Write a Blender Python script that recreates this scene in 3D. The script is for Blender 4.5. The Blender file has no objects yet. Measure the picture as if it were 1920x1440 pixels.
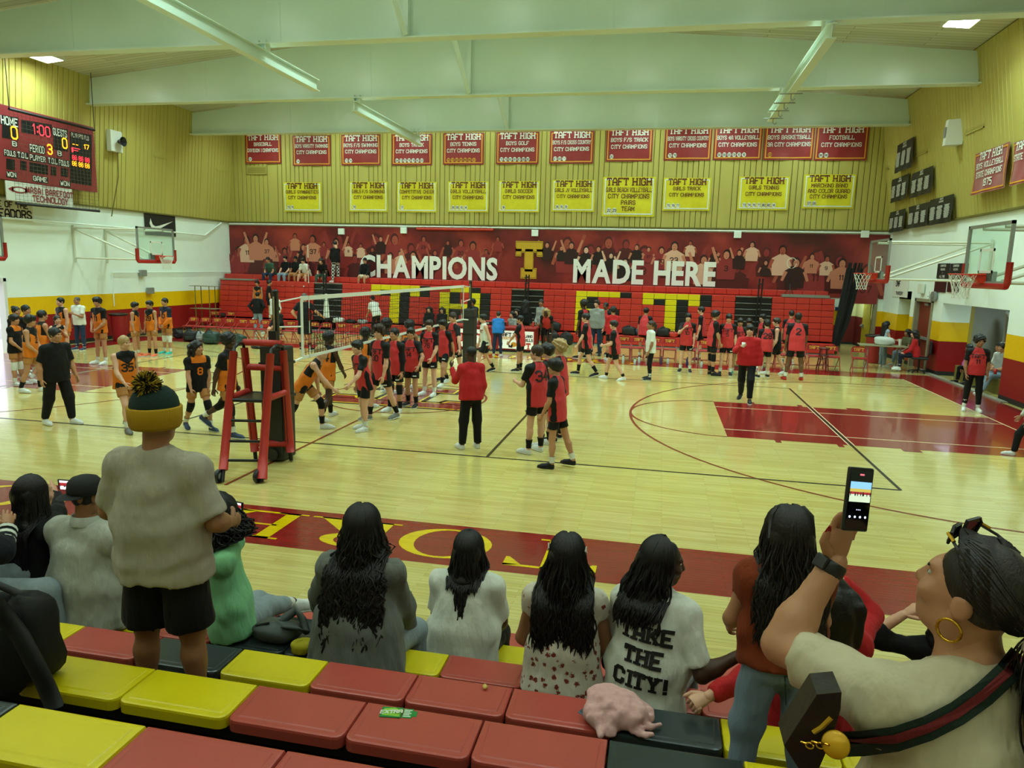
import bpy, math, random
import numpy as np
from mathutils import Matrix, Vector
random.seed(7); rng = np.random.default_rng(7)
EXPOSURE = 0.52
LIGHT_W = 62.0
SC = bpy.context.scene
COL = SC.collection
# ------------------------------------------------------------------ camera
F_PX = 1329.69
CAM = np.array([5.5289, -15.0488, 2.9532])
YAW, PITCH, ROLL = 0.2015, -0.1623, 0.0258
def cam_axes():
    cy, sy = math.cos(YAW), math.sin(YAW); cp, sp = math.cos(PITCH), math.sin(PITCH)
    f = np.array([-sy*cp, cy*cp, sp]); r = np.array([cy, sy, 0.0]); u = np.cross(r, f)
    cr, sr = math.cos(ROLL), math.sin(ROLL)
    return cr*r + sr*u, -sr*r + cr*u, f
RT, UP, FW = cam_axes()
cd = bpy.data.cameras.new('camera'); cam = bpy.data.objects.new('camera', cd); COL.objects.link(cam)
cd.sensor_fit = 'HORIZONTAL'; cd.sensor_width = 36.0; cd.lens = 36.0*F_PX/1920.0
cd.clip_start = 0.05; cd.clip_end = 200
cam.matrix_world = Matrix(((RT[0], UP[0], -FW[0], CAM[0]), (RT[1], UP[1], -FW[1], CAM[1]), (RT[2], UP[2], -FW[2], CAM[2]), (0, 0, 0, 1)))
SC.camera = cam
# ------------------------------------------------------------------ world, exposure
SC.view_settings.view_transform = 'Standard'; SC.view_settings.look = 'None'
SC.view_settings.gamma = 1.0; SC.view_settings.use_curve_mapping = False
SC.view_settings.exposure = EXPOSURE
world = bpy.data.worlds.new('world'); SC.world = world; world.use_nodes = True
world.node_tree.nodes['Background'].inputs[0].default_value = (0.80, 0.86, 1.0, 1)
world.node_tree.nodes['Background'].inputs[1].default_value = 1.6
LIGHT_COL = (0.67, 1.0, 0.93)
def srgb(h):
    if isinstance(h, str):
        h = h.lstrip('#'); c = [int(h[i:i+2], 16)/255 for i in (0, 2, 4)]
    else: c = h
    return tuple((v/12.92 if v <= 0.04045 else ((v+0.055)/1.055)**2.4) for v in c)
# one area light inside each ceiling fixture (the fixtures themselves are built with the ceiling)
FIX = []
for by in (-17.5, -13.0, -8.2, -2.8, 2.75, 8.15, 13.3):
    for bx in (-11.6, -8.4, -5.4, -2.2, 1.2, 4.6, 7.6, 10.8):
        FIX.append((bx, by))
FIX += [(-13.0, 4.0), (12.0, 4.0)]
def roof_z(x): return 8.86 + 0.095*(13.6-abs(x+0.45)) if abs(x+0.45) < 13.6 else 8.86
for bx, by in FIX:
    ld = bpy.data.lights.new('fixture_light', 'AREA'); ld.shape = 'RECTANGLE'; ld.size = 0.56; ld.size_y = 1.15
    ld.energy = LIGHT_W*(.5 if by > 12 else .12 if by < -10 else .4 if by < -5 else 1); ld.color = LIGHT_COL; ld.spread = math.radians(132)
    lo = bpy.data.objects.new('fixture_light', ld); COL.objects.link(lo)
    lo.location = (bx, by, roof_z(bx)-0.165)
# ------------------------------------------------------------------ pixel helpers (1920x1440 frame) that give world points
def ray(px, py): return FW + (px-960)/F_PX*RT - (py-720)/F_PX*UP
def onz(px, py, z=0.0):
    d = ray(px, py); return CAM + d*(z-CAM[2])/d[2]
def ony(px, py, Y):
    d = ray(px, py); return CAM + d*(Y-CAM[1])/d[1]
def onx(px, py, X):
    d = ray(px, py); return CAM + d*(X-CAM[0])/d[0]
# ------------------------------------------------------------------ materials
MATS = {}
def mat(name, col, rough=0.6, spec=0.5, metal=0.0, bump=0.0, bscale=40.0, var=0.0, vscale=6.0, emit=0.0, coat=0.0, sheen=0.0, alpha=None, stretch=None, bdist=.01):
    if name in MATS: return MATS[name]
    m = bpy.data.materials.new(name); m.use_nodes = True; MATS[name] = m
    nt = m.node_tree; b = nt.nodes['Principled BSDF']
    c = srgb(col); b.inputs['Base Color'].default_value = (*c, 1)
    b.inputs['Roughness'].default_value = rough; b.inputs['Metallic'].default_value = metal
    b.inputs['Specular IOR Level'].default_value = spec
    if coat: b.inputs['Coat Weight'].default_value = coat; b.inputs['Coat Roughness'].default_value = 0.12
    if sheen: b.inputs['Sheen Weight'].default_value = sheen
    if emit: b.inputs['Emission Color'].default_value = (*c, 1); b.inputs['Emission Strength'].default_value = emit
    if bump or var:
        tc = nt.nodes.new('ShaderNodeTexCoord'); src = tc.outputs['Object']
        if stretch:
            mp = nt.nodes.new('ShaderNodeMapping'); mp.inputs['Scale'].default_value = stretch
            nt.links.new(src, mp.inputs[0]); src = mp.outputs[0]
    if var:
        n = nt.nodes.new('ShaderNodeTexNoise'); n.inputs['Scale'].default_value = vscale; n.inputs['Detail'].default_value = 4
        nt.links.new(src, n.inputs['Vector'])
        r = nt.nodes.new('ShaderNodeMapRange'); r.inputs[1].default_value = 0.3; r.inputs[2].default_value = 0.7
        r.inputs[3].default_value = 1-var; r.inputs[4].default_value = 1+var
        mx = nt.nodes.new('ShaderNodeVectorMath'); mx.operation = 'SCALE'; mx.inputs[0].default_value = c
        nt.links.new(n.outputs[0], r.inputs[0]); nt.links.new(r.outputs[0], mx.inputs['Scale'])
        nt.links.new(mx.outputs[0], b.inputs['Base Color'])
    if bump:
        n2 = nt.nodes.new('ShaderNodeTexNoise'); n2.inputs['Scale'].default_value = bscale; n2.inputs['Detail'].default_value = 3
        bp = nt.nodes.new('ShaderNodeBump'); bp.inputs['Strength'].default_value = bump; bp.inputs['Distance'].default_value = bdist
        nt.links.new(src, n2.inputs['Vector']); nt.links.new(n2.outputs[0], bp.inputs['Height']); nt.links.new(bp.outputs[0], b.inputs['Normal'])
    return m
def glass_mat():
    if 'glass' in MATS: return MATS['glass']
    m = bpy.data.materials.new('glass'); m.use_nodes = True; MATS['glass'] = m
    nt = m.node_tree; b = nt.nodes['Principled BSDF']; out = nt.nodes['Material Output']
    b.inputs['Base Color'].default_value = (0.75, 0.85, 0.8, 1); b.inputs['Roughness'].default_value = 0.05
    t = nt.nodes.new('ShaderNodeBsdfTransparent'); t.inputs[0].default_value = (0.86, 0.94, 0.90, 1)
    mx = nt.nodes.new('ShaderNodeMixShader'); mx.inputs[0].default_value = 0.10
    nt.links.new(t.outputs[0], mx.inputs[1]); nt.links.new(b.outputs[0], mx.inputs[2]); nt.links.new(mx.outputs[0], out.inputs[0])
    return m
# ------------------------------------------------------------------ mesh helpers
class MB:
    def __init__(s): s.v = []; s.f = []; s.m = []; s.mats = []
    def mi(s, m):
        if m is None: return 0
        if m not in s.mats: s.mats.append(m)
        return s.mats.index(m)
    def poly(s, pts, m=None):
        i = len(s.v); s.v += [tuple(map(float, p)) for p in pts]; s.f.append(tuple(range(i, i+len(pts)))); s.m.append(s.mi(m))
    def box(s, lo, hi, m=None, T=None):
        x0, y0, z0 = lo; x1, y1, z1 = hi
        P = [(x0, y0, z0), (x1, y0, z0), (x1, y1, z0), (x0, y1, z0), (x0, y0, z1), (x1, y0, z1), (x1, y1, z1), (x0, y1, z1)]
        if T is not None: P = [tuple(T @ Vector(p)) for p in P]
        i = len(s.v); s.v += P; k = s.mi(m)
        for f in ((3, 2, 1, 0), (4, 5, 6, 7), (0, 1, 5, 4), (1, 2, 6, 5), (2, 3, 7, 6), (3, 0, 4, 7)):
            s.f.append(tuple(i+a for a in f)); s.m.append(k)
    def tube(s, pts, r, n=8, m=None, cap=True, closed=False, flat=1.0):
        pts = [np.array(p, float) for p in pts]; N = len(pts); rs = r if hasattr(r, '__len__') else [r]*N
        base = len(s.v); k = s.mi(m); prev = None
        for a in range(N):
            if closed: d = pts[(a+1) % N]-pts[a-1]
            else: d = pts[min(a+1, N-1)]-pts[max(a-1, 0)]
            d = d/(np.linalg.norm(d)+1e-12)
            if prev is None:
                h = np.array([0, 0, 1.0]) if abs(d[2]) < 0.9 else np.array([0, 1.0, 0])
                u = np.cross(d, h)
            else: u = prev - d*(prev@d)
            u /= np.linalg.norm(u)+1e-12; w = np.cross(d, u); prev = u
            for j in range(n):
                t = 2*math.pi*j/n
                s.v.append(tuple(pts[a] + rs[a]*(math.cos(t)*u + flat*math.sin(t)*w)))
        for a in range(N if closed else N-1):
            for j in range(n):
                b0 = base+a*n; b1 = base+((a+1) % N)*n
                s.f.append((b0+j, b1+j, b1+(j+1) % n, b0+(j+1) % n)[::-1]); s.m.append(k)
        if cap and not closed:
            s.f.append(tuple(base+j for j in range(n))); s.m.append(k)
            s.f.append(tuple(base+(N-1)*n+j for j in range(n))[::-1]); s.m.append(k)
    def lathe(s, prof, c=(0, 0, 0), n=16, m=None, axis='z'):
        base = len(s.v); k = s.mi(m)
        for r, z in prof:
            for j in range(n):
                t = 2*math.pi*j/n; p = (r*math.cos(t), r*math.sin(t), z)
                if axis == 'y': p = (p[0], p[2], p[1])
                if axis == 'x': p = (p[2], p[0], p[1])
                s.v.append((c[0]+p[0], c[1]+p[1], c[2]+p[2]))
        for a in range(len(prof)-1):
            for j in range(n):
                s.f.append((base+a*n+j, base+a*n+(j+1) % n, base+(a+1)*n+(j+1) % n, base+(a+1)*n+j)); s.m.append(k)
        s.f.append(tuple(base+j for j in range(n))[::-1]); s.m.append(k)
        s.f.append(tuple(base+(len(prof)-1)*n+j for j in range(n))); s.m.append(k)
    def build(s, name, material=None, parent=None, smooth=False, bevel=0.0, loc=None):
        me = bpy.data.meshes.new(name); me.from_pydata(s.v, [], s.f)
        ms = s.mats if s.mats else [material]
        for m in ms: me.materials.append(m)
        if len(ms) > 1: me.polygons.foreach_set('material_index', s.m)
        if smooth: me.polygons.foreach_set('use_smooth', [True]*len(me.polygons))
        me.update()
        return link(name, me, parent, bevel, loc)
def link(name, me, parent=None, bevel=0.0, loc=None):
    o = bpy.data.objects.new(name, me); COL.objects.link(o)
    if parent is not None: o.parent = parent
    if loc is not None: o.location = loc
    if bevel:
        b = o.modifiers.new('bevel', 'BEVEL'); b.width = bevel; b.segments = 2; b.limit_method = 'ANGLE'
    return o
def tag(o, label=None, cat=None, group=None, kind=None):
    if label: o['label'] = label
    if cat: o['category'] = cat
    if group: o['group'] = group
    if kind: o['kind'] = kind
    return o
def thing(name, label, cat, loc=(0, 0, 0), rz=0.0, group=None):
    o = bpy.data.objects.new(name, None); COL.objects.link(o); o.location = tuple(map(float, loc)); o.rotation_euler = (0, 0, rz)
    o.empty_display_size = 0.1
    return tag(o, label, cat, group)
def struct(o): o['kind'] = 'structure'; return o
def copy_tree(o, parent=None):
    c = o.copy(); COL.objects.link(c)
    if parent is not None: c.parent = parent
    for ch in list(o.children): copy_tree(ch, c)
    return c
def boxo(name, lo, hi, material, parent=None, bevel=0.0):
    b = MB(); b.box(lo, hi, material); return b.build(name, material, parent, bevel=bevel)
# ------------------------------------------------------------------ lettering: a block stroke font, drawn on a 4 x 6 grid
GL = {
 'A': ['0,0 0,4 1,6 3,6 4,4 4,0', '0,2.4 4,2.4'], 'B': ['0,0 0,6 3,6 4,5 4,4 3,3.1 0,3.1', '3,3.1 4,2.2 4,1 3,0 0,0'],
 'C': ['4,4.4 4,5 3,6 1,6 0,5 0,1 1,0 3,0 4,1 4,1.6'], 'D': ['0,0 0,6 2.8,6 4,4.8 4,1.2 2.8,0 0,0'],
 'E': ['4,0 0,0 0,6 4,6', '0,3 2.8,3'], 'F': ['0,0 0,6 4,6', '0,3 2.8,3'], 'G': ['4,4.4 4,5 3,6 1,6 0,5 0,1 1,0 3,0 4,1 4,2.7 2.4,2.7'],
 'H': ['0,0 0,6', '4,0 4,6', '0,3 4,3'], 'I': ['1.2,0 1.2,6'], 'J': ['3.4,6 3.4,1 2.4,0 1,0 0,1 0,1.8'],
 'K': ['0,0 0,6', '4,6 0.4,2.6', '1.5,3.4 4,0'], 'L': ['0,6 0,0 3.8,0 3.8,1'], 'M': ['0,0 0,6 2.2,2 4.4,6 4.4,0'],
 'N': ['0,0 0,6 4,0 4,6'], 'O': ['1,0 0,1 0,5 1,6 3,6 4,5 4,1 3,0 1,0'], 'P': ['0,0 0,6 3,6 4,5 4,3.8 3,2.8 0,2.8'],
 'Q': ['1,0 0,1 0,5 1,6 3,6 4,5 4,1 3,0 1,0', '2.4,1.8 4.2,-.4'], 'R': ['0,0 0,6 3,6 4,5 4,3.9 3,3 0,3', '2.2,3 4,0'],
 'S': ['4,4.6 4,5 3,6 1,6 0,5 0,4 1,3.2 3,2.8 4,2 4,1 3,0 1,0 0,1 0,1.4'], 'T': ['2,0 2,6', '0,5 0,6 4,6 4,5'],
 'U': ['0,6 0,1 1,0 3,0 4,1 4,6'], 'V': ['0,6 2,0 4,6'], 'W': ['0,6 1.2,0 2.4,4 3.6,0 4.8,6'], 'X': ['0,0 4,6', '0,6 4,0'],
 'Y': ['2,0 2,2.8 0,6', '2,2.8 4,6'], 'Z': ['0,6 4,6 0,0 4,0'],
 '0': ['1,0 0,1 0,5 1,6 3,6 4,5 4,1 3,0 1,0'], '1': ['0.4,4.8 1.6,6 1.6,0'], '2': ['0,4.6 0,5 1,6 3,6 4,5 4,4 0,0.6 0,0 4,0'],
 '3': ['0,5 1,6 3,6 4,5 4,4 3,3.1 1.4,3.1', '3,3.1 4,2.2 4,1 3,0 1,0 0,1'], '4': ['3,0 3,6 0,2 4,2'], '5': ['4,6 0,6 0,3.4 3,3.4 4,2.5 4,1 3,0 0,0'],
 '6': ['4,5 3,6 1,6 0,5 0,1 1,0 3,0 4,1 4,2.4 3,3.3 0,3.3'], '7': ['0,6 4,6 1.6,0'],
 '8': ['1,3.1 0,4 0,5 1,6 3,6 4,5 4,4 3,3.1 1,3.1 0,2.2 0,1 1,0 3,0 4,1 4,2.2 3,3.1'], '9': ['0,1 1,0 3,0 4,1 4,5 3,6 1,6 0,5 0,3.6 1,2.7 4,2.7'],
 '!': ['1,1.9 1,6', '1,0 1,.5'], ':': ['1,1.2 1,2', '1,4 1,4.8'], '.': ['.8,0 .8,.5'], '-': ['.5,3 3,3'], '/': ['0,0 3,6'], "'": ['.8,6 .8,4.6'],
 ',': ['1,.4 .5,-.8'], '&': ['4,0 0.8,5 1.6,6 2.6,5.2 0,1.6 1,0 2.4,0 4,2']}
_gl_cache = {}
def glyph(ch, t, serif):
    key = (ch, t, serif)
    if key in _gl_cache: return _gl_cache[key]
    quads = []; w = 0
    for line in GL.get(ch, []):
        P = [tuple(map(float, q.split(','))) for q in line.split()]
        w = max(w, max(p[0] for p in P))
        for a, b in zip(P, P[1:]):
            d = (b[0]-a[0], b[1]-a[1]); L = math.hypot(*d); d = (d[0]/L, d[1]/L); n = (-d[1]*t/2, d[0]*t/2); e = t*0.32
            a2 = (a[0]-d[0]*e, a[1]-d[1]*e); b2 = (b[0]+d[0]*e, b[1]+d[1]*e)
            quads.append([(a2[0]-n[0], a2[1]-n[1]), (b2[0]-n[0], b2[1]-n[1]), (b2[0]+n[0], b2[1]+n[1]), (a2[0]+n[0], a2[1]+n[1])])
        if serif:
            for e in (P[0], P[-1]):
                if P[0] != P[-1] and (e[1] in (0.0, 6.0)) and ch not in 'CGSJ2357906E!.:-':
                    s = t*1.05; y = e[1]; h = t*0.7
                    y0, y1 = (y-t*.32, y-t*.32+h) if y == 0 else (y+t*.32-h, y+t*.32)
                    quads.append([(e[0]-s, y0), (e[0]+s, y0), (e[0]+s, y1), (e[0]-s, y1)])
    _gl_cache[key] = (quads, w)
    return _gl_cache[key]
def text_quads(s, height, t=1.0, serif=False, space=1.6, cond=1.0, align='c'):
    """Text as quads in the plane (u right, v up), v from 0 to height, centred on u = 0."""
    k = height/6.0; x = 0; out = []
    for ch in s.upper():
        if ch == ' ': x += 2.6*cond+space*.4; continue
        q, w = glyph(ch, t, serif)
        for quad in q: out.append([((x+a*cond)*k, b*k) for a, b in quad])
        x += w*cond+space
    W = (x-space)*k; off = {'c': -W/2, 'l': 0, 'r': -W}[align]
    return [[(a+off, b) for a, b in q] for q in out], W
def put_text(mb, s, height, origin, u, v, material=None, lift=None, **kw):
    """Lettering on a plane with axes u, v at origin; lift(u, v) gives an offset along the normal."""
    q, W = text_quads(s, height, **kw); o = np.array(origin, float); u = np.array(u, float); v = np.array(v, float); n = np.cross(u, v)
    for i, quad in enumerate(q):
        mb.poly([o + a*u + b*v + n*(i*2e-4) + (n*lift(a, b) if lift else 0) for a, b in quad], material)
    return W
def onwall(px, py, off=0.0):
    """the point a pixel meets on the leaning upper side walls (left for px < 960)"""
    X = -14.0 if px < 960 else 13.8
    for _ in range(6):
        p = onx(px, py, X); k = max(0, p[2]-4.73)/4.25
        X = -14.1+.4*k+off if px < 960 else 14.0-.72*k-off
    return onx(px, py, X)
def font_mesh(name, s, height, bold, material, parent):
    cu = bpy.data.curves.new('lettering', 'FONT'); cu.body = s; cu.size = 1; cu.offset = bold; cu.resolution_u = 3; cu.align_x = 'CENTER'; cu.space_character = 1.0+bold*2
    ob = bpy.data.objects.new('lettering', cu); COL.objects.link(ob); bpy.context.view_layer.update()
    me = bpy.data.meshes.new_from_object(ob.evaluated_get(bpy.context.evaluated_depsgraph_get())); bpy.data.objects.remove(ob); bpy.data.curves.remove(cu)
    me.materials.clear(); me.materials.append(material)
    n = len(me.vertices); co = np.empty(n*3); me.vertices.foreach_get('co', co); return me, co.reshape(-1, 3)

# ================================================================== THE SETTING
XL, XR, YF, YB = -14.1, 14.0, 14.96, -19.0
Z1, Z2, ZW = 1.06, 1.65, 4.73          # top of the red, top of the yellow stripe, top of the white wall
M_white = mat('wall_white', '#e6f3ea', 0.5, var=0.03, vscale=1.2, bump=0.05, bscale=30)
M_red = mat('wall_red', '#8c1518', 0.35, var=0.05, vscale=2)
M_yel = mat('wall_yellow', '#e6b800', 0.4, var=0.03)
M_black = mat('black_rubber', '#101010', 0.6)
M_pan = mat('panel_yellow', '#b4aa56', 0.55, var=0.05, vscale=3, stretch=(1, 1, .15))
M_groove = mat('panel_groove', '#6b6424', 0.8)
M_beam = mat('girder_paint', '#cfe2d4', 0.28, var=0.03, vscale=.8)
M_ceil = mat('ceiling_boards', '#b9bb9a', 0.6)
M_grey = mat('grey_steel', '#8d918a', 0.4, metal=0.3)
M_chrome = mat('chrome', '#c8ccc8', 0.18, metal=0.9)
M_frame = mat('door_frame_paint', '#8f8a70', 0.45)
def floor_material(name, c1, c2, rough, gap):
    m = bpy.data.materials.new(name); m.use_nodes = True; MATS[name] = m
    nt = m.node_tree; b = nt.nodes['Principled BSDF']; L = nt.links.new
    tc = nt.nodes.new('ShaderNodeTexCoord')
    br = nt.nodes.new('ShaderNodeTexBrick'); br.inputs['Scale'].default_value = 1.0
    br.inputs['Brick Width'].default_value = 0.95; br.inputs['Row Height'].default_value = 0.057
    br.inputs['Mortar Size'].default_value = 0.0011; br.inputs['Mortar Smooth'].default_value = 0.3; br.inputs['Bias'].default_value = 0.0
    br.offset = 0.37; br.offset_frequency = 2
    br.inputs['Color1'].default_value = (*srgb(c1), 1); br.inputs['Color2'].default_value = (*srgb(c2), 1); br.inputs['Mortar'].default_value = (*srgb(gap), 1)
    L(tc.outputs['Object'], br.inputs['Vector'])
    mp = nt.nodes.new('ShaderNodeMapping'); mp.inputs['Scale'].default_value = (2.2, 46, 1); L(tc.outputs['Object'], mp.inputs[0])
    n = nt.nodes.new('ShaderNodeTexNoise'); n.inputs['Scale'].default_value = 1.0; n.inputs['Detail'].default_value = 4; L(mp.outputs[0], n.inputs['Vector'])
    r = nt.nodes.new('ShaderNodeMapRange'); r.inputs[1].default_value = .3; r.inputs[2].default_value = .7; r.inputs[3].default_value = .88; r.inputs[4].default_value = 1.1
    L(n.outputs[0], r.inputs[0])
    sc = nt.nodes.new('ShaderNodeVectorMath'); sc.operation = 'SCALE'; L(br.outputs['Color'], sc.inputs[0]); L(r.outputs[0], sc.inputs['Scale'])
    L(sc.outputs[0], b.inputs['Base Color'])
    b.inputs['Roughness'].default_value = rough; b.inputs['Specular IOR Level'].default_value = 0.5
    b.inputs['Coat Weight'].default_value = 0.35; b.inputs['Coat Roughness'].default_value = 0.05
    mp2 = nt.nodes.new('ShaderNodeMapping'); mp2.inputs['Scale'].default_value = (1.2, 14, 1); L(tc.outputs['Object'], mp2.inputs[0])
    n2 = nt.nodes.new('ShaderNodeTexNoise'); n2.inputs['Scale'].default_value = 1.0; L(mp2.outputs[0], n2.inputs['Vector'])
    bp = nt.nodes.new('ShaderNodeBump'); bp.inputs['Strength'].default_value = 0.12; bp.inputs['Distance'].default_value = 0.004
    L(n2.outputs[0], bp.inputs['Height']); L(bp.outputs[0], b.inputs['Normal'])
    return m
M_floor = floor_material('maple_floor', '#cfc27c', '#c2b166', 0.15, '#7d6a35')
M_fred = floor_material('floor_red_paint', '#8a1c1b', '#841a1a', 0.2, '#5a1010')
M_fyel = floor_material('floor_yellow_paint', '#e3c400', '#dcbc00', 0.22, '#8a7400')
M_fblk = mat('floor_black_line', '#1d1c16', 0.25)
M_fpale = mat('floor_pale_line', '#d8c9a0', 0.25)
M_fbrown = mat('floor_brown_line', '#7c2a12', 0.25)
fb = MB(); fb.poly([(XL-3, YB, 0), (XR+3.5, YB, 0), (XR+3.5, YF+4.5, 0), (XL-3, YF+4.5, 0)], M_floor)
floor = struct(fb.build('floor', M_floor))
def mark(name, polys, m, z, kind=None):
    b = MB()
    for q in polys: b.poly([(x, y, 0) for x, y in q], m)
    o = b.build(name, m, floor); o.location.z = z
    return o
def rect(x0, y0, x1, y1): return [(x0, y0), (x1, y0), (x1, y1), (x0, y1)]
def arc(cx, cy, r, a0, a1, w, n=64):
    out = []
    for i in range(n):
        t0 = math.radians(a0+(a1-a0)*i/n); t1 = math.radians(a0+(a1-a0)*(i+1)/n)
        out.append([(cx+(r-w/2)*math.cos(t0), cy+(r-w/2)*math.sin(t0)), (cx+(r+w/2)*math.cos(t0), cy+(r+w/2)*math.sin(t0)),
                    (cx+(r+w/2)*math.cos(t1), cy+(r+w/2)*math.sin(t1)), (cx+(r-w/2)*math.cos(t1), cy+(r-w/2)*math.sin(t1))])
    return out
BX = 12.67
mark('sideline_band', [rect(-13.85, -8.6, 13.85, -7.51)], M_fred, .0012)
mark('sideline_band', [rect(-13.85, 7.6, 13.85, 8.72)], M_fred, .0012)
mark('baseline_band', [rect(BX, -7.51, 13.85, 7.6)], M_fred, .0012)
mark('baseline_band', [rect(-13.85, -7.51, -BX, 7.6)], M_fred, .0012)
for s in (1, -1):
    x0, x1 = sorted((s*BX, s*(BX-5.79)))
    mark('lane_paint', [rect(x0, -1.83, x1, 1.83)], M_fred, .0014)
    mark('lane_line', [rect(x0, y-.02, x1, y+.02) for y in (-1.17, 1.17)], M_fpale, .0022)
    mark('baseline_line', [rect(s*BX-.02, -7.5, s*BX+.02, 7.6)], M_fpale, .0024)
    mark('three_point_arc', arc(s*(BX-1.6), 0, 6.02, 90 if s > 0 else -90, 270 if s > 0 else 90, .05)
         + [rect(min(s*(BX-1.6), s*BX), y-.025, max(s*(BX-1.6), s*BX), y+.025) for y in (-6.02, 6.02)], M_fbrown, .0026)
    mark('free_throw_arc', arc(s*(BX-5.79), 0, 1.83, 90 if s > 0 else -90, 270 if s > 0 else 90, .05), M_fbrown, .0028)
    mark('lane_block', [rect(min(s*a, s*(a+w)), y-.09, max(s*a, s*(a+w)), y+.09) for a, w in ((7.7, .1), (8.75, .1), (9.8, .3)) for y in (-1.93, 1.93)], M_fred, .003)
mark('centre_circle', arc(0, 0, 1.83, 0, 360, .05), M_fbrown, .0026)
W_ = .05
mark('volleyball_line', [rect(-9, y-W_/2, 9, y+W_/2) for y in (-4.5, 4.5)], M_fblk, .0032)
mark('volleyball_line', [rect(x-W_/2, -4.5, x+W_/2, 4.5) for x in (-9, -3, 3, 9)], M_fblk, .0034)
mark('lane_crossing_edge', [rect(x+d-.012, -1.83, x+d+.012, 1.83) for x in (9, -9) for d in (-.045, .045)], M_fpale, .003)
mark('centre_line', [rect(-W_/2, -6.9, W_/2, 7.6)], M_fbrown, .0036)
# big T at centre court, faces the far stands
def tlogo(s, k):
    Q = [[(-1.55, .55), (1.55, .55), (1.55, 1.0), (-1.55, 1.0)], [(-1.55, .3), (-1.15, .3), (-1.0, .55), (-1.55, .55)], [(1.15, .3), (1.55, .3), (1.55, .55), (1.0, .55)],
         [(-.42, -.8), (.42, -.8), (.42, .55), (-.42, .55)], [(-.85, -1.2), (.85, -1.2), (.85, -.8), (-.85, -.8)]]
    e = (k-1)*.55
    def g(x, y, cx, cy): return (s*(x+math.copysign(e, x-cx)), s*(y+math.copysign(e, y-cy)))
    out = []
    for q in Q:
        cx = sum(p[0] for p in q)/4; cy = sum(p[1] for p in q)/4
        out.append([g(x, y, cx, cy) for x, y in q])
    return out
mark('centre_logo_edge', tlogo(-1, 1.35), M_fblk, .0018)
mark('centre_logo_outline', tlogo(-1, 1.15), M_fyel, .0021)
mark('centre_logo_fill', tlogo(-1, .95), M_fred, .0024)
# serif letters on the sideline bands
def serif_letter(ch):
    q = []
    def ring(cx, cy, rx, ry, ix, iy, a0=0, a1=360, n=28):
        for i in range(n):
            t0, t1 = (math.radians(a0+(a1-a0)*j/n) for j in (i, i+1))
            q.append([(cx+ix*math.cos(t0), cy+iy*math.sin(t0)), (cx+rx*math.cos(t0), cy+ry*math.sin(t0)), (cx+rx*math.cos(t1), cy+ry*math.sin(t1)), (cx+ix*math.cos(t1), cy+iy*math.sin(t1))])
    def bar(x0, y0, x1, y1): q.append(rect(x0, y0, x1, y1))
    def stem(x, w=.17, top=True):
        bar(x-w/2, 0, x+w/2, 1); bar(x-w/2-.1, 0, x+w/2+.1, .045)
        if top: bar(x-w/2-.1, .955, x+w/2+.1, 1)
    if ch == 'T':
        stem(.5, top=False); bar(.04, .94, .96, 1); q.append([(.04, 1), (.04, .72), (.08, .72), (.22, .94)]); q.append([(.96, 1), (.96, .72), (.92, .72), (.78, .94)])
    if ch == 'O': ring(.52, .5, .5, .52, .33, .47)
    if ch == 'D':
        stem(.18); ring(.3, .5, .6, .5, .42, .44, -90, 90)
    if ch in 'RP':
        stem(.18); ring(.3, .75, .42, .25, .26, .2, -90, 90)
        if ch == 'R': q.append([(.38, .52), (.55, .52), (.98, .0), (.74, 0)]); bar(.7, 0, 1.08, .045)
    if ch == 'E':
        stem(.18); bar(.1, .94, .8, 1); bar(.1, 0, .84, .06); bar(.2, .48, .6, .53); q.append([(.8, 1), (.8, .76), (.76, .76), (.62, .95)]); q.append([(.84, 0), (.84, .26), (.8, .26), (.64, .05)]); bar(.56, .4, .6, .61)
    if ch == 'A':
        q.append([(.5, 1.0), (.62, 1.0), (1.0, 0), (.78, 0)]); q.append([(.46, 1.0), (.54, 1.0), (.16, 0), (.08, 0)]); bar(.26, .3, .8, .35); bar(-.02, 0, .28, .045); bar(.68, 0, 1.1, .045)
    if ch == 'S':
        ring(.4, .74, .34, .26, .22, .2, 20, 270); ring(.4, .27, .36, .27, .24, .21, -160, 90)
    return q
def band_word(word, x0, step, y0, h, flip, m, wide):
    for i, ch in enumerate(word):
        polys = []
        for p in serif_letter(ch):
            if flip: polys.append([(x0 - i*step - a*wide, y0 - b*h) for a, b in p])
            else: polys.append([(x0 + i*step + a*wide, y0 + b*h) for a, b in p])
        mark('painted_letter', polys, m, .0032)
band_word('TOREADORS', 5.1, 1.16, -7.66, .78, True, M_fyel, 1.02)
band_word('TOREADORS', -5.2, 1.16, 7.76, .78, False, M_fyel, 1.02)
# ------------------------------------------------------------------ walls, drawn as paint bands around their openings
BANDS = [(0, .13, M_black), (.13, Z1, M_red), (Z1, Z2, M_yel), (Z2, ZW, M_white)]
def banded_wall(name, axis, fixed, a0, a1, openings, bands=BANDS, thick=.2, sign=1):
    b = MB(); A = sorted({a0, a1, *[o[0] for o in openings], *[o[1] for o in openings]})
    Zs = sorted({0, *[x[1] for x in bands], *[o[2] for o in openings]})
    for i in range(len(A)-1):
        for z0, z1 in zip(Zs, Zs[1:]):
            if any(o[0] <= A[i] < o[1] and z0 < o[2] for o in openings): continue
            m = next(x[2] for x in bands if x[0] <= z0 < x[1])
            if axis == 'x': b.box((min(fixed, fixed+sign*thick), A[i], z0), (max(fixed, fixed+sign*thick), A[i+1], z1), m)
            else: b.box((A[i], min(fixed, fixed+sign*thick), z0), (A[i+1], max(fixed, fixed+sign*thick), z1), m)
    return struct(b.build(name, None))
wall_left = banded_wall('wall_left', 'x', XL, YB, YF+.2, [(1.3, 3.2, 2.2)], sign=-1)
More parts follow.
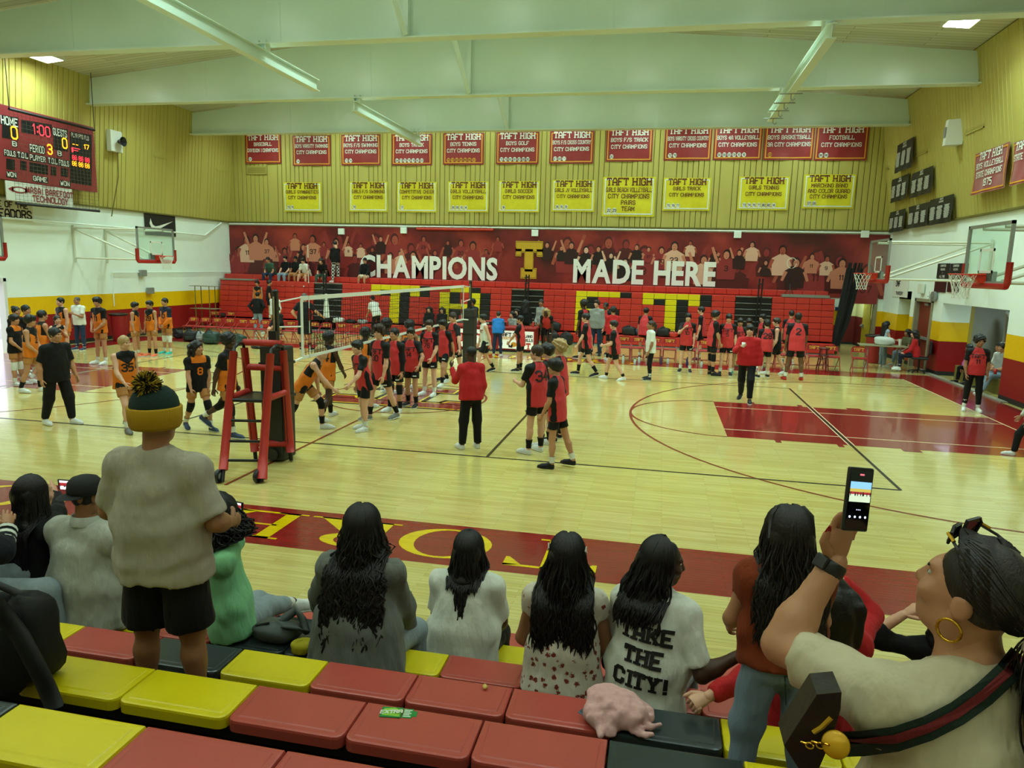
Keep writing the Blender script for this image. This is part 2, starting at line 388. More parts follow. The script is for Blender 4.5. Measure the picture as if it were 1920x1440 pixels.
OP0, OP1 = 4.68, 8.98
wall_right = banded_wall('wall_right', 'x', XR, YB, YF+.2, [(OP0, OP1, 2.23), (9.82, 11.25, 2.2), (11.85, 13.1, 2.22)], sign=1)
wall_far = banded_wall('wall_far', 'y', YF, XL, XR, [(12.57, 13.73, 2.2)], sign=1)
wall_back = banded_wall('wall_back', 'y', YB, XL, XR, [], sign=-1)
# upper walls: backing plus one board after another
def upper_wall(name, org, along, length, tilt_in, height, first, last, seed, backing=True):
    """org: start point at z = ZW; along: unit vector; boards lean towards the room by tilt_in over height."""
    al = Vector(along); nrm = Vector((0, 0, 1)).cross(al)      # points to the room
    up = (Vector((0, 0, height)) + nrm*tilt_in).normalized(); n2 = al.cross(up)*-1
    if n2.dot(nrm) < 0: n2 = -n2
    T = Matrix((( *al, 0), (*n2, 0), (*up, 0), (0, 0, 0, 1))).transposed(); T.translation = Vector(org)
    b = MB(); H = height+2.0
    b.box((-.3, -.25, -.02), (length+.3, -.02, H), M_groove)
    w = struct(b.build(name, M_groove)); w.matrix_world = T
    meshes = {}
    def board_mesh(wd):
        if wd not in meshes:
            q = MB(); g = .011
            P = [(g, -.02), (g, .0), (g+.008, .012), (wd-g-.008, .012), (wd-g, .0), (wd-g, -.02)]
            n = len(P); q.v = [(x, y, 0) for x, y in P]+[(x, y, height) for x, y in P]
            q.f = [(i, i+1, n+i+1, n+i) for i in range(n-1)] + [tuple(range(n, 2*n)), tuple(range(n))[::-1]]; q.m = [0]*len(q.f)
            me = bpy.data.meshes.new('board'); me.from_pydata(q.v, [], q.f); me.materials.append(M_pan); meshes[wd] = me
        return meshes[wd]
    x = 0; k = 0
    while x < length:
        wd = .5 if k % 9 == 8 else .21
        wd = min(wd, length-x)
        if first <= x <= last:
            o = bpy.data.objects.new('board', board_mesh(round(wd, 3))); COL.objects.link(o); o.parent = w; o.location = (x, 0, 0)
        x += wd; k += 1
    return w
HT = 4.25
upper_wall('wall_far_upper', (XR+.1, YF, ZW), (-1, 0, 0), XR-XL+.2, 0.0, HT, 0, 99, 1)
upper_wall('wall_left_upper', (XL+.02, YF, ZW), (0, -1, 0), YF-YB, .40, HT, 0, 14.5, 2)
upper_wall('wall_right_upper', (XR-.02, YB, ZW), (0, 1, 0), YF-YB, .72, HT, 20.0, 99, 3)
ub = MB(); ub.box((XL, YB-.3, ZW), (XR, YB, 11), M_pan); struct(ub.build('wall_back_upper', M_pan))
# ledge at the foot of the boards, conduit and boxes below it
for nm, lo, hi in (('trim_1', (XL, YF-.1, ZW-.05), (XR, YF+.0, ZW)), ('trim_2', (XL, YB, ZW-.05), (XL+.09, YF, ZW)), ('trim_3', (XR-.09, YB, ZW-.05), (XR, YF, ZW))):
    struct(boxo(nm, lo, hi, M_groove))
# ceiling: two slopes of boards meeting at a ridge
def ceiling_material():
    m = mat('ceiling_boards2', '#bfc3a4', 0.6); nt = m.node_tree; b = nt.nodes['Principled BSDF']
    tc = nt.nodes.new('ShaderNodeTexCoord'); wv = nt.nodes.new('ShaderNodeTexBrick'); wv.inputs['Scale'].default_value = 1
    wv.inputs['Brick Width'].default_value = 4; wv.inputs['Row Height'].default_value = .2; wv.inputs['Mortar Size'].default_value = .01
    c = srgb('#cbcdb8'); d = srgb('#bcbea6'); g = srgb('#8a8c6c')
    for nme, cc in (('Color1', c), ('Color2', d), ('Mortar', g)): wv.inputs[nme].default_value = (*cc, 1)
    nt.links.new(tc.outputs['Object'], wv.inputs['Vector']); nt.links.new(wv.outputs['Color'], b.inputs['Base Color'])
    return m
M_ceil = ceiling_material(); cb = MB()
for xa, xb in ((XL-.5, -.45), (-.45, XR+.5)):
    za, zb = roof_z(xa), roof_z(xb)
    cb.poly([(xa, YB-.3, za), (xa, YF+.3, za), (xb, YF+.3, zb), (xb, YB-.3, zb)], M_ceil)
    cb.poly([(xa, YB-.3, za+.2), (xb, YB-.3, zb+.2), (xb, YF+.3, zb+.2), (xa, YF+.3, za+.2)], M_ceil)
struct(cb.build('ceiling', M_ceil))
# ------------------------------------------------------------------ roof girders, struts, hung I-beams
def girder(Y, label):
    t = thing('roof_girder', label, 'girder', (0, Y, 8.05))
    b = MB(); xa, xb = XL+.36, XR-.62
    for x0, x1 in ((xa, -.45), (-.45, xb)):
        for y in (-.012, .012):
            q = [(x0, y, 0), (x1, y, 0), (x1, y, roof_z(x1)-8.06), (x0, y, roof_z(x0)-8.06)]
            b.poly(q if y < 0 else q[::-1], M_beam)
    b.build('web', M_beam, t)
    b = MB(); b.box((xa-.1, -.17, -.03), (xb+.1, .17, 0), M_beam); b.build('bottom_flange', M_beam, t)
    for x in (-9.3, -3.6, 4.2, 9.6):
        boxo('weld_stiffener', (x-.004, -.02, 0), (x+.004, -.012, roof_z(x)-8.1), M_beam, t)
    b = MB(); b.box((-.5, -.16, 0), (-.38, -.012, roof_z(-.45)-8.1), M_beam); b.build('web_stiffener', M_beam, t)
    b = MB(); b.tube([(-.44, -.2, .03), (-.62, -2.1, 1.95)], .075, 4, M_beam); b.build('knee_brace', M_beam, t)
    return t
girder(1.3, 'white steel roof girder nearest the camera, along the top of the photo')
girder(6.7, 'white steel roof girder in the middle of the three')
girder(12.1, 'white steel roof girder farthest away, just above the red banners')
girder(-4.1, 'white steel roof girder above the spectators')
def hung_beam(x, y0, y1, z, brk, label, hooks=False):
    t = thing('hung_beam', label, 'beam', (x, y0, z)); L = y1-y0
    b = MB(); b.box((-.1, 0, -.02), (.1, L, 0)); b.box((-.1, 0, .26), (.1, L, .28)); b.box((-.012, 0, 0), (.012, L, .26)); b.build('i_section', M_beam, t)
    for yb in brk:
        b = MB(); b.box((-.11, yb-y0-.1, .28), (-.08, yb-y0+.1, 8.12-z)); b.box((.08, yb-y0-.1, .28), (.11, yb-y0+.1, 8.12-z)); b.box((-.11, yb-y0-.12, 8.02-z), (.11, yb-y0+.12, 8.05-z)); b.build('bracket', M_beam, t)
    if hooks:
        for yy in (L*.55, L*.68, L*.8, L*.93):
            b = MB(); b.tube([(-.28, yy, -.03), (.28, yy, -.03)], .018, 6); b.tube([(0, yy, -.03), (0, yy, -.16), (.06, yy, -.2), (.1, yy, -.15)], .015, 6); b.build('hook', M_grey, t)
    return t
hung_beam(-4.05, -4.6, 3.95, 7.62, (-4.1, 1.3), 'white I-beam hung below the girders, upper left of the photo')
hung_beam(-4.05, 6.4, 12.6, 7.62, (6.7, 12.1), 'white I-beam hung below the far girders, in front of the red banners')
hung_beam(8.55, .9, 9.0, 7.62, (1.3, 6.7), 'white I-beam with hooks hung below the girders at right', True)
# ------------------------------------------------------------------ ceiling fixtures (their lamps are set at the top)
M_lamp = mat('lamp_diffuser', '#f4fff0', 0.4, emit=9.0); M_fixt = mat('fixture_white', '#d8dccc', 0.4)
fx_src = None
for bx, by in FIX:
    t = thing('ceiling_light', 'long white fluorescent ceiling light', 'light', (bx, by, roof_z(bx)-.04), 0, 'fluorescent lights on the ceiling')
    tl = math.atan(0.095)*(1 if bx < -.45 else -1); t.rotation_euler = (0, -tl, 0)
    if fx_src is None:
        b = MB(); b.box((-.33, -.63, -.08), (.33, .63, 0)); b.box((-.33, -.63, -.11), (-.30, .63, -.08)); b.box((.30, -.63, -.11), (.33, .63, -.08)); fx_src = [b.build('housing', M_fixt, t)]
        b = MB()
        for j in range(4): b.box((-.27+.14*j, -.6, -.105), (-.15+.14*j, .6, -.085))
        fx_src.append(b.build('lamp_tubes', M_lamp, t))
    else:
        for s in fx_src:
            o = s.copy(); COL.objects.link(o); o.parent = t
LAMPS = [o for o in COL.objects if o.name.startswith('ceiling_light')]
for o in LAMPS:
    x, y = o.location.x, o.location.y
    if abs(x+13) < .1 and abs(y-4) < .1: o['label'] = 'bright fluorescent ceiling light above the scoreboard, top left of the photo'; del o['group']
    if abs(x-12) < .1 and abs(y-4) < .1: o['label'] = 'bright fluorescent ceiling light in the top right corner of the photo'; del o['group']
# ------------------------------------------------------------------ openings: daylight door left, shutter, red door, recess, corridor
dl = MB(); dl.box((XL-.21, 1.26, 0), (XL+.03, 1.36, 2.25)); dl.box((XL-.21, 3.14, 0), (XL+.03, 3.24, 2.25)); dl.box((XL-.21, 1.26, 2.15), (XL+.03, 3.24, 2.26))
struct(dl.build('door_1', mat('steel_frame', '#d8dad6', .4)))
gm = mat('pavement', '#b8b4ac', .9)
struct(boxo('floor_outside', (XL-14, -4, -.12), (XL-3, 9, -.05), gm))
# corridor behind the far door
M_cream = mat('corridor_cream', '#c3bd8c', .5); M_maroon = mat('corridor_maroon', '#5c1414', .45)
cw = MB()
for z0, z1, m in ((0, .1, M_black), (.1, 1.25, M_maroon), (1.25, 2.9, M_cream)):
    cw.box((11.9, YF+3.6, z0), (14.6, YF+3.8, z1), m); cw.box((13.95, YF+.2, z0), (14.15, YF+3.6, z1), m)
    cw.poly([(12.3, YF+.2, z0), (12.3, YF+.2, z1), (12.9, YF+3.6, z1), (12.9, YF+3.6, z0)], m)
cw.box((11.9, YF+.2, 2.9), (14.6, YF+3.8, 3.0), M_cream); struct(cw.build('wall_corridor', M_cream))
fr = MB(); fr.box((12.5, YF-.04, 0), (12.61, YF+.22, 2.26)); fr.box((13.69, YF-.04, 0), (13.8, YF+.22, 2.26)); fr.box((12.5, YF-.04, 2.16), (13.8, YF+.22, 2.26))
d2 = struct(fr.build('door_2', M_frame))
lf = MB(); lf.box((13.62, YF+.2, .01), (13.67, YF+1.15, 2.18)); leaf = lf.build('door_leaf', mat('door_yellow', '#b9a52c', .4), d2)
lh = MB(); lh.box((13.5, YF+.95, .98), (13.62, YF+1.05, 1.02)); lh.box((13.56, YF+.9, .93), (13.62, YF+1.08, 1.07)); lh.build('push_bar', M_grey, d2)
# roll-up shutter
sh = MB(); sh.box((XR+.42, 11.85, 0), (XR+.47, 13.1, 2.3), M_groove)
sh.box((XR, 11.85, 2.22), (XR+.47, 13.1, 2.5), M_white)
d3 = struct(sh.build('door_3', None)); M_slat = mat('shutter_yellow', '#a89a28', .4)
rv = MB()
for z0, z1, m in BANDS[:3]+[(Z2, 2.22, M_white)]:
    rv.box((XR+.2, 13.1, z0), (XR+.47, 13.3, z1), m); rv.box((XR+.2, 11.6, z0), (XR+.47, 11.85, z1), m)
rv.build('reveal', None, d3)
smesh = None
for i in range(27):
    if smesh is None:
        b = MB(); P = [(.42, 0), (.385, .015), (.385, .058), (.42, .072)]
        for (xa, za), (xb, zb) in zip(P, P[1:]): b.poly([(XR+xa, 11.85, za), (XR+xa, 13.1, za), (XR+xb, 13.1, zb), (XR+xb, 11.85, zb)][::-1])
        so = b.build('slat', M_slat, d3); smesh = so.data
    else: so = link('slat', smesh, d3)
    so.location.z = .02+i*.08
# red door in the right wall
fr = MB(); fr.box((XR-.04, 9.72, 0), (XR+.2, 9.84, 2.3)); fr.box((XR-.04, 11.23, 0), (XR+.2, 11.35, 2.3)); fr.box((XR-.04, 9.72, 2.2), (XR+.2, 11.35, 2.3))
d4 = struct(fr.build('door_4', M_frame)); boxo('door_leaf', (XR+.1, 9.84, .01), (XR+.16, 11.23, 2.2), mat('door_red', '#7a2a1c', .4, var=.05), d4)
boxo('push_bar', (XR+.02, 9.95, .98), (XR+.09, 11.1, 1.06), M_grey, d4); boxo('door_closer', (XR+.03, 10.3, 2.08), (XR+.1, 10.62, 2.15), M_grey, d4)
# recess with the seated people
M_grw = mat('recess_grey', '#8d8c84', .6, var=.04); rc = MB()
RX = XR+2.3
rc.box((RX, OP0-.3, 0), (RX+.2, OP1+.3, 2.8), M_grw); rc.box((XR+.2, OP0-.3, 2.6), (RX, OP1+.3, 2.8), M_grw); rc.box((XR+.2, OP0-.3, 0), (RX, OP0, 2.6), M_grw)
rc.box((XR+.9, OP1, 0), (RX, OP1+.3, 2.6), M_grw)
for z0, z1, m in BANDS[:3]+[(Z2, 2.23, M_white)]: rc.box((XR+.2, OP1, z0), (XR+.8, OP1+.3, z1), m)
rc.box((XR+.8, OP1-.01, 0), (XR+.9, OP1+.3, 2.6), mat('tan_strip', '#a8933c', .5))
struct(rc.build('wall_recess', None))
def fill_lamp(x, y, z, w, lb):     # an added, unseen ceiling lamp that brightens a dark side space
    t = thing('ceiling_light', lb, 'light', (x, y, z)); boxo('housing', (-.15, -.5, -.05), (.15, .5, 0), M_fixt, t); boxo('lamp_tubes', (-.12, -.47, -.06), (.12, .47, -.05), M_lamp, t)
    ld = bpy.data.lights.new('fixture_light', 'AREA'); ld.shape = 'RECTANGLE'; ld.size = .24; ld.size_y = .9; ld.energy = w; ld.color = LIGHT_COL; lo = bpy.data.objects.new('fixture_light', ld); COL.objects.link(lo); lo.location = (x, y, z-.07)
fill_lamp(XR+1.3, 6.8, 2.6, 26, 'ceiling lamp inside the right recess'); fill_lamp(13.3, YF+1.9, 2.9, 30, 'ceiling lamp in the corridor behind the far door')
struct(boxo('trim_4', (XR-.18, OP0-.6, 0), (XR-.02, 9.6, .035), mat('threshold', '#8a8a78', .5)))
# the mural on the far wall: a printed panel
def mural_mat():
    m = mat('mural_print', '#7c1a1c', .38); nt = m.node_tree; b = nt.nodes['Principled BSDF']; L = nt.links.new
    tc = nt.nodes.new('ShaderNodeTexCoord')
    n = nt.nodes.new('ShaderNodeTexNoise'); n.inputs['Scale'].default_value = .55; n.inputs['Detail'].default_value = 5; L(tc.outputs['Object'], n.inputs['Vector'])
    cr = nt.nodes.new('ShaderNodeValToRGB'); e = cr.color_ramp.elements
    e[0].position = .32; e[0].color = (*srgb('#4a1113'), 1); e[1].position = .7; e[1].color = (*srgb('#a83c30'), 1); q = e.new(.5); q.color = (*srgb('#7a1c1e'), 1)
    L(n.outputs[0], cr.inputs[0]); L(cr.outputs[0], b.inputs['Base Color'])
    return m
M_mur = mural_mat()
mu = MB(); mu.box((XL+.04, YF-.03, 2.12), (XR-.02, YF-.005, 4.56), M_mur)
mural = tag(mu.build('mural', M_mur), 'wide dark red photo mural of players and cheering crowds on the far wall', 'mural')
TINT = [mat('print_%d' % i, c, .4) for i, c in enumerate(('#2c0b10', '#4e1416', '#a24a38', '#c27a60', '#d8ac94', '#8c2a2c', '#1c0a0e'))]
R = random.Random(4)
FD = [0.0]
def figure(b, cx, cz, s, skin, shirt, hair, arms):
    FD[0] += .0005; D_ = YF-.031-FD[0]
    def el(x, z, rx, rz, m, lay, n=10): b.poly([(x+rx*math.cos(2*math.pi*i/n), D_-lay*.0001, z+rz*math.sin(2*math.pi*i/n)) for i in range(n)], m)
    el(cx, cz+.02*s, .135*s, .17*s, hair, 2); el(cx+R.uniform(-.02, .02)*s, cz-.02*s, .10*s, .135*s, skin, 3)
    for dx in (-.035, .035): el(cx+dx*s, cz, .014*s, .009*s, hair, 4, 6)
    el(cx, cz-.085*s, .03*s, .009*s, hair, 4, 6)
    b.poly([(cx-.05*s, D_, cz-.1*s), (cx-.34*s, D_, cz-.27*s), (cx-.3*s, D_, cz-.85*s), (cx+.3*s, D_, cz-.85*s), (cx+.34*s, D_, cz-.27*s), (cx+.05*s, D_, cz-.1*s)], shirt)
    for sd in (-1, 1):
        up = arms if R.random() < .8 else 0
        ex, ez = (cx+sd*.5*s, cz+.25*s) if up else (cx+sd*.42*s, cz-.62*s)
        sx, sz = cx+sd*.3*s, cz-.3*s; L = math.hypot(ex-sx, ez-sz); nx, nz = -(ez-sz)/L*.06*s, (ex-sx)/L*.06*s
        b.poly([(sx-nx, D_-.00005, sz-nz), (sx+nx, D_-.00005, sz+nz), (ex+nx*.7, D_-.00005, ez+nz*.7), (ex-nx*.7, D_-.00005, ez-nz*.7)], skin)
    if R.random() < .5:
        put_text(b, R.choice(['3', '8', '20', '23', '9', '11', '37']), .16*s, (cx, D_-.0001, cz-.55*s), (1, 0, 0), (0, 0, 1), hair, t=1.2)
fg = MB()
x = XL+.4
while x < 13.4:
    if not (-1.2 < x < 1.0): figure(fg, x, 3.4+R.uniform(-.3, .7), R.uniform(1.1, 1.7), TINT[R.choice((2, 5, 5))], TINT[R.choice((1, 5, 1))], TINT[1], R.random() < .4)
    x += R.uniform(.7, 1.1)
x = XL+.5
while x < 12.6:
    s = R.choice([.62, .75, .9, 1.15]); dark = 1.2 < x < 4.5
    sk = R.choice(TINT[2:4]) if not dark else R.choice((TINT[3], TINT[4])); shirt = R.choice([TINT[0], TINT[5], TINT[4], TINT[3]]) if not dark else R.choice([TINT[6], TINT[0]])
    if not (-.9 < x < .7): figure(fg, x, 3.55+R.uniform(-.25, .6)+(.0 if s < 1 else -.15), s, sk, shirt, TINT[R.choice((0, 6))], R.random() < .35)
    x += R.uniform(.38, .62)
tag(fg.build('printed_figures', None, mural), kind='stuff')
lw = MB(); M_wht = mat('print_white', '#e8ece6', .4)
def mural_word(s, pxl, pxr, pyt, pyb):
    a = ony(pxl, pyb, YF-.05); c = ony(pxr, pyt, YF-.05)
    chars = [font_mesh('letter', ch, 1, .036, M_wht, mural) if ch != ' ' else None for ch in s]; gap = .06; w = []
    for q in chars: w.append(.34 if q is None else np.ptp(q[1][:, 0])+gap)
    zm = (a[2]+c[2])/2; hh = .98; k = (c[0]-a[0])/(sum(w)-gap); x = a[0]; zlo = -.036; zhi = .72+.036
    for q, ww in zip(chars, w):
        if q is not None:
            me, co = q; out = np.empty_like(co); out[:, 0] = x+(co[:, 0]-co[:, 0].min())*k; out[:, 1] = YF-.10; out[:, 2] = zm-hh/2+(co[:, 1]-co[:, 1].min())/np.ptp(co[:, 1])*hh
            me.vertices.foreach_set('co', out.ravel()); me.update(); link('letter', me, mural)
        x += ww*k
mural_word('CHAMPIONS', 676, 934, 478, 524); mural_word('MADE HERE', 1074, 1344, 487, 534)
M_gold = mat('print_gold', '#c9a227', .4)
tc0 = ony(992, 487, YF-.05)
for k, m, ly in ((1.3, M_gold, 0), (1.2, TINT[0], 1), (1.08, TINT[5], 2), (.85, M_gold, 3)):
    b = MB()
    for q in tlogo(1, k): b.poly([(tc0[0]+x*.34, YF-.09-.0015*ly, tc0[2]+y*.62+.05) for x, y in q], m)
    b.build('letter_emblem', m, mural)

# ================================================================== FAR STANDS
M_sred = mat('stand_red', '#c4362c', .35, spec=.4); M_syel = mat('stand_yellow', '#e0cd10', .35); M_sblk = mat('stand_black', '#17191a', .35)
M_dark = mat('dark_gap', '#0c0a0a', .8); M_nose = mat('step_nosing', '#8b918f', .35, metal=.4); M_deck = mat('stand_deck', '#6f7673', .45)
SM = {'r': M_sred, 'y': M_syel, 'k': M_sblk}
XS = [ony(x, 545, 13.95)[0] for x in (415, 590, 643, 960, 1020, 1380, 1449, 1567)]
NR, ZT, ZB = 7, 2.10, .47
PH = (ZT-ZB)/NR
T2 = ['rrrryyyyykrryykrr'[1:]+'r', 'rrrykykykryk ykrr'.replace(' ', 'r'), 'rrrrrykrrrykrykrr', 'rrrrrykrrryyyykrr', 'rrrrrykrrrykkykrr', 'rrrrrykrrrykrykrr', 'rrrrrykrrrykrykrr']
T2[0] = 'rrryyyyykrryykrrr'
T3 = ['rrryyyykryyyyykrr', 'rrrykrrrrykykykrr', 'rrrykrrrrrrykrrrr', 'rrryyykrrrrykrrrr', 'rrrykrrrrrrykrrrr', 'rrrykrrrrrrykrrrr', 'rrrykrrrrrrykrrrr']
def stand_section(xa, xb, rows, label):
    t = thing('bleacher_section', label, 'bleachers', (xa, 13.9, 0)); n = len(rows[0]); w = (xb-xa)/n; ms = {}
    b = MB(); b.box((0, .12, 0), (xb-xa, .9, ZT-.02), M_dark); b.build('understructure', M_dark, t)
    for r in range(NR):
        z = ZT-PH*(r+1); y = -.035*r
        for i in range(n):
            c = rows[r][i]
            if c not in ms:
                q = MB(); q.box((.004, 0, .012), (w-.004, .22, PH-.004)); o = q.build('seat_block', SM[c], t, bevel=.012); ms[c] = o.data
            else: o = link('seat_block', ms[c], t, bevel=.012)
            o.location = (i*w, y, z)
    nb = max(2, n//3); wb = (xb-xa)/nb
    for i in range(nb):
        boxo('front_bench', (i*wb+.004, -.72, .08), ((i+1)*wb-.004, -.3, ZB-.04), M_sred, t, .012)
    boxo('foot_deck', (0, -.74, 0), (xb-xa, -.05, .06), M_deck, t)
    return t
stand_section(XS[0], XS[1], ['r'*10]*7, 'closed red stand section at the left end, no letter on it')
stand_section(XS[2], XS[3], T2, 'closed red stand section with a yellow T and A in its seats')
stand_section(XS[4], XS[5], T3, 'closed red stand section with a yellow F and T in its seats')
stand_section(XS[6], XS[7], ['r'*5]*7, 'narrow closed red stand section at the right end')
def aisle(xa, xb, label):
    t = thing('stand_aisle', label, 'stairs', (xa, 13.9, 0)); w = xb-xa
    for r in range(NR):
        z = ZT-PH*(r+1)
        boxo('step', (.01, -.03*r+.06, z), (w-.01, .8, z+PH-.02), M_sblk, t)
        boxo('step_nosing', (.01, -.03*r+.0, z+PH-.05), (w-.01, .2, z+PH-.02), M_nose, t)
    boxo('top_plate', (.01, -.02, ZT-.03), (w-.01, .55, ZT+.0), M_nose, t); boxo('foot_deck', (0, -.7, .0), (w, 0, .06), M_deck, t)
    return t
aisle(XS[1], XS[2], 'black folded aisle stairs between the left stand sections'); aisle(XS[3], XS[4], 'black folded aisle stairs behind the scorer table')
aisle(XS[5], XS[6], 'black folded aisle stairs near the right end of the stands')
t = thing('bleacher_back_row', 'topmost red seat row along the foot of the mural', 'bleachers', (XL+.1, 14.35, 0)); bw = .47
n = int((XS[7]-XL-.1)/bw); me = None
for i in range(n):
    if me is None:
        q = MB(); q.box((.004, 0, 2.14), (bw-.004, .55, 2.36)); o = q.build('seat_block', M_sred, t, bevel=.015); me = o.data
    else: o = link('seat_block', me, t, bevel=.015)
    o.location.x = i*bw
boxo('back_deck', (0, -.4, 2.06), (n*bw, .58, 2.12), M_sred, t)
tag(boxo('stand_end_plank', (XS[0]+.0, 13.85, ZT+.0), (XS[0]+1.7, 14.3, ZT+.06), M_grey), 'grey plank lying on the left end of the stands', 'plank')
tag(boxo('stand_end_plank', (XS[6]+.35, 13.9, ZT+.02), (XS[7]-.2, 14.3, ZT+.12), M_grey), 'grey plank lying on the right end of the stands', 'plank')
# ================================================================== NEAR STANDS (the spectators' seats)
M_pr = mat('seat_plastic_red', '#b04a40', .33, var=.06, vscale=4, bump=.06, bscale=9); M_py = mat('seat_plastic_yellow', '#d8c80e', .33, var=.05, vscale=4, bump=.06, bscale=9); M_pk = mat('seat_plastic_black', '#2c3638', .3, var=.1, vscale=4, bump=.06, bscale=9)
PM = {'r': M_pr, 'y': M_py, 'k': M_pk}; SW = .457
M_wood = mat('footboard', '#4a3a20', .6, var=.15, vscale=3)
def seat_mesh():
    w, d, h = SW-.006, .225, .046; q = MB()
    q.box((-w/2, -d, -h), (w/2, 0, 0)); me = bpy.data.meshes.new('seat'); bm_ = None
    import bmesh
    bm = bmesh.new(); vs = [bm.verts.new(v) for v in q.v]; [bm.faces.new([vs[i] for i in f]) for f in q.f]
    bmesh.ops.bevel(bm, geom=[e for e in bm.edges if abs(e.verts[0].co.z-e.verts[1].co.z) > .01 and e.verts[0].co.y < -.1], offset=.035, segments=3, affect='EDGES', profile=.5)
    bmesh.ops.bevel(bm, geom=[e for e in bm.edges if all(v.co.z > -.001 for v in e.verts)], offset=.01, segments=2, affect='EDGES', profile=.6)
    top = [f for f in bm.faces if f.normal.z > .95 or (f.calc_center_median().z > -.0005)]
    top = max(bm.faces, key=lambda f: f.calc_area() if f.calc_center_median().z > -.001 else 0)
    bmesh.ops.inset_region(bm, faces=[top], thickness=.018, depth=0); bmesh.ops.inset_region(bm, faces=[top], thickness=.006, depth=.003)
    bm.to_mesh(me); bm.free(); me.materials.append(M_pr)
    me.polygons.foreach_set('use_smooth', [False]*len(me.polygons)); return me
SEAT = seat_mesh()
NROWS = [('A', 1.57, -13.37, onz(285, 1352, 1.57)[0], 'kkkyrrrrrrrrrr', 4), ('B', 1.31, -12.735, onz(487, 1281, 1.31)[0], 'rkkyyyrrrkyyrrr', 6),
         ('C', 1.05, -12.11, onz(618, 1238, 1.05)[0], 'rryyyrkyrrrkyyrrr', 8), ('D', .79, -11.48, onz(435, 1169, .79)[0], 'ryyyryrkkyrrrrrryrrr', 7),
         ('E', .53, -10.85, onz(533, 1142, .53)[0], 'ryyyrrryrrkryyrrryyrrr', 10), ('F', .27, -10.22, onz(533, 1127, .28)[0], 'rrrrrrryyrrrrryrrryyrrr', 9),
         ('Z', 1.83, -14.0, 4.15, 'rrrryyrrrrkkrr', 6)]
RANK = {'Z': 'row behind the camera', 'A': 'nearest row in view', 'B': 'second row from the camera', 'C': 'third row from the camera', 'D': 'fourth row from the camera', 'E': 'fifth row from the camera', 'F': 'front row at the court edge'}
for rn, z, y, xs, seq, k in NROWS:
    t = thing('bleacher_row', 'red, yellow and black plastic seats, '+RANK[rn], 'bleachers', (xs, y, z))
    for i, c in enumerate(seq):
        o = link('seat', SEAT, t); o.location = ((i-k)*SW+SW/2, 0, 0)
        o.material_slots[0].link = 'OBJECT'; o.material_slots[0].material = PM[c]
    xa, xb = -k*SW, (len(seq)-k)*SW
    boxo('seat_rail', (xa, -.18, -.11), (xb, -.05, -.06), M_dark, t)
    b = MB(); b.box((xa, -.06, -.43), (xb, -.045, -.055), mat('riser_brown', '#5a4012', .6)); b.build('riser', None, t)
    if z > .4: boxo('footboard', (xa, -.62, -.185), (xb, -.04, -.16), M_wood, t)
# ================================================================== BANNERS
def cloth_banner(name, label, cat, o, u, v, w, h, base, border, text, tcol, lines, badges='', seed=0, group=None, dots='w', t_=1.15):
    """o: lower centre; u right, v up; the cloth ripples a little and its print follows it."""
    u = np.array(u, float); v = np.array(v, float); n = np.cross(u, v); o = np.array(o, float); r = random.Random(seed)
    ph = [r.uniform(0, 6.3) for _ in range(4)]; am = .012*min(1, w)
    def lift(a, b):
        x = a/w; y = b/h; sag = (1-y)
        return .03 + am*(math.sin(9*x+ph[0]+2*y)*(.5+sag) + .7*math.sin(17*x-5*y+ph[1])*sag + .8*math.sin(6*y+4*x+ph[2]))
    def P(a, b, e=0): return o+a*u+b*v+n*(lift(a, b)+e)
    t = thing(name, label, cat, o)
    def loc(p): return p-o
    b = MB(); NX, NY = 18, 10
    for i in range(NX):
        for j in range(NY):
            q = [(-w/2+w*i/NX, h*j/NY), (-w/2+w*(i+1)/NX, h*j/NY), (-w/2+w*(i+1)/NX, h*(j+1)/NY), (-w/2+w*i/NX, h*(j+1)/NY)]
            b.poly([loc(P(*p)) for p in q])
    b.build('cloth', base, t, smooth=False)
    if border is not None:
        b = MB(); e = .045*h; tk = .035*h; N = 24
        for i in range(N):
            for y0 in (e, h-e-tk):
                xa, xb = -w/2+e+(w-2*e)*i/N, -w/2+e+(w-2*e)*(i+1)/N
                if y0 > h/2 and abs((xa+xb)/2) < w*.3: continue
                b.poly([loc(P(x, y, .012)) for x, y in ((xa, y0), (xb, y0), (xb, y0+tk), (xa, y0+tk))])
            for x0 in (-w/2+e, w/2-e-tk):
                ya, yb = e+(h-2*e)*i/N, e+(h-2*e)*(i+1)/N
                b.poly([loc(P(x, y, .0125)) for x, y in ((x0, ya), (x0+tk, ya), (x0+tk, yb), (x0, yb))])
        b.build('border', border, t)
    b = MB(); yy = h*.965
    for s, hh, gap in lines:
        q, W = text_quads(s, hh*h, t=t_ if hh > .13 else t_*.9, serif=hh > .09, space=1.5, cond=.9)
        k = min(1.0, w*.86/max(W, 1e-6)); yy -= hh*h
        for iq, quad in enumerate(q): b.poly([loc(P(x*k, yy+y, .016+iq*1e-4)) for x, y in quad])
        yy -= gap*h
    if b.f: b.build('lettering', tcol, t)
    if badges:
        B = badges.split(); rad = .062*h
        q = MB(); d = MB(); step = min(.145*h, (w*.84)/max(len(B), 1)); x0 = -w/2+.09*w+rad
        for i, s in enumerate(B):
            bx, by = x0+i*step, .15*h
            q.poly([loc(P(bx+rad*math.cos(6.283*a/10), by+rad*1.15*math.sin(6.283*a/10), .017)) for a in range(10)])
            for quad in text_quads(s, rad*1.0, t=1.3)[0]: d.poly([loc(P(bx+x*.85, by-rad*.5+y, .019)) for x, y in quad])
        q.build('badges', {'w': M_cwhite, 'y': M_cgold}[dots], t); d.build('badge_numbers', M_ink, t)
    return t
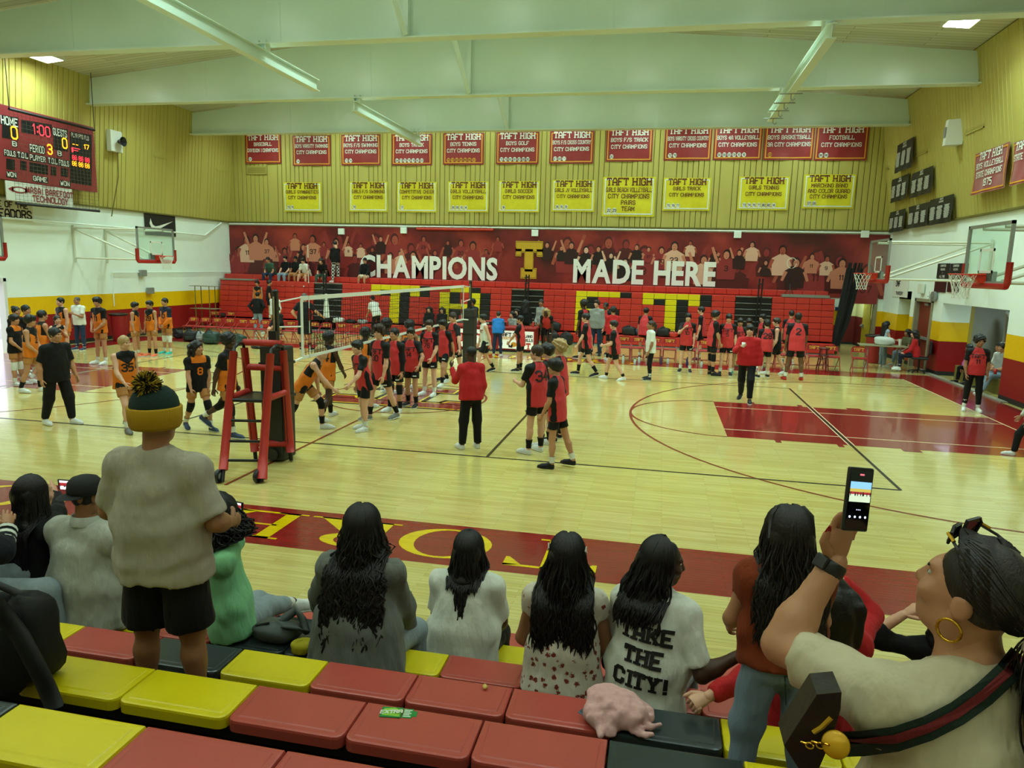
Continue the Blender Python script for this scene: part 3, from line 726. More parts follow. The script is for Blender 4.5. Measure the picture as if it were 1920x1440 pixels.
M_cred = mat('banner_red', '#8c1d1f', .45, sheen=.3, var=.08, vscale=5); M_cyel = mat('banner_yellow', '#d9cf12', .45, sheen=.3, var=.05, vscale=5)
M_cwhite = mat('banner_white', '#dfe3d8', .5); M_cgold = mat('banner_gold', '#d9962a', .5); M_ink = mat('ink_dark', '#2a0d0d', .6); M_cblk = mat('banner_black', '#1c1f1f', .5)
M_maroon2 = mat('ink_maroon', '#5c1512', .6)
RB = [(462, 528, 307, 'BASEBALL|DIVISION I CHAMPIONS', '01'), (550, 621, 311, 'BOYS VARSITY SWIMMING|CITY CHAMPIONS', '74'), (641, 714, 310, 'BOYS F/S SWIMMING|CITY CHAMPIONS', '73 74'),
      (735, 810, 310, 'BOYS TRACK|CITY CHAMPIONS', '64 73 75 76 78 80 93'), (831, 907, 309, 'BOYS TENNIS|CITY CHAMPIONS', '75 73 82 83 86 89 01'), (930, 1010, 308, 'BOYS GOLF|CITY CHAMPIONS', '72 76 80 81 87 89 90'),
      (1030, 1112, 307, 'BOYS F/S CROSS COUNTRY|CITY CHAMPIONS', '67 69 71'), (1135, 1222, 303, 'BOYS F/S TRACK|CITY CHAMPIONS', '00'), (1244, 1332, 301, 'BOYS VARSITY CROSS COUNTRY|CITY CHAMPIONS', '70 76'),
      (1336, 1426, 300, 'BOYS 4A VOLLEYBALL|CITY CHAMPIONS', '90 99 00 09 10 16'), (1430, 1523, 300, 'BOYS BASKETBALL|3A CITY CHAMPIONS', '03'), (1525, 1624, 301, 'FOOTBALL|CITY CHAMPIONS', '86 88')]
for i, (xa, xb, yb, tx, bd) in enumerate(RB):
    a, c = ony(xa, yb, YF-.02), ony(xb, yb, YF-.02); l = tx.split('|')
    nm = l[0].title().replace('F/S', 'F/S')
    cloth_banner('pennant_banner', 'red championship banner on the far wall reading '+nm.lower(), 'banner', ((a[0]+c[0])/2, YF-.02, (a[2]+c[2])/2), (1, 0, 0), (0, 0, 1), c[0]-a[0], 1.28, M_cred, M_cgold, None, M_cwhite,
                 [('TAFT HIGH', .17, .09), (l[0], .105, .1), (l[1], .105, 0)], bd, seed=i, dots='y' if i in (4, 10) else 'w')
YBN = [(533, 604, 397, 'GIRLS GYMNASTICS|CITY CHAMPIONS', '73 74'), (656, 727, 397, 'GIRLS F/S SWIMMING|CITY CHAMPIONS', '76'), (745, 819, 398, 'COMPETITIVE CHEER|CITY CHAMPIONS', '17'),
       (840, 916, 398, 'GIRLS VOLLEYBALL|CITY CHAMPIONS', '06 09 13 14'), (934, 1011, 398, 'GIRLS SOCCER|CITY CHAMPIONS', '16'), (1034, 1114, 397, 'GIRLS JV VOLLEYBALL|CITY CHAMPIONS', '06 10 13'),
       (1128, 1226, 406, 'GIRLS BEACH VOLLEYBALL|CITY CHAMPIONS|PAIRS|TEAM', '22 23'), (1241, 1330, 395, 'GIRLS TRACK|CITY CHAMPIONS', '75 76 77'), (1382, 1476, 394, 'GIRLS TENNIS|CITY CHAMPIONS', '73 74 76 77 80 82 14'),
       (1503, 1599, 391, 'MARCHING BAND|AND COLOR GUARD|CITY CHAMPIONS', '07 08')]
for i, (xa, xb, yb, tx, bd) in enumerate(YBN):
    a, c = ony(xa, yb, YF-.02), ony(xb, yb, YF-.02); l = tx.split('|')
    h = 1.56 if i == 6 else 1.27
    cloth_banner('pennant_banner', 'yellow championship banner on the far wall reading '+' '.join(l[:2 if i == 9 else 1]).lower(), 'banner', ((a[0]+c[0])/2, YF-.02, (a[2]+c[2])/2), (1, 0, 0), (0, 0, 1), c[0]-a[0], h, M_cyel, M_cwhite, None, M_maroon2,
                 [('TAFT HIGH', .17, .07)]+[(s, .1, .06 if len(l) > 2 else .09) for s in l[1-1:]], bd, seed=30+i)
def right_banner(xa, xb, yt, yb, base, border, tcol, lines, label, X=13.62, badges='', seed=0, t_=1.15):
    X = onwall((xa+xb)/2, yt+4, .05)[0]
    a, c = onx(xa, (yt+yb)/2, X), onx(xb, (yt+yb)/2, X); tp, bt = onx((xa+xb)/2, yt+4, X), onx((xa+xb)/2, yb-4, X)
    return cloth_banner('pennant_banner', label, 'banner', (X, (a[1]+c[1])/2, bt[2]), (0, -1, 0), (0, 0, 1), abs(a[1]-c[1]), tp[2]-bt[2], base, border, None, tcol, lines, badges, seed, t_=t_)
for i, (xa, xb, yt, yb) in enumerate([(1682, 1713, 262, 322), (1673, 1704, 328, 380), (1710, 1749, 315, 370), (1669, 1698, 391, 438), (1704, 1742, 380, 430), (1744, 1788, 366, 423)]):
    nm = ['topmost black name-list banner on the right wall, alone in its row', 'black name-list banner, left one of the middle row on the right wall', 'black name-list banner, right one of the middle row on the right wall',
          'black name-list banner, left one of the bottom row on the right wall', 'black name-list banner in the middle of the bottom row on the right wall', 'black name-list banner, right one of the bottom row on the right wall'][i]
    r = random.Random(i); nl = [('VARSITY', .07, .03), ('CHAMPIONS', .06, .05)]
    wd = lambda: ''.join(r.choice('AEIOLNRSTM') for _ in range(r.randint(3, 6)))
    t = right_banner(xa, xb, yt, yb, M_cblk, None, M_cwhite, nl, nm, X=13.7 if i > 2 else 13.55, seed=60+i)
    lt = [c for c in t.children if c.name.startswith('lettering')][0]
M_1975 = M_cgold
right_banner(1828, 1890, 275, 362, M_cred, M_cgold, M_cwhite, [('TAFT HIGH', .17, .08), ('BOYS VOLLEYBALL', .12, .08), ('STATE CHAMPIONS', .12, .08), ('1975', .15, 0)], 'red state championship banner for boys volleyball high on the right wall', X=13.62, seed=80)
right_banner(1901, 1960, 255, 345, M_cred, M_cgold, M_cwhite, [('TAFT HIGH', .17, .1), ('STATE CHAMPIONS', .13, .1)], 'red championship banner cut by the right edge of the photo', X=13.62, seed=81)
# name lists on the black banners: bars of small print too fine to read
for t in [o for o in COL.objects if o.name.startswith('pennant_banner') and 'black name-list' in o.get('label', '')]:
    cl = [c for c in t.children if c.name.startswith('cloth')][0]; ys = [v.co.y for v in cl.data.vertices]; zs = [v.co.z for v in cl.data.vertices]; w, h = max(ys)-min(ys), max(zs)-min(zs)
    b = MB(); r = random.Random(len(t.name)+int(t.location.y*10))
    for cx in (-.3, 0, .3):
        for k in range(14):
            z = h*(.66-.036*k); lw_ = w*r.uniform(.16, .24)
            b.poly([(-.062, -(cx*w-lw_/2), z), (-.062, -(cx*w+lw_/2), z), (-.062, -(cx*w+lw_/2), z+h*.017), (-.062, -(cx*w-lw_/2), z+h*.017)])
    b.build('name_list', M_cwhite, t)
# ================================================================== SCOREBOARD AND WALL FITTINGS
M_sb = mat('scoreboard_red', '#8a2f33', .4); M_sbk = mat('scoreboard_black', '#14171a', .35); M_led = mat('led_orange', '#ff9a18', .4, emit=3.0); M_ledr = mat('led_red', '#ff3040', .4, emit=2.0)
SX = -13.55
sb = thing('scoreboard', 'red electric scoreboard on the left wall reading 1:00, 0 and 0', 'scoreboard', (SX, 4.4, 6.1)); O = np.array(sb.location)
a, c = onx(175, 240, SX), onx(175, 357, SX); zt, zb = 7.28, 5.14
boxo('cabinet', tuple(np.array((SX-.22, 1.6, zb))-O), tuple(np.array((SX, a[1], zt))-O), M_sb, sb, .01)
def sp(px, py, e=0): return onx(px, py, SX+.006+e)-O
def panel(x0, y0, x1, y1, m=None, e=0, name='panel'):
    b = MB(); b.poly([sp(x0, y1, e), sp(x1, y1+(x1-x0)*.17, e), sp(x1, y0+(x1-x0)*.17, e), sp(x0, y0, e)], m or M_sbk); return b.build(name, m or M_sbk, sb)
def sbtext(s, x0, y0, x1, y1, m, t=1.1, ser=False):
    b = MB(); A = sp(x0, y1, .006); B = sp(x1, y1+(x1-x0)*.17, .006); Cc = sp(x0, y0, .006); W = B[1]-A[1]; q, w = text_quads(s, Cc[2]-A[2], t=t, serif=ser)
    for iq, quad in enumerate(q): b.poly([(A[0]+iq*2e-4, A[1]+W/2+x*W/w, A[2]+y) for x, y in quad], m)
    return tag(b.build('lettering', m, sb), kind='stuff')
for s, x0, y0, x1, y1 in (('HOME', 3, 217, 33, 231), ('GUESTS', 100, 240, 125, 252), ('PERIOD', 57, 271, 83, 283), ('FOULS', 9, 281, 29, 290), ('T.O.L', 34, 285, 52, 294), ('PLAYER', 57, 290, 85, 299), ('T.O.L', 91, 296, 107, 305), ('FOULS', 111, 300, 129, 309),
                          ('WON', 14, 322, 30, 330), ('GAME', 63, 330, 88, 338), ('WON', 114, 339, 130, 347), ('B', 24, 265, 31, 273), ('B', 109, 283, 115, 291)):
    panel(x0-2, y0-2, x1+2, y1+2); sbtext(s, x0, y0, x1, y1, M_cwhite)
for q in ((4, 234, 35, 258), (40, 224, 97, 248), (100, 254, 127, 280), (12, 297, 28, 317), (38, 301, 50, 318), (55, 304, 90, 322), (95, 312, 106, 328), (114, 314, 128, 330)): panel(*q)
panel(131, 246, 172, 342)
sbtext('0', 22, 237, 33, 259, M_led, .8); sbtext('0', 118, 259, 126, 277, M_led, .8); sbtext('1:00', 62, 232, 94, 250, M_ledr, .7); sbtext('3', 90, 271, 98, 288, M_led, .9)
sbtext('PLYR PTS FLS', 134, 249, 166, 256, M_cwhite)
for i, (s, m) in enumerate((('--  17', M_led), ('F', M_ledr), ('88 88 88', M_ledr), ('88 88 88', M_led))): sbtext(s, 136, 266+11*i+(3 if i > 1 else 0), 150 if i == 1 else 167, 274+11*i+(3 if i > 1 else 0), m, .8)
# sponsor sign under the scoreboard
a, c, d = onx(10, 340, SX), onx(135, 352, SX), onx(135, 388, SX)
sg = thing('sponsor_sign', 'white sponsor sign with red capitals hung below the scoreboard', 'sign', (SX, (a[1]+c[1])/2, d[2])); W = c[1]-a[1]; H = 5.14-d[2]-.02
boxo('board', (-.03, -W/2, 0), (0, W/2, H), mat('sign_white', '#d4d8cc', .4), sg)
b = MB(); put_text(b, 'MASAI BAREFOOT', .17, (.005, .34, .28), (0, 1, 0), (0, 0, 1), None, t=1.35, cond=.8); put_text(b, 'TECHNOLOGY', .17, (.005, .34, .05), (0, 1, 0), (0, 0, 1), None, t=1.35, cond=.8); put_text(b, 'Courtesy of:', .05, (.005, .3, .5), (0, 1, 0), (0, 0, 1)); b.build('lettering', M_sb, sg)
b = MB(); b.poly([(.005, -.78+.26*math.cos(i*.3927), .33+.10*math.sin(i*.3927)) for i in range(16)]); b.poly([(.005, -1.16, .33), (.005, -.98, .42), (.005, -.98, .24)]); b.poly([(.005, -.4, .33), (.005, -.58, .24), (.005, -.58, .42)]); b.build('emblem', M_sb, sg)
b = MB(); b.poly([(.008, -.78+.2*math.cos(i*.3927), .33+.06*math.sin(i*.3927)) for i in range(16)]); b.build('emblem_inner', M_cwhite, sg)
# protective net in front of the scoreboard
nt_ = thing('safety_net', 'thin net on black pipes hung in front of the scoreboard', 'net', (SX+.25, 4.4, 6)); O2 = np.array(nt_.location)
p0, p1, p2, p3 = onx(17, 204, SX+.25), onx(177, 244, SX+.25), onx(186, 396, SX+.25), onx(30, 381, SX+.25)
b = MB(); b.tube([p0-O2, p1-O2], .045, 6); b.build('top_pipe', M_black, nt_); b = MB(); b.tube([p3-O2, p2-O2], .045, 6); b.build('bottom_pipe', M_black, nt_)
b = MB()
for i in range(24):
    f = i/23; b.tube([p0+(p1-p0)*f-O2, p3+(p2-p3)*f-O2], .004, 3)
    b.tube([p0+(p3-p0)*f-O2, p1+(p2-p1)*f-O2], .004, 3)
tag(b.build('netting', mat('net_cord', '#4a4838', .8), nt_), kind='stuff')
b = MB(); b.tube([p1-O2, np.array((SX+.25, p1[1], 8.95))-O2], .012, 5); b.tube([p0-O2, np.array((SX+.25, p0[1], 8.95))-O2], .012, 5); b.build('hanger', M_black, nt_)
hs = tag(None or MB().build('sign_blank', None), None) if False else None
def wall_sign(name, label, px, X, base, texts, tcol, lim=None, cat='sign', th=.02):
    """px: x0, y0, x1, y1 on the left (X<0) or right wall."""
    x0, y0, x1, y1 = px; A = onx(x0, (y0+y1)/2, X); B_ = onx(x1, (y0+y1)/2, X); T_ = onx((x0+x1)/2, y0, X); D = onx((x0+x1)/2, y1, X)
    s = 1 if X < 0 else -1; w = abs(B_[1]-A[1]); h = T_[2]-D[2]
    t = thing(name, label, cat, (X, (A[1]+B_[1])/2, D[2])); boxo('board', (-th if s > 0 else 0, -w/2, 0), (0 if s > 0 else th, w/2, h), base, t)
    b = MB(); u = (0, s, 0)
    for s_, hh, yy, xx in texts:
        q, W = text_quads(s_, hh*h, t=1.3); k = min(1, .92*w/W)
        for quad in q: b.poly([(s*.004, s*(xx*w+a*k), yy*h+c_) for a, c_ in quad])
    if b.f: b.build('lettering', tcol, t)
    return t, w, h, s
wall_sign('wall_sign', 'cream sign reading Home of the Toreadors, left wall below the scoreboard', (-40, 372, 61, 411), -14.06, mat('sign_cream', '#cfcdb4', .5), [('HOME OF THE', .26, .6, 0), ('TOREADORS', .38, .1, 0)], M_ink)
t, w, h, s = wall_sign('wall_banner', 'black banner with a white swoosh above the left basketball hoop', (272, 400, 329, 442), -14.05, M_cblk, [], M_cwhite, cat='banner')
P = [(-.32, .74), (-.36, .5), (-.30, .3), (-.20, .24), (-.08, .28), (.42, .70), (-.06, .44), (-.18, .40), (-.26, .46), (-.29, .58)]
b = MB(); b.v = [(.004, x*w, y*h) for x, y in P]; b.f = [(0, 1, 9), (1, 2, 8, 9), (2, 3, 7, 8), (3, 4, 6, 7), (4, 5, 6)]; b.m = [0]*5; b.build('swoosh', M_cwhite, t)
def vent(px, X=None, Y=None, label='', n=7):
    x0, y0, x1, y1 = px
    if X is not None: X = onwall((x0+x1)/2, (y0+y1)/2)[0]
    if X is not None:
        A, B_ = onx(x0, y0, X), onx(x1, y1, X); w = abs(A[1]-B_[1]); h = abs(onx(x0, y0, X)[2]-onx(x0, y1, X)[2])*.85; c = (X, (A[1]+B_[1])/2, (A[2]+B_[2])/2); s = 1 if X < 0 else -1
    else:
        A, B_ = ony(x0, y0, Y), ony(x1, y1, Y); w = abs(A[0]-B_[0]); h = abs(A[2]-B_[2]); c = ((A[0]+B_[0])/2, Y, (A[2]+B_[2])/2); s = 0
    t = thing('wall_vent', label, 'vent', c)
    def bx(nm, u0, u1, z0, z1, d0, d1, m):
        lo, hi = ((s*d0, u0, z0), (s*d1, u1, z1)) if s else ((u0, -d1, z0), (u1, -d0, z1))
        boxo(nm, tuple(min(p, q) for p, q in zip(lo, hi)), tuple(max(p, q) for p, q in zip(lo, hi)), m, t)
    bx('duct', -w/2+.03, w/2-.03, -h/2+.03, h/2-.03, 0, .01, M_groove)
    for u0, u1, z0, z1 in ((-w/2, w/2, h/2-.03, h/2), (-w/2, w/2, -h/2, -h/2+.03), (-w/2, -w/2+.03, -h/2, h/2), (w/2-.03, w/2, -h/2, h/2)): bx('frame', u0, u1, z0, z1, 0, .035, M_pan)
    for i in range(n): z = -h/2+.05+(h-.1)*i/(n-1); bx('louvre', -w/2+.03, w/2-.03, z-.012, z+.012, .005, .03, M_pan)
vent((286, 280, 314, 297), -13.8, None, 'louvred vent in the left upper wall beside the white speaker'); vent((404, 307, 426, 322), -13.85, None, 'small louvred vent in the left upper wall near the far corner')
vent((463, 312, 500, 327), None, YF-.02, 'grey louvred vent in the far wall below the baseball banner')
vent((1816, 220, 1845, 248), 13.45, None, 'louvred vent in the right upper wall near the white speaker'); vent((1719, 270, 1739, 292), 13.5, None, 'louvred vent in the right upper wall beside the topmost black banner'); vent((1652, 304, 1667, 322), 13.6, None, 'small louvred vent in the right upper wall at the far corner')
# wall speakers
c = onwall(217, 266, .2); t = thing('wall_speaker', 'white speaker box with a black horn on the left upper wall', 'speaker', c)
boxo('box', (-.15, -.28, -.35), (.05, .28, .38), mat('speaker_white', '#cfd3c6', .5), t, .02); b = MB(); b.lathe([(.06, 0), (.1, .1), (.17, .2), (.16, .2), (.05, .06)], (.05, .08, .02), 14, None, 'x'); b.build('horn', M_sbk, t)
b = MB(); b.tube([(.02, .05, -.35), (.02, .0, -1.2), (-.15, -.25, -2.6)], .02, 5); b.build('cable', M_groove, t)
c = onwall(1786, 250, .2); t = thing('wall_speaker', 'white wedge speaker with a grey grille on the right upper wall', 'speaker', c)
b = MB(); P = [(-.2, -.1), (.2, -.24), (.2, .24), (-.2, .1)]; b.v = [(x, y, -.34) for x, y in P]+[(x+.03, y, .36) for x, y in P]; b.f = [(3, 2, 1, 0), (4, 5, 6, 7), (0, 1, 5, 4), (1, 2, 6, 5), (2, 3, 7, 6), (3, 0, 4, 7)]; b.m = [0]*6; b.build('box', MATS['speaker_white'], t); boxo('grille', (-.215, -.07, -.12), (-.19, .07, .16), M_grey, t)
# conduit and boxes under the ledge
def pipe(name, label, pts, r, m, cat='pipe'):
    o0 = np.array(pts[0], float); b = MB(); b.tube([np.array(p)-o0 for p in pts], r, 6); o = b.build(name, m); o.location = o0; return tag(o, label, cat)
pipe('conduit', 'white conduit running along the top of the mural', [(XL+.1, YF-.08, 4.62), (XR-.1, YF-.08, 4.62)], .03, M_white)
for i, (px, py) in enumerate(((640, 434), (757, 432), (1003, 437), (1383, 440), (1622, 439))):
    c = ony(px, py, YF-.12); tag(boxo('junction_box', tuple(c-np.array((.14, .05, .13))), tuple(c+np.array((.14, .06, .13))), M_white, bevel=.01), 'white junction box above the mural, number %s from the left wall' % ('one two three four five'.split()[i]), 'box')
c0, c1 = ony(781, 429, YF-.12), ony(925, 431, YF-.12); b = MB(); b.tube([c0-c0, c1-c0], .05, 8); o = b.build('roller_case', M_sred); o.location = c0; tag(o, 'long dark red roller case above the mural left of the emblem', 'case')
pipe('conduit', 'upper white pipe on the left wall, from the photo edge to the far corner', [(-13.98, 1.5, 4.05), (-13.98, 9.6, 4.05), (-14.0, 13, 4.0), (-14.03, 14.3, 4.62)], .035, M_white)
pipe('conduit', 'thin white conduit on the left wall behind the hoop, ending low at right', [(-14.04, 7.55, 1.2), (-14.04, 7.55, 2.42), (-14.04, 14.9, 2.45)], .02, M_white)
for px, lb in ((268, 'grey timer box on the left wall below the hoop'), (282, 'grey bell box on the left wall at the yellow stripe')):
    c = onx(px, 512 if px == 268 else 545, -14.0); tag(boxo('wall_box', tuple(c-np.array((.06, .16, .12))), tuple(c+np.array((.06, .16, .12))), M_grey, bevel=.01), lb, 'box')
# right wall papers
t, w, h, s = wall_sign('wall_poster', 'white poster with black lettering above the yellow shutter', (1674, 522, 1702, 557), 13.97, M_cwhite, [('OMF', .28, .58, -.15), ('THURSDAY', .16, .12, 0)], M_ink, cat='poster')
for i, (x0, x1) in enumerate(((1757, 1779), (1781, 1803))):
    wall_sign('wall_poster', ('left' if i == 0 else 'right')+' one of two black framed boards on the right wall', (x0, 494, x1, 522), 13.97, M_cblk, [('CHAMPION', .14, .78, 0), ('RECORDS', .12, .54, 0), ('1', .1, .32, 0), ('ALL TIME', .14, .06, 0)], M_cwhite, cat='board')
    wall_sign('wall_panel', ('left' if i == 0 else 'right')+' one of two plain dark panels below the framed boards', (x0-5, 524, x1-6, 548), 13.97, mat('panel_maroon', '#3a1416', .4), [], None, cat='panel')
c = onx(1728, 541, 13.93); tag(boxo('exit_lamp', tuple(c-np.array((.07, .16, .16))), tuple(c+np.array((.05, .16, .16))), M_fixt, bevel=.02), 'white emergency lamp box on the right wall above the red door', 'lamp')
c = onx(1750, 556, 13.9); b = MB(); b.lathe([(.05, -.03), (.16, -.03), (.16, .05), (.05, .08)], (0, 0, 0), 12, None, 'x')
for k in range(6): b.tube([(-.1, .2*math.cos(k*1.05), .16*math.sin(k*1.05)), (-.1, -.2*math.cos(k*1.05), -.16*math.sin(k*1.05))], .008, 4)
o = b.build('alarm_bell', M_grey); o.location = c; tag(o, 'caged round bell on the right wall above the recess', 'bell')
o = boxo('room_sign', (12.28, YF-.03, 1.62), (12.5, YF, 1.76), mat('sign_blue', '#1c2f5c', .4)); tag(o, 'small dark blue sign beside the far door', 'sign')
# ================================================================== BASKETBALL HOOPS
M_pad = mat('hoop_padding', '#b01d1d', .4); M_rim = mat('rim_orange', '#c8321a', .35); M_cord = mat('net_white', '#d8dccf', .7)
def hoop(x, y, s, label, pipes):
    """s = +1: the board faces +x."""
    t = thing('basketball_hoop', label, 'hoop', (x, y, 3.05)); HB = .535; z0, z1 = -.15, .92
    boxo('backboard_glass', (min(-s*.015, 0), -.9, z0), (max(-s*.015, 0), .9, z1), glass_mat(), t)
    b = MB()
    for lo, hi in (((-.03, -.92, z0-.02), (.02, -.86, z1+.02)), ((-.03, .86, z0-.02), (.02, .92, z1+.02)), ((-.03, -.92, z1-.04), (.02, .92, z1+.02)), ((-.03, -.92, z0-.02), (.02, .92, z0+.03))): b.box(lo, hi)
    b.build('frame', M_grey, t)
    b = MB(); sx = s*.012
    for (ya, yb, za, zb) in ((-.305, .305, .43, .48), (-.305, .305, .03, .08), (-.305, -.255, .03, .48), (.255, .305, .03, .48)): b.box((min(0, sx), ya, za), (max(0, sx), yb, zb))
    b.build('target_square', M_cord, t)
    b = MB(); b.tube([(0, -.93, .22), (0, -.93, -.14), (0, -.89, -.2), (0, .89, -.2), (0, .93, -.14), (0, .93, .22)], .06, 8); b.build('padding', M_pad, t, smooth=True)
    b = MB(); rx = s*(.15+.2286); b.tube([(rx+.2286*math.cos(a), .2286*math.sin(a), 0) for a in np.linspace(0, 2*math.pi, 24, endpoint=False)], .012, 6, closed=True)
    b.tube([(s*.02, -.08, 0), (s*.17, -.1, 0)], .02, 5); b.tube([(s*.02, .08, 0), (s*.17, .1, 0)], .02, 5)
    q = [(s*.01, 0), (s*.34, 0), (s*.2, -.06), (s*.14, -.14), (s*.01, -.17)]
    for yy in (-.09, .09):
        b.poly([(a, yy, c) for a, c in q])
    for (a, c), (d, e) in zip(q, q[1:]+q[:1]): b.poly([(a, -.09, c), (d, -.09, e), (d, .09, e), (a, .09, c)])
    b.build('rim', M_rim, t)
    b = MB(); lev = [(0, .2286), (-.1, .2), (-.2, .165), (-.3, .14), (-.4, .13), (-.45, .135)]; n = 12
    for k in range(n):
        for sg_ in (-.5, .5):
            b.tube([(rx+r*math.cos(2*math.pi*(k+sg_*j)/n), r*math.sin(2*math.pi*(k+sg_*j)/n), z) for j, (z, r) in enumerate(lev)], .006, 4, cap=False)
    b.build('net', M_cord, t)
    b = MB(); 
    for p in pipes: b.tube(p, .035 if len(p) == 2 else .02, 6)
    b.build('support_pipes', mat('pipe_cream', '#cfd0bb', .4), t)
    boxo('mount_plate', (min(0, -s*.08), -.3, -.12), (max(0, -s*.08), .3, .06), M_grey, t)
    return t
def sup(s, L):
    P = []
    for yy in (-.45, .45): P += [[(-s*.05, yy, .86), (-s*L, yy*1.6, .86)], [(-s*.05, yy, -.14), (-s*L, yy*1.6, -.14)], [(-s*.1, yy, -.12), (-s*L, yy*1.6, .84)], [(-s*L, yy*1.6, .95), (-s*L, yy*1.6, -.3)]]
    return P
hoop(11.45, -.1, -1, 'glass basketball backboard nearest the camera at right, red padding', sup(-1, 2.5))
hoop(11.45, 6.75, -1, 'glass basketball backboard at right in front of the mural edge', sup(-1, 2.5))
hoop(-11.45, 6.65, 1, 'glass basketball backboard with red padding on the left wall', sup(1, 2.6))
hoop(-11.45, -.1, 1, 'basketball backboard cut by the left edge of the photo', sup(1, 2.6))
# ================================================================== VOLLEYBALL NET AND REFEREE STAND
M_tape = mat('net_tape', '#dfe4da', .6); M_thread = mat('net_thread', '#15171a', .8); M_pole = mat('post_black', '#15171a', .35)
vn = thing('volleyball_net', 'volleyball net with white tapes stretched across the court', 'net', (0, 0, 0)); YN = 4.72
b = MB(); b.box((-.006, -YN, 2.36), (.006, YN, 2.43)); b.build('top_tape', M_tape, vn)
b = MB(); b.box((-.006, -YN, 1.43), (.006, YN, 1.48)); b.build('bottom_tape', M_tape, vn)
for y in (-YN, YN): boxo('side_tape', (-.008, y-.03, 1.43), (.008, y+.03, 2.43), M_tape, vn)
b = MB()
for y in np.arange(-YN, YN, .1): b.box((-.003, y-.003, 1.47), (.003, y+.003, 2.37))
for z in np.arange(1.53, 2.36, .1): b.box((-.003, -YN, z-.003), (.003, YN, z+.003))
tag(b.build('netting', M_thread, vn), kind='stuff')
b = MB()
for s in (-1, 1):
    for z0, z1 in ((2.41, 2.36), (1.45, 1.38), (1.95, 2.0)): b.tube([(0, s*YN, z0), (0, s*5.5, z1)], .012 if z0 > 1.5 else .02, 5)
b.build('tie_ropes', M_tape, vn)
for s, lb in ((-1, 'black net post with a tall black pad, near side by the red stand'), (1, 'black net post with a black pad on the far side of the court')):
    t = thing('net_post', lb, 'post', (0, s*5.5, 0)); b = MB(); b.tube([(0, 0, 0), (0, 0, 2.5)], .048, 10); b.lathe([(.05, 2.5), (.045, 2.54), (.0, 2.56)], n=10); b.build('pole', M_pole, t, smooth=True)
    b = MB(); b.box((-.012, -.053, .2), (.012, -.046, 2.45)); b.build('track', M_chrome, t)
    hp = 1.72; b = MB(); b.box((-.17, -.2, .02), (.17, .2, hp)); b.build('pad', mat('pad_black', '#23251f', .55, bump=.1, bscale=6), t, bevel=.03)
    b = MB(); b.box((-.18, -.21, .95), (.18, .21, .99)); b.box((-.18, -.21, 1.45), (.18, .21, 1.49)); b.build('strap', M_sbk, t)
    b = MB(); b.lathe([(.09, -.02), (.09, .02)], (.02, -.22, .12), 12, None, 'y'); b.build('wheel', M_sbk, t)
    boxo('winch', (-.06, -.12, 1.75), (.06, -.04, 1.95), M_pole, t)
for s, lb in ((-1, 'red and white antenna on the near end of the net'), (1, 'red and white antenna on the far end of the net')):
    t = thing('net_antenna', lb, 'antenna', (.012, s*4.5, 1.43))
    for k in range(9): b = MB(); b.tube([(0, 0, .2*k), (0, 0, .2*k+.2)], .008, 6); b.build('stripe', M_pad if k % 2 else M_tape, t)
M_rp = mat('stand_padding', '#b32a22', .45, bump=.08, bscale=10); M_rb = mat('stand_tube', '#16181a', .3, metal=.3)
rs = thing('referee_stand', 'red padded referee stand with black rungs at the near net post', 'referee stand', (0, -6.1, 0)); O = np.array(rs.location)
ft = {'L3': onz(490, 906), 'L4': onz(546, 866), 'L2': onz(480, 866)}; ft['L1'] = ft['L3']+ft['L2']-ft['L4']
tp = {'L1': ony(438, 660, -6.05), 'L3': ony(507, 664, -6.0), 'L2': ony(458, 652, -5.72), 'L4': ony(531, 657, -5.68)}
ft = {k: v-O for k, v in ft.items()}; tp = {k: v-O for k, v in tp.items()}
def on(k, z): f = (z-ft[k][2])/(tp[k][2]-ft[k][2]); return ft[k]+(tp[k]-ft[k])*f
for k in ft:
    b = MB(); b.tube([ft[k]+(0, 0, .02), on(k, .18)], .03, 8); b.build('leg_tube', M_rb, rs)
    b = MB(); b.tube([on(k, .05 if k == 'L3' else .16), on(k, .35), tp[k]], [.075 if k == 'L3' else .062, .06, .055], 10); o = b.build('leg_padding', M_rp, rs, smooth=True)
    b = MB(); d = np.array((0, .062, 0)) if k in ('L2', 'L4') else np.array((.0, .058, 0)); b.tube([on(k, .3)+d*(.0)+np.array((.0, -.058, 0)), on(k, 1.5)+np.array((0, -.054, 0))], .006, 4); b.build('zip', M_rb, rs)
def rail(a, za, c, zc, r, m, nm): b = MB(); b.tube([on(a, za), on(c, zc)], r, 8); b.build(nm, m, rs, smooth=True)
for z in (.28, .52, .78): rail('L1', z, 'L3', z, .02, M_rb, 'rung')
rail('L1', 1.04, 'L3', 1.04, .026, M_rb, 'platform_edge'); rail('L2', 1.04, 'L4', 1.04, .022, M_rb, 'platform_edge')
rail('L1', 1.07, 'L2', 1.07, .045, M_rp, 'side_rail'); rail('L3', 1.07, 'L4', 1.07, .045, M_rp, 'side_rail')
rail('L2', 1.42, 'L4', 1.42, .05, M_rp, 'back_rail'); rail('L2', 1.78, 'L4', 1.78, .05, M_rp, 'back_rail'); rail('L2', .28, 'L4', .28, .05, M_rp, 'back_rail')
q = [on(k, 1.05) for k in ('L1', 'L3', 'L4', 'L2')]; b = MB(); b.v = [tuple(p) for p in q]+[tuple(p-np.array((0, 0, .03))) for p in q]; b.f = [(0, 1, 2, 3), (7, 6, 5, 4), (0, 4, 5, 1), (1, 5, 6, 2), (2, 6, 7, 3), (3, 7, 4, 0)]; b.m = [0]*6; b.build('platform', mat('platform_black', '#2a2b22', .3), rs)
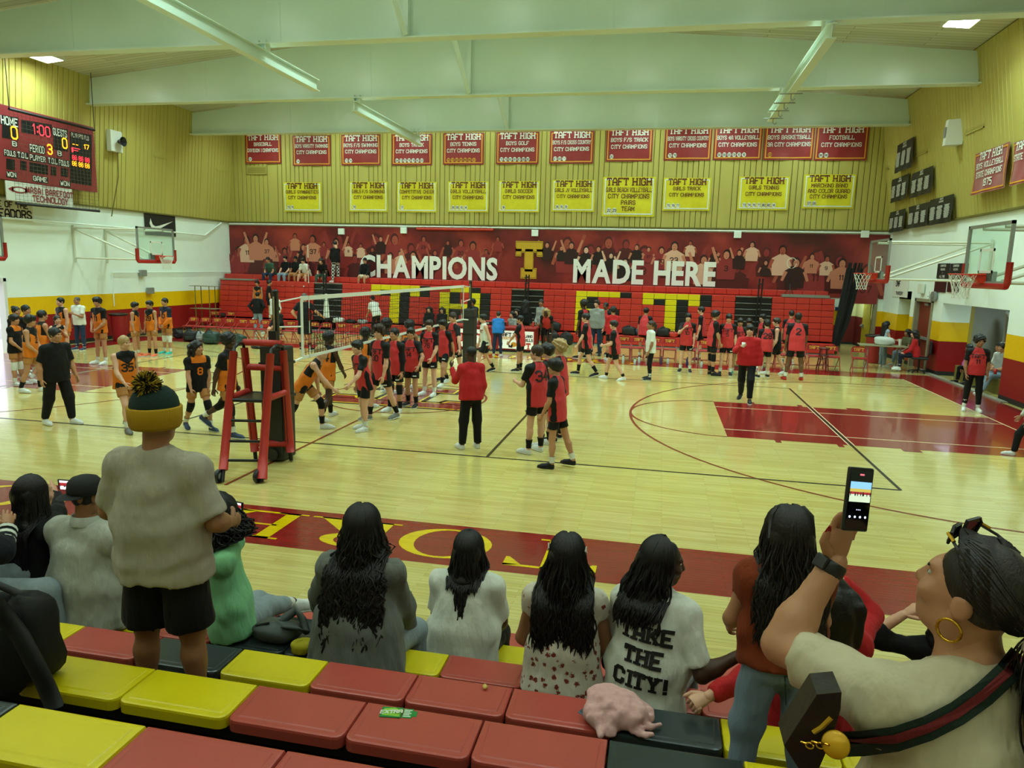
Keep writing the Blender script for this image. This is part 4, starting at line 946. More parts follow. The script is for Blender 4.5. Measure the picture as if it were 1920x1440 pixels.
for a, c in (('L1', 'L2'), ('L3', 'L4')):
    m_ = (tp[a]+tp[c])/2+np.array((0, 0, .1)); b = MB(); b.tube([tp[a]-np.array((0, 0, .06)), tp[a]+np.array((0, .02, .06)), m_, tp[c]+np.array((0, -.02, .06)), tp[c]-np.array((0, 0, .06))], .024, 8); b.build('handle', M_rb, rs, smooth=True)
for k in ('L1', 'L3'):
    c = ft[k]+np.array((-.06, .02, .09)); b = MB(); b.lathe([(.03, -.03), (.085, -.028), (.095, -.015), (.095, .015), (.085, .028), (.03, .03)], tuple(c), 16, None, 'x'); w_ = b.build('wheel', M_sbk, rs); b = MB(); b.lathe([(.05, -.034), (.05, .034)], tuple(c), 12, None, 'x'); b.build('hub', M_grey, w_)
# ================================================================== FOLDING CHAIRS
M_chr = mat('chair_red', '#a32428', .38); M_chf = mat('chair_frame_red', '#7d1a1c', .4); M_gtx = mat('chair_gold_text', '#d8a83a', .5)
def make_chair(label, frame):
    t = thing('folding_chair', label, 'chair', (0, 0, 0))
    b = MB(); b.box((-.2, -.22, .42), (.2, .18, .465)); b.build('seat', M_chr, t, bevel=.018)
    b = MB(); n = 10; rows = []
    for (z, hw) in ((.60, .2), (.66, .21), (.72, .205), (.765, .17), (.785, .12)):
        rows.append([(hw*(2*i/n-1), .21+(z-.6)*.12+.035*(1-(2*i/n-1)**2), z) for i in range(n+1)])
    for r0, r1 in zip(rows, rows[1:]):
        for i in range(n):
            b.poly([r0[i], r0[i+1], r1[i+1], r1[i]]); off = lambda p: (p[0], p[1]+.025, p[2]); b.poly([off(r0[i]), off(r1[i]), off(r1[i+1]), off(r0[i+1])])
    o = b.build('backrest', M_chr, t, smooth=True)
    b = MB()
    for iq, quad in enumerate(text_quads('TAFT', .085, t=1.3, serif=True)[0]): b.poly([(x, .203-iq*1e-4+(.06+y)*.12+.035*(1-(x/.205)**2), .645+y) for x, y in quad])
    b.build('lettering', M_gtx, o)
    for s in (-1, 1):
        b = MB(); b.tube([(s*.215, -.27, .012), (s*.215, -.1, .38), (s*.215, .2, .58), (s*.205, .235, .74)], .013, 6); b.build('front_leg', frame, t)
        b = MB(); b.tube([(s*.19, .27, .012), (s*.19, -.12, .43)], .012, 6); b.build('rear_leg', frame, t)
    b = MB(); b.tube([(-.215, -.2, .17), (.215, -.2, .17)], .009, 5); b.build('front_rung', frame, t); b = MB(); b.tube([(-.19, .19, .1), (.19, .19, .1)], .009, 5); b.build('rear_rung', frame, t)
    return t
CH_R = [(1171, 640), (1197, 641), (1228, 641), (1256, 643), (1292, 645), (1322, 646), (1353, 647), (1384, 648), (1412, 649), (1440, 650), (1464, 651), (1496, 653), (1527, 655), (1558, 656), (1609, 658)]
CH_L = [364, 387, 408, 432, 457, 476, 498, 522, 547, 568, 590, 613, 641, 668]
ch0 = make_chair('', M_chr); CHAIRS = []
def place_chair(x, y, rz, label, group=None, z=0):
    t = ch0 if not CHAIRS else copy_tree(ch0)
    t.location = (x, y, z); t.rotation_euler = (0, 0, rz); t['label'] = label
    if group: t['group'] = group
    elif 'group' in t.keys(): del t['group']
    CHAIRS.append(t)
ordn = ['first', 'second', 'third', 'fourth', 'fifth', 'sixth', 'seventh', 'eighth', 'ninth', 'tenth', 'eleventh', 'twelfth', 'thirteenth', 'fourteenth', 'fifteenth']
for i, (px, py) in enumerate(CH_R):
    p = ony(px, py, 9.0)
    lb = 'red folding chair with gold lettering, %s from the scorer table in the right row' % ordn[i]
    if i == 14: lb = 'red folding chair standing apart beside the wooden stool'
    place_chair(p[0], 8.8 if i < 14 else 8.75, R.uniform(-.06, .06), lb)
for i, px in enumerate(CH_L):
    p = ony(px, 604, 9.3); place_chair(p[0], 9.05, R.uniform(-.08, .08), 'red folding chair with gold lettering, %s from the left in the visitors row' % ordn[i])
for px, py, i in ((403, 590, 0), (430, 583, 1)):
    p = ony(px, py, 12.4); place_chair(p[0], 12.3, .3 if i == 0 else 0, ('tilted' if i == 0 else 'upright')+' red folding chair behind the visitors row, before the stands', z=0.0)
p = onz(1733, 695); place_chair(p[0]+.1, p[1]+.1, -1.3, 'red folding chair seen from the side at the right doorway')
# ================================================================== SCORER TABLE
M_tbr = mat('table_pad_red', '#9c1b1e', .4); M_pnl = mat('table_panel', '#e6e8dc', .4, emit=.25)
tx0, tx1 = ony(845, 640, 9.5)[0], ony(1003, 640, 9.5)[0]; zt_ = ony(970, 613, 9.5)[2]
tt = thing('scorer_table', 'red scorer table with white lit panels facing the court', 'table', (tx0, 9.5, 0)); Wt = tx1-tx0
boxo('table_body', (0, .03, .06), (Wt, .7, zt_-.08), M_tbr, tt, .02); boxo('table_top', (-.03, -.03, zt_-.09), (Wt+.03, .74, zt_), M_tbr, tt, .035)
boxo('foot_rail', (0, .0, .0), (Wt, .7, .06), M_dark, tt)
def tpanel(pxa, pxb, texts, nm):
    a, c = ony(pxa, 640, 9.5)[0]-tx0, ony(pxb, 640, 9.5)[0]-tx0
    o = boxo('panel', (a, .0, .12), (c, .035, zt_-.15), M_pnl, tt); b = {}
    for s, h, x, z, m in texts:
        k = b.setdefault(m.name, (MB(), m))[0]; put_text(k, s, h, (a+(c-a)*x, -.004, z), (1, 0, 0), (0, 0, 1), m, t=1.5, serif=True)
    for k, m in b.values(): k.build('lettering', m, o)
    return o, a, c
tpanel(851, 906, [('TAFT', .26, .62, .32, M_sred), ('TOREADORS', .08, .6, .17, M_cgold)], 'l')
o, a, c = tpanel(935, 1000, [('TAFT HIGH', .11, .37, .56, M_ink), ('BOOSTER CLUB', .075, .37, .45, M_cgold), ('LAND', .08, .86, .54, M_ink), ('HILLS', .08, .86, .40, M_ink), ('T', .18, .86, .14, M_sred)], 'r')
b = MB(); b.poly([(a+.55+.11*math.cos(i*.5236), -.005, .27+.09*math.sin(i*.5236)) for i in range(12)]); b.build('ball_emblem', M_cgold, o); b = MB(); b.poly([(a+.36, -.006, .17), (a+.5, -.006, .15), (a+.52, -.006, .3), (a+.42, -.006, .22), (a+.37, -.006, .3)]); b.build('figure_emblem', M_ink, o)
for px, lb in ((912, 'left'), (960-22, 'right')):
    p = ony(px, 612, 9.75); t = thing('sign_box', 'low red and black sign box at the %s on the scorer table' % lb, 'sign', (p[0], 9.72, zt_)); boxo('box', (-.3, -.08, 0), (.3, .08, .17), M_tbr, t, .03); boxo('face', (-.24, -.085, .03), (.24, -.08, .13), M_sbk, t)
    b = MB(); put_text(b, 'MVA', .05, (.05, -.087, .055), (1, 0, 0), (0, 0, 1), None, t=1.3); b.build('lettering', M_cwhite, t)
# ================================================================== SMALL FURNITURE, BAGS, BOTTLES
def trash_can(p, h, label):
    t = thing('trash_can', label, 'trash can', (p[0], p[1], 0)); b = MB(); b.lathe([(.2, 0), (.23, .05), (.27, h-.05), (.29, h-.03), (.29, h)], n=18); b.build('bin', mat('bin_red', '#a8242c', .45), t, smooth=True)
    b = MB(); b.lathe([(.28, h-.02), (.31, h-.04), (.315, h+.02), (.27, h+.03), (.25, h-.1)], n=18); b.build('bag_liner', M_sbk, t, smooth=True)
p = onz(230, 634); trash_can((-13.5, 7.1), .95, 'red trash can with a black liner against the left wall'); p = onz(1632, 662); trash_can((12.9, 11.6), .95, 'red trash can with a black liner beside the far right door')
p = onz(1540, 697); st = thing('bar_stool', 'brown wooden stool at the right end of the chair row', 'stool', (p[0]+.05, p[1]+.15, 0)); M_wd = mat('stool_wood', '#5a241a', .4)
b = MB(); b.lathe([(.0, .7), (.17, .7), (.18, .72), (.175, .745), (0, .75)], n=18); b.build('seat', M_wd, st, smooth=True)
for k in range(4):
    a = math.pi/4+k*math.pi/2; b = MB(); b.tube([(.12*math.cos(a), .12*math.sin(a), .71), (.21*math.cos(a), .21*math.sin(a), 0)], .018, 7); b.build('leg', M_wd, st)
for z in (.2, .38, .5):
    b = MB(); r = .12+.09*(.71-z)/.71
    for k in range(4): a, c = math.pi/4+k*math.pi/2, math.pi/4+(k+1)*math.pi/2; b.tube([(r*math.cos(a), r*math.sin(a), z), (r*math.cos(c), r*math.sin(c), z)], .011, 6)
    b.build('rung', M_wd, st)
# metal rack at the far left
p = ony(385, 560, 11.8); rk = thing('storage_rack', 'thin metal rack with two shelves beside the left end of the stands', 'rack', (p[0], 11.8, 0)); za, zb_ = ony(385, 536, 11.8)[2], ony(385, 578, 11.8)[2]
for sx in (-.33, .33):
    for sy in (-.2, .2): b = MB(); b.tube([(sx, sy, 0), (sx, sy, za)], .02, 6); b.build('post', M_groove, rk)
for z in (za, zb_): boxo('shelf', (-.58, -.25, z-.02), (.58, .25, z), mat('rack_metal', '#7c775c', .5), rk)
def blob(name, label, cat, c, size, m, seed=0, parts=()):
    """a soft bag: a rounded box pushed about by a few waves, standing on z = c[2]"""
    r = random.Random(seed); b = MB(); nu, nv = 20, 12; ph = [r.uniform(0, 6) for _ in range(4)]
    t = thing(name, label, cat, c, r.uniform(-.4, .4)); V = []
    for j in range(nv+1):
        for i in range(nu):
            a = 2*math.pi*i/nu; e = -math.pi/2+math.pi*j/nv
            def sp_(v): return math.copysign(abs(v)**.6, v)
            x, y, z = sp_(math.cos(a))*sp_(math.cos(e)), sp_(math.sin(a))*sp_(math.cos(e)), sp_(math.sin(e))
            k = 1+.07*math.sin(3*a+ph[0]+2*z)+.06*math.sin(5*z+2*a+ph[1])
            V.append((x*k*size[0]/2, y*k*size[1]/2, max(0, (z*k+1)*size[2]/2)))
    b.v = V; b.f = [(j*nu+i, j*nu+(i+1) % nu, (j+1)*nu+(i+1) % nu, (j+1)*nu+i) for j in range(nv) for i in range(nu)]; b.m = [0]*len(b.f); b.build('bag_body', m, t, smooth=True)
    if 'strap' in parts:
        b = MB(); b.tube([(-size[0]*.25, -size[1]*.4, size[2]*.85), (-size[0]*.1, -size[1]*.3, size[2]*1.12), (size[0]*.1, -size[1]*.3, size[2]*1.12), (size[0]*.25, -size[1]*.4, size[2]*.85)], .018, 6); b.build('strap', M_sbk, t)
    if 'pocket' in parts: boxo('pocket', (-size[0]*.3, -size[1]*.58, size[2]*.15), (size[0]*.3, -size[1]*.35, size[2]*.5), m, t, .03)
    return t
M_bk = mat('bag_black', '#141618', .6, bump=.2, bscale=25); M_bg = mat('bag_grey', '#8f9694', .6, bump=.2); M_bgn = mat('bag_green', '#1f3a34', .5, bump=.2); M_bnv = mat('bag_navy', '#1c2740', .6, bump=.2); M_bw = mat('bag_white', '#c9d0c8', .6, bump=.2)
BAGS = [(397, 645, .6, .4, .45, M_bgn, 'dark green backpack with a grey side on the floor by the visitors row'), (447, 647, .55, .4, .38, M_bgn, 'shiny dark green duffel bag on the floor below the visitors chairs'), (358, 640, .5, .35, .4, M_bk, 'black gym bag under the first visitors chairs'),
        (376, 640, .4, .3, .36, M_bg, 'grey bag under the second visitors chair'), (335, 634, .4, .3, .3, M_bk, 'small black bag on the floor near the left wall players'), (348, 614, .34, .3, .34, M_bk, 'black backpack on the floor behind the bench end'),
        (484, 653, .5, .35, .16, M_bk, 'flat black bag on the floor beside the pink shoe'), (1036, 640, .5, .4, .5, M_bk, 'black backpack on the floor right of the scorer table'), (1062, 641, .5, .4, .48, M_bk, 'black ball bag on the floor beside the black backpack')]
for i, (px, py, sx, sy, sz, m, lb) in enumerate(BAGS):
    p = onz(px, py) if px < 900 else ony(px, 640, 12.85); blob('gym_bag', lb, 'bag', (p[0], p[1], 0), (sx, sy, sz), m, i, ('strap', 'pocket'))
BENCH = [(635, .5, .22, M_bw, 'white bundle on the front bench below the aisle'), (658, .45, .16, M_bk, 'flat black bag on the front bench beside the white bundle'), (680, .45, .18, M_bg, 'grey and black bag on the front bench by the leaning man'), (1040, .5, .4, M_bk, 'black bag on the front bench right of the aisle'),
         (1180, .55, .35, M_bk, 'black backpack on the front bench left of the bending player'), (1200, .4, .28, M_bnv, 'navy bag on the front bench left of the bending player'), (1222, .4, .25, mat('bag_teal', '#2a5a72', .5), 'teal bag on the front bench behind the woman in white'), (1245, .5, .36, M_bk, 'black backpack on the front bench under the yellow letter'), (1262, .4, .22, M_sred, 'red bag on the front bench under the yellow letter'), (415, .45, .2, M_bk, 'black helmet bag on the front bench at the left end'), (865, .5, .3, M_bk, 'black jacket heap on the front bench behind the net post'), (1500, .5, .12, M_bk, 'black cloth on the front bench at the right end')]
for i, (px, sx, sz, m, lb) in enumerate(BENCH):
    p = ony(px, 615, 13.4); blob('bench_bag', lb, 'bag', (p[0], 13.38, ZB-.04), (sx, .3, sz), m, 20+i, ('strap',))
def bottle(p, h, r, m, capm, label, z=0):
    t = thing('water_bottle', label, 'bottle', (p[0], p[1], z)); b = MB(); b.lathe([(r*.9, 0), (r, .02), (r, h*.68), (r*.55, h*.84), (r*.5, h*.9)], n=10); b.build('body', m, t, smooth=True); b = MB(); b.lathe([(r*.55, h*.88), (r*.55, h), (0, h)], n=10); b.build('cap', capm, t)
M_cl = mat('bottle_clear', '#b9c6c2', .15); M_bl = mat('bottle_blue', '#3a8fc0', .3); M_nv = mat('bottle_navy', '#22305a', .3); M_pu = mat('bottle_purple', '#4a3a52', .3)
for i, (px, py, h, m, lb) in enumerate([(1168, 682, .3, M_cl, 'clear water bottle on the floor under the first right chair'), (1198, 681, .24, M_cl, 'short clear bottle on the floor under the second right chair'), (1239, 683, .27, M_pu, 'purple flask on the floor right of the woman in white'), (1252, 683, .22, M_cl, 'clear cup-like bottle on the floor under the fourth chair'),
    (1288, 687, .3, M_nv, 'navy bottle on the floor behind the player covering his face'), (1467, 688, .25, M_cl, 'clear bottle on the floor beside the tall number two'), (338, 619, .36, M_bl, 'bright blue bottle standing near the bench end at left'), (1190+0, 684, .22, M_cl, 'clear bottle on its own in front of the second right chair'), (1315, 690, .24, M_cl, 'clear bottle between the legs of the huddling players')]):
    bottle(onz(px, py), h, .04, m, M_sbk, lb)
p = ony(892, 606, 9.7); bottle((p[0], 9.75), .3, .07, M_cl, M_sbk, 'big clear water jug standing on the scorer table', zt_)
p = ony(1007, 610, 9.7); bottle((p[0]-.15, 9.75), .2, .04, M_sred, M_cwhite, 'red drink cup on the right end of the scorer table', zt_)
# black folded rails on the stands, tripod, net curtain
for px, y0, y1, lb in ((987, 515, 572, 'black folded handrail post standing on the aisle behind the scorer table'), (1417, 522, 640, 'black folded handrail post standing on the aisle near the right end'), (609, 508, 560, 'black folded handrail post on the aisle between the left sections')):
    a, c = ony(px, y1, 13.6), ony(px, y0, 13.6); t = thing('aisle_rail', lb, 'railing', a)
    for dx in (-.07, .05): b = MB(); b.tube([(dx, 0, 0), (dx+.03, 0, (c-a)[2])], .03, 6); b.build('post', M_pole, t)
    b = MB()
    for k in range(5): z = (c-a)[2]*(k+.5)/5; b.tube([(-.1, 0, z), (.1, 0, z+.05)], .025, 5)
    b.build('bracket', M_pole, t)
p0 = ony(1480, 556, 14.1); t = thing('tripod', 'black phone tripod with a ring lamp standing on the top of the stands', 'tripod', (p0[0], 14.2, ZT+.02)); H = ony(1480, 500, 14.2)[2]-ZT
for k in range(3): a = k*2.094+.5; b = MB(); b.tube([(0, 0, .5), (.22*math.cos(a), .22*math.sin(a), 0)], .012, 5); b.build('leg', M_pole, t)
b = MB(); b.tube([(0, 0, .3), (0, 0, H-.1)], .012, 5); b.build('pole', M_pole, t); b = MB(); b.tube([(.0+.17*math.cos(a), 0, H+.12+.2*math.sin(a)) for a in np.linspace(0.5, 6.2, 18)], .012, 5); b.build('ring_lamp', M_tape, t); boxo('phone', (-.04, -.02, H-.08), (.04, 0, H+.0), M_sbk, t)
a0, a1 = ony(1490+75, 640, 13.7), ony(1580, 500, 13.7); t = thing('stand_cover', 'tall black folded net curtain at the right end of the stands', 'curtain', (a0[0], 13.75, 0)); b = MB(); n = 10
for k in range(n):
    x0 = -.15+.06*k; lean = .35
    b.tube([(x0*.4, .05*math.sin(k*2), .35), (x0*.7+.12, .06*math.cos(k), 1.2), (x0+.35, .05*math.sin(k*3), a1[2]+(.15 if k % 3 else -.05))], [.03, .05, .035], 6)
b.build('folds', mat('curtain_black', '#0e1011', .8), t)
# table, office chair and goods at the right
M_tt = mat('table_top_tan', '#8f8a68', .5); p = onz(1683, 694); tb = thing('folding_table', 'grey folding table beside the yellow shutter', 'table', (12.75, 9.95, 0), -.12)
pa, pb = ony(1648, 646, 9.95), ony(1705, 655, 9.6); hz = .78
boxo('table_top', (-.75, -.36, hz-.03), (.65, .36, hz), M_tt, tb, .01)
for sx in (-.5, .45):
    b = MB(); b.tube([(sx, -.25, hz-.03), (sx, -.25, .03)], .02, 6); b.tube([(sx, .25, hz-.03), (sx, .25, .03)], .02, 6); b.tube([(sx, -.34, .02), (sx, .34, .02)], .022, 6); b.build('leg', M_grey, tb)
blob('cloth_bag', 'white plastic bag heaped on the grey folding table', 'bag', (12.75, 9.98, hz), (.6, .36, .26), M_bw, 44)
t = thing('paper_cup', 'white paper cup on the grey folding table', 'cup', (13.2, 9.9, hz)); b = MB(); b.lathe([(.035, 0), (.05, .22), (.0, .22)], n=12); b.build('cup', M_tape, t); b = MB(); b.tube([(0, 0, .2), (.02, 0, .3)], .006, 5); b.build('straw', M_pad, t)
oc = thing('office_chair', 'black swivel chair behind the grey table', 'chair', (13.65, 9.35, 0), 1.3)
boxo('seat', (-.24, -.24, .44), (.24, .24, .51), M_bk, oc, .03); boxo('backrest', (-.22, -.3, .6), (.22, -.24, 1.02), M_bk, oc, .03); b = MB(); b.tube([(0, 0, .1), (0, 0, .45)], .03, 8); b.tube([(0, -.2, .47), (0, -.28, .7)], .02, 6); b.build('column', M_pole, oc)
for k in range(5): a = k*1.2566; b = MB(); b.tube([(0, 0, .1), (.27*math.cos(a), .27*math.sin(a), .06)], .02, 6); b.lathe([(.03, -.02), (.03, .02)], (.27*math.cos(a), .27*math.sin(a), .03), 8, None, 'x'); b.build('foot', M_pole, oc)
# net-wrapped goals stored in the recess
gw = thing('goal_frame', 'taped goal frames and black nets stored in the right recess', 'goal', (XR+1.75, 6.7, 0)); M_tp = mat('goal_tape', '#a9aba4', .5, bump=.3, bscale=30); M_nt = mat('goal_net', '#1b1d20', .8)
for y in (1.45, -.05, -1.5): b = MB(); b.tube([(-.3, y, 0), (-.28, y+.03, 1.1), (-.3, y, 2.05)], [.05, .055, .05], 8); b.build('post', M_tp, gw)
b = MB(); b.tube([(-.3, 1.5, 2.02), (-.32, .7, 1.9), (-.3, .0, 2.06), (-.33, -.8, 1.92), (-.3, -1.6, 2.05)], [.06, .09, .06, .09, .06], 8); b.build('bunched_net', M_tp, gw)
b = MB(); b.tube([(-.36, 1.2, 1.95), (-.4, .75, 1.7), (-.42, .3, 1.45)], .035, 6); b.tube([(-.36, -.2, 1.95), (-.4, -.5, 1.6), (-.42, -.55, .9)], .03, 6); b.tube([(-.36, -1.2, 1.95), (-.42, -.8, 1.5), (-.42, -.75, .7)], .03, 6); b.build('loose_rope', M_tp, gw)
b = MB()
for k in range(34):
    y = -1.5+3*k/33; b.tube([(-.1, y, 1.98), (-.08-.1*math.sin(k), y+.1*math.sin(k*1.7), 1.0), (-.1, y, .05)], .012, 4)
for k in range(22):
    z = .1+1.85*k/21; b.tube([(-.1, -1.5, z), (-.15, -.4, z-.06), (-.1, .6, z+.05), (-.1, 1.5, z)], .010, 4)
tag(b.build('netting', M_nt, gw), kind='stuff'); boxo('backing_sheet', (-.02, -1.55, .05), (.0, 1.5, 1.98), M_nt, gw)
t, w, h, s = wall_sign('exit_sign', 'small dark red sign inside the right recess', (1795, 587, 1810, 594), RX-.02, M_maroon, [('EXIT', .5, .25, 0)], M_cwhite)

# ================================================================== PEOPLE: implicit bodies meshed with surface nets
f4 = np.float32
def smin(a, b, k):
    h = np.maximum(k-np.abs(a-b), 0)/k
    return np.minimum(a, b)-h*h*k*f4(.25)
class Field:
    def __init__(s, lo, hi, h):
        s.h = h; s.o = np.floor(np.array(lo)/h)*h; n = np.ceil((np.array(hi)-s.o)/h).astype(int)+2
        s.n = n; s.F = np.full(n, 1.0, f4); s.ax = [(s.o[i]+h*np.arange(n[i])).astype(f4) for i in range(3)]
    def box(s, lo, hi):
        a = [max(0, int((lo[i]-s.o[i])/s.h)) for i in range(3)]; b = [min(s.n[i], int((hi[i]-s.o[i])/s.h)+2) for i in range(3)]
        sl = tuple(slice(a[i], b[i]) for i in range(3))
        return sl, s.ax[0][sl[0]][:, None, None], s.ax[1][sl[1]][None, :, None], s.ax[2][sl[2]][None, None, :]
    def put(s, sl, d, k, sub=False):
        if d.size == 0: return
        if sub: s.F[sl] = -smin(-s.F[sl], d, k)
        else: s.F[sl] = smin(s.F[sl], d, k)
    def cone(s, a, b, ra, rb, k=.02, flat=None, cut=None, sub=False):
        """rounded cone a-b; flat = (axis, q) squeezes the distance along an axis (q < 1 makes it wider there); cut = list of (point, normal) half spaces kept below."""
        a = np.asarray(a, float); b = np.asarray(b, float); m = max(ra, rb)*(1/flat[1] if flat else 1)+k+2*s.h
        sl, X, Y, Z = s.box(np.minimum(a, b)-m, np.maximum(a, b)+m)
        if X.size*Y.size*Z.size == 0: return
        ab = b-a; L2 = float(ab@ab)+1e-9
        px, py, pz = X-f4(a[0]), Y-f4(a[1]), Z-f4(a[2])
        t = np.clip((px*f4(ab[0])+py*f4(ab[1])+pz*f4(ab[2]))/f4(L2), 0, 1)
        qx, qy, qz = px-t*f4(ab[0]), py-t*f4(ab[1]), pz-t*f4(ab[2])
        if flat:
            u, q = flat; e = (qx*f4(u[0])+qy*f4(u[1])+qz*f4(u[2]))*f4(q-1); qx = qx+e*f4(u[0]); qy = qy+e*f4(u[1]); qz = qz+e*f4(u[2])
        d = np.sqrt(qx*qx+qy*qy+qz*qz)-(f4(ra)+t*f4(rb-ra))
        for c, n in (cut or ()): d = np.maximum(d, (X-f4(c[0]))*f4(n[0])+(Y-f4(c[1]))*f4(n[1])+(Z-f4(c[2]))*f4(n[2]))
        s.put(sl, d, f4(k), sub)
    def ell(s, c, r, k=.02, M=None, cut=None, sub=False):
        """ellipsoid with radii r, axes = rows of M"""
        c = np.asarray(c, float); r = np.asarray(r, float); m = max(r)+k+2*s.h
        sl, X, Y, Z = s.box(c-m, c+m)
        if X.size*Y.size*Z.size == 0: return
        px, py, pz = X-f4(c[0]), Y-f4(c[1]), Z-f4(c[2])
        M = np.eye(3) if M is None else M
        q = [(px*f4(M[i][0])+py*f4(M[i][1])+pz*f4(M[i][2]))/f4(r[i]) for i in range(3)]
        d = (np.sqrt(q[0]**2+q[1]**2+q[2]**2)-1)*f4(min(r))
        for cc, n in (cut or ()): d = np.maximum(d, (X-f4(cc[0]))*f4(n[0])+(Y-f4(cc[1]))*f4(n[1])+(Z-f4(cc[2]))*f4(n[2]))
        s.put(sl, d, f4(k), sub)
    def half(s, c, n):
        X, Y, Z = s.ax[0][:, None, None], s.ax[1][None, :, None], s.ax[2][None, None, :]
        s.F = np.maximum(s.F, (X-f4(c[0]))*f4(n[0])+(Y-f4(c[1]))*f4(n[1])+(Z-f4(c[2]))*f4(n[2]))
    def waves(s, amp, freq, seed=0):
        r = np.random.default_rng(seed); X, Y, Z = s.ax[0][:, None, None], s.ax[1][None, :, None], s.ax[2][None, None, :]
        tot = 0
        for i in range(4):
            v = r.normal(size=3); v[2] *= .45; v = v/np.linalg.norm(v)*freq*(1+.5*i); w = r.normal(size=3); w = w/np.linalg.norm(w)*freq*.4
            tot = tot+np.sin(X*f4(v[0])+Y*f4(v[1])+Z*f4(v[2])+f4(r.uniform(0, 6))+1.2*np.sin(X*f4(w[0])+Y*f4(w[1])+Z*f4(w[2])))/(1+.5*i)
        s.F = s.F+f4(amp*.45)*tot.astype(f4)
    def sample(s, P):
        g = (np.asarray(P)-s.o)/s.h; i = np.clip(np.floor(g).astype(int), 0, s.n-2); f = np.clip(g-i, 0, 1); r = 0
        for dx in (0, 1):
            for dy in (0, 1):
                for dz in (0, 1):
                    w = (f[..., 0] if dx else 1-f[..., 0])*(f[..., 1] if dy else 1-f[..., 1])*(f[..., 2] if dz else 1-f[..., 2])
                    r = r+w*s.F[i[..., 0]+dx, i[..., 1]+dy, i[..., 2]+dz]
        return r
    def mesh(s):
        F = s.F; ins = F < 0; ins[0] = ins[-1] = False; ins[:, 0] = ins[:, -1] = False; ins[:, :, 0] = ins[:, :, -1] = False
        c = ins.astype(np.int8)
        cnt = c[:-1, :-1, :-1]+c[1:, :-1, :-1]+c[:-1, 1:, :-1]+c[:-1, :-1, 1:]+c[1:, 1:, :-1]+c[1:, :-1, 1:]+c[:-1, 1:, 1:]+c[1:, 1:, 1:]
        act = (cnt > 0) & (cnt < 8); idx = np.argwhere(act)
        if len(idx) == 0: return np.zeros((0, 3)), np.zeros((0, 4), int)
        ids = np.full(act.shape, -1, np.int32); ids[act] = np.arange(len(idx))
        off = np.array([(x, y, z) for x in (0, 1) for y in (0, 1) for z in (0, 1)])
        val = np.stack([F[idx[:, 0]+o[0], idx[:, 1]+o[1], idx[:, 2]+o[2]] for o in off], 1); inn = np.stack([ins[idx[:, 0]+o[0], idx[:, 1]+o[1], idx[:, 2]+o[2]] for o in off], 1)
        acc = np.zeros((len(idx), 3)); n = np.zeros(len(idx))
        for a in range(8):
            for b in range(a+1, 8):
                if np.abs(off[a]-off[b]).sum() != 1: continue
                m = inn[:, a] != inn[:, b]
                if not m.any(): continue
                va, vb = val[m, a], val[m, b]; den = va-vb; t = np.clip(np.where(np.abs(den) > 1e-9, va/np.where(den == 0, 1, den), .5), 0, 1)
                acc[m] += off[a]+t[:, None]*(off[b]-off[a]); n[m] += 1
        V = (idx+acc/n[:, None])*s.h+s.o
        Q = []
        for ax in range(3):
            sl0 = [slice(1, -1)]*3; sl1 = [slice(1, -1)]*3; sl0[ax] = slice(0, -1); sl1[ax] = slice(1, None)
            A, B = ins[tuple(sl0)], ins[tuple(sl1)]; e = np.argwhere(A != B)
            if len(e) == 0: continue
            fl = A[e[:, 0], e[:, 1], e[:, 2]]; g = e+1; g[:, ax] = e[:, ax]
            u, v = [(1, 2), (2, 0), (0, 1)][ax]; du = np.zeros(3, int); dv = np.zeros(3, int); du[u] = 1; dv[v] = 1
            q = np.stack([ids[tuple((g-du-dv).T)], ids[tuple((g-dv).T)], ids[tuple(g.T)], ids[tuple((g-du).T)]], 1)
            q[~fl] = q[~fl][:, ::-1]; Q.append(q)
        Q = np.concatenate(Q); Q = Q[(Q >= 0).all(1)]
        return V, Q
def mesh_np(name, V, Q, mats, mi=None, smooth=True):
    me = bpy.data.meshes.new(name); nv, nq = len(V), len(Q)
    me.vertices.add(nv); me.vertices.foreach_set('co', np.ascontiguousarray(V, f4).ravel())
    me.loops.add(nq*4); me.loops.foreach_set('vertex_index', np.ascontiguousarray(Q, np.int32).ravel())
    me.polygons.add(nq); me.polygons.foreach_set('loop_start', np.arange(0, nq*4, 4, dtype=np.int32))
    for m in mats: me.materials.append(m)
    if mi is not None: me.polygons.foreach_set('material_index', np.ascontiguousarray(mi, np.int32))
    me.polygons.foreach_set('use_smooth', np.full(nq, smooth)); me.update(calc_edges=True)
    return me
def unit(v): v = np.asarray(v, float); return v/(np.linalg.norm(v)+1e-12)
def tube_np(pts, rad, n=6):
    pts = np.asarray(pts, float); N = len(pts); d = np.gradient(pts, axis=0); d /= np.linalg.norm(d, axis=1)[:, None]+1e-12
    V = []; prev = None
    for i in range(N):
        if prev is None: h = np.array([0, 0, 1.]) if abs(d[i][2]) < .9 else np.array([1., 0, 0]); u = np.cross(d[i], h)
        else: u = prev-d[i]*(prev@d[i])
        u = unit(u); prev = u; w = np.cross(d[i], u); a = 2*np.pi*np.arange(n)/n
        V.append(pts[i]+rad[i]*(np.cos(a)[:, None]*u+np.sin(a)[:, None]*w))
    V = np.concatenate(V); Q = [(i*n+j, i*n+(j+1) % n, (i+1)*n+(j+1) % n, (i+1)*n+j) for i in range(N-1) for j in range(n)]
    return V, np.array(Q)
def merge(parts):
    V, Q, o = [], [], 0
    for v, q in parts: V.append(v); Q.append(q+o); o += len(v)
    return np.concatenate(V), np.concatenate(Q)
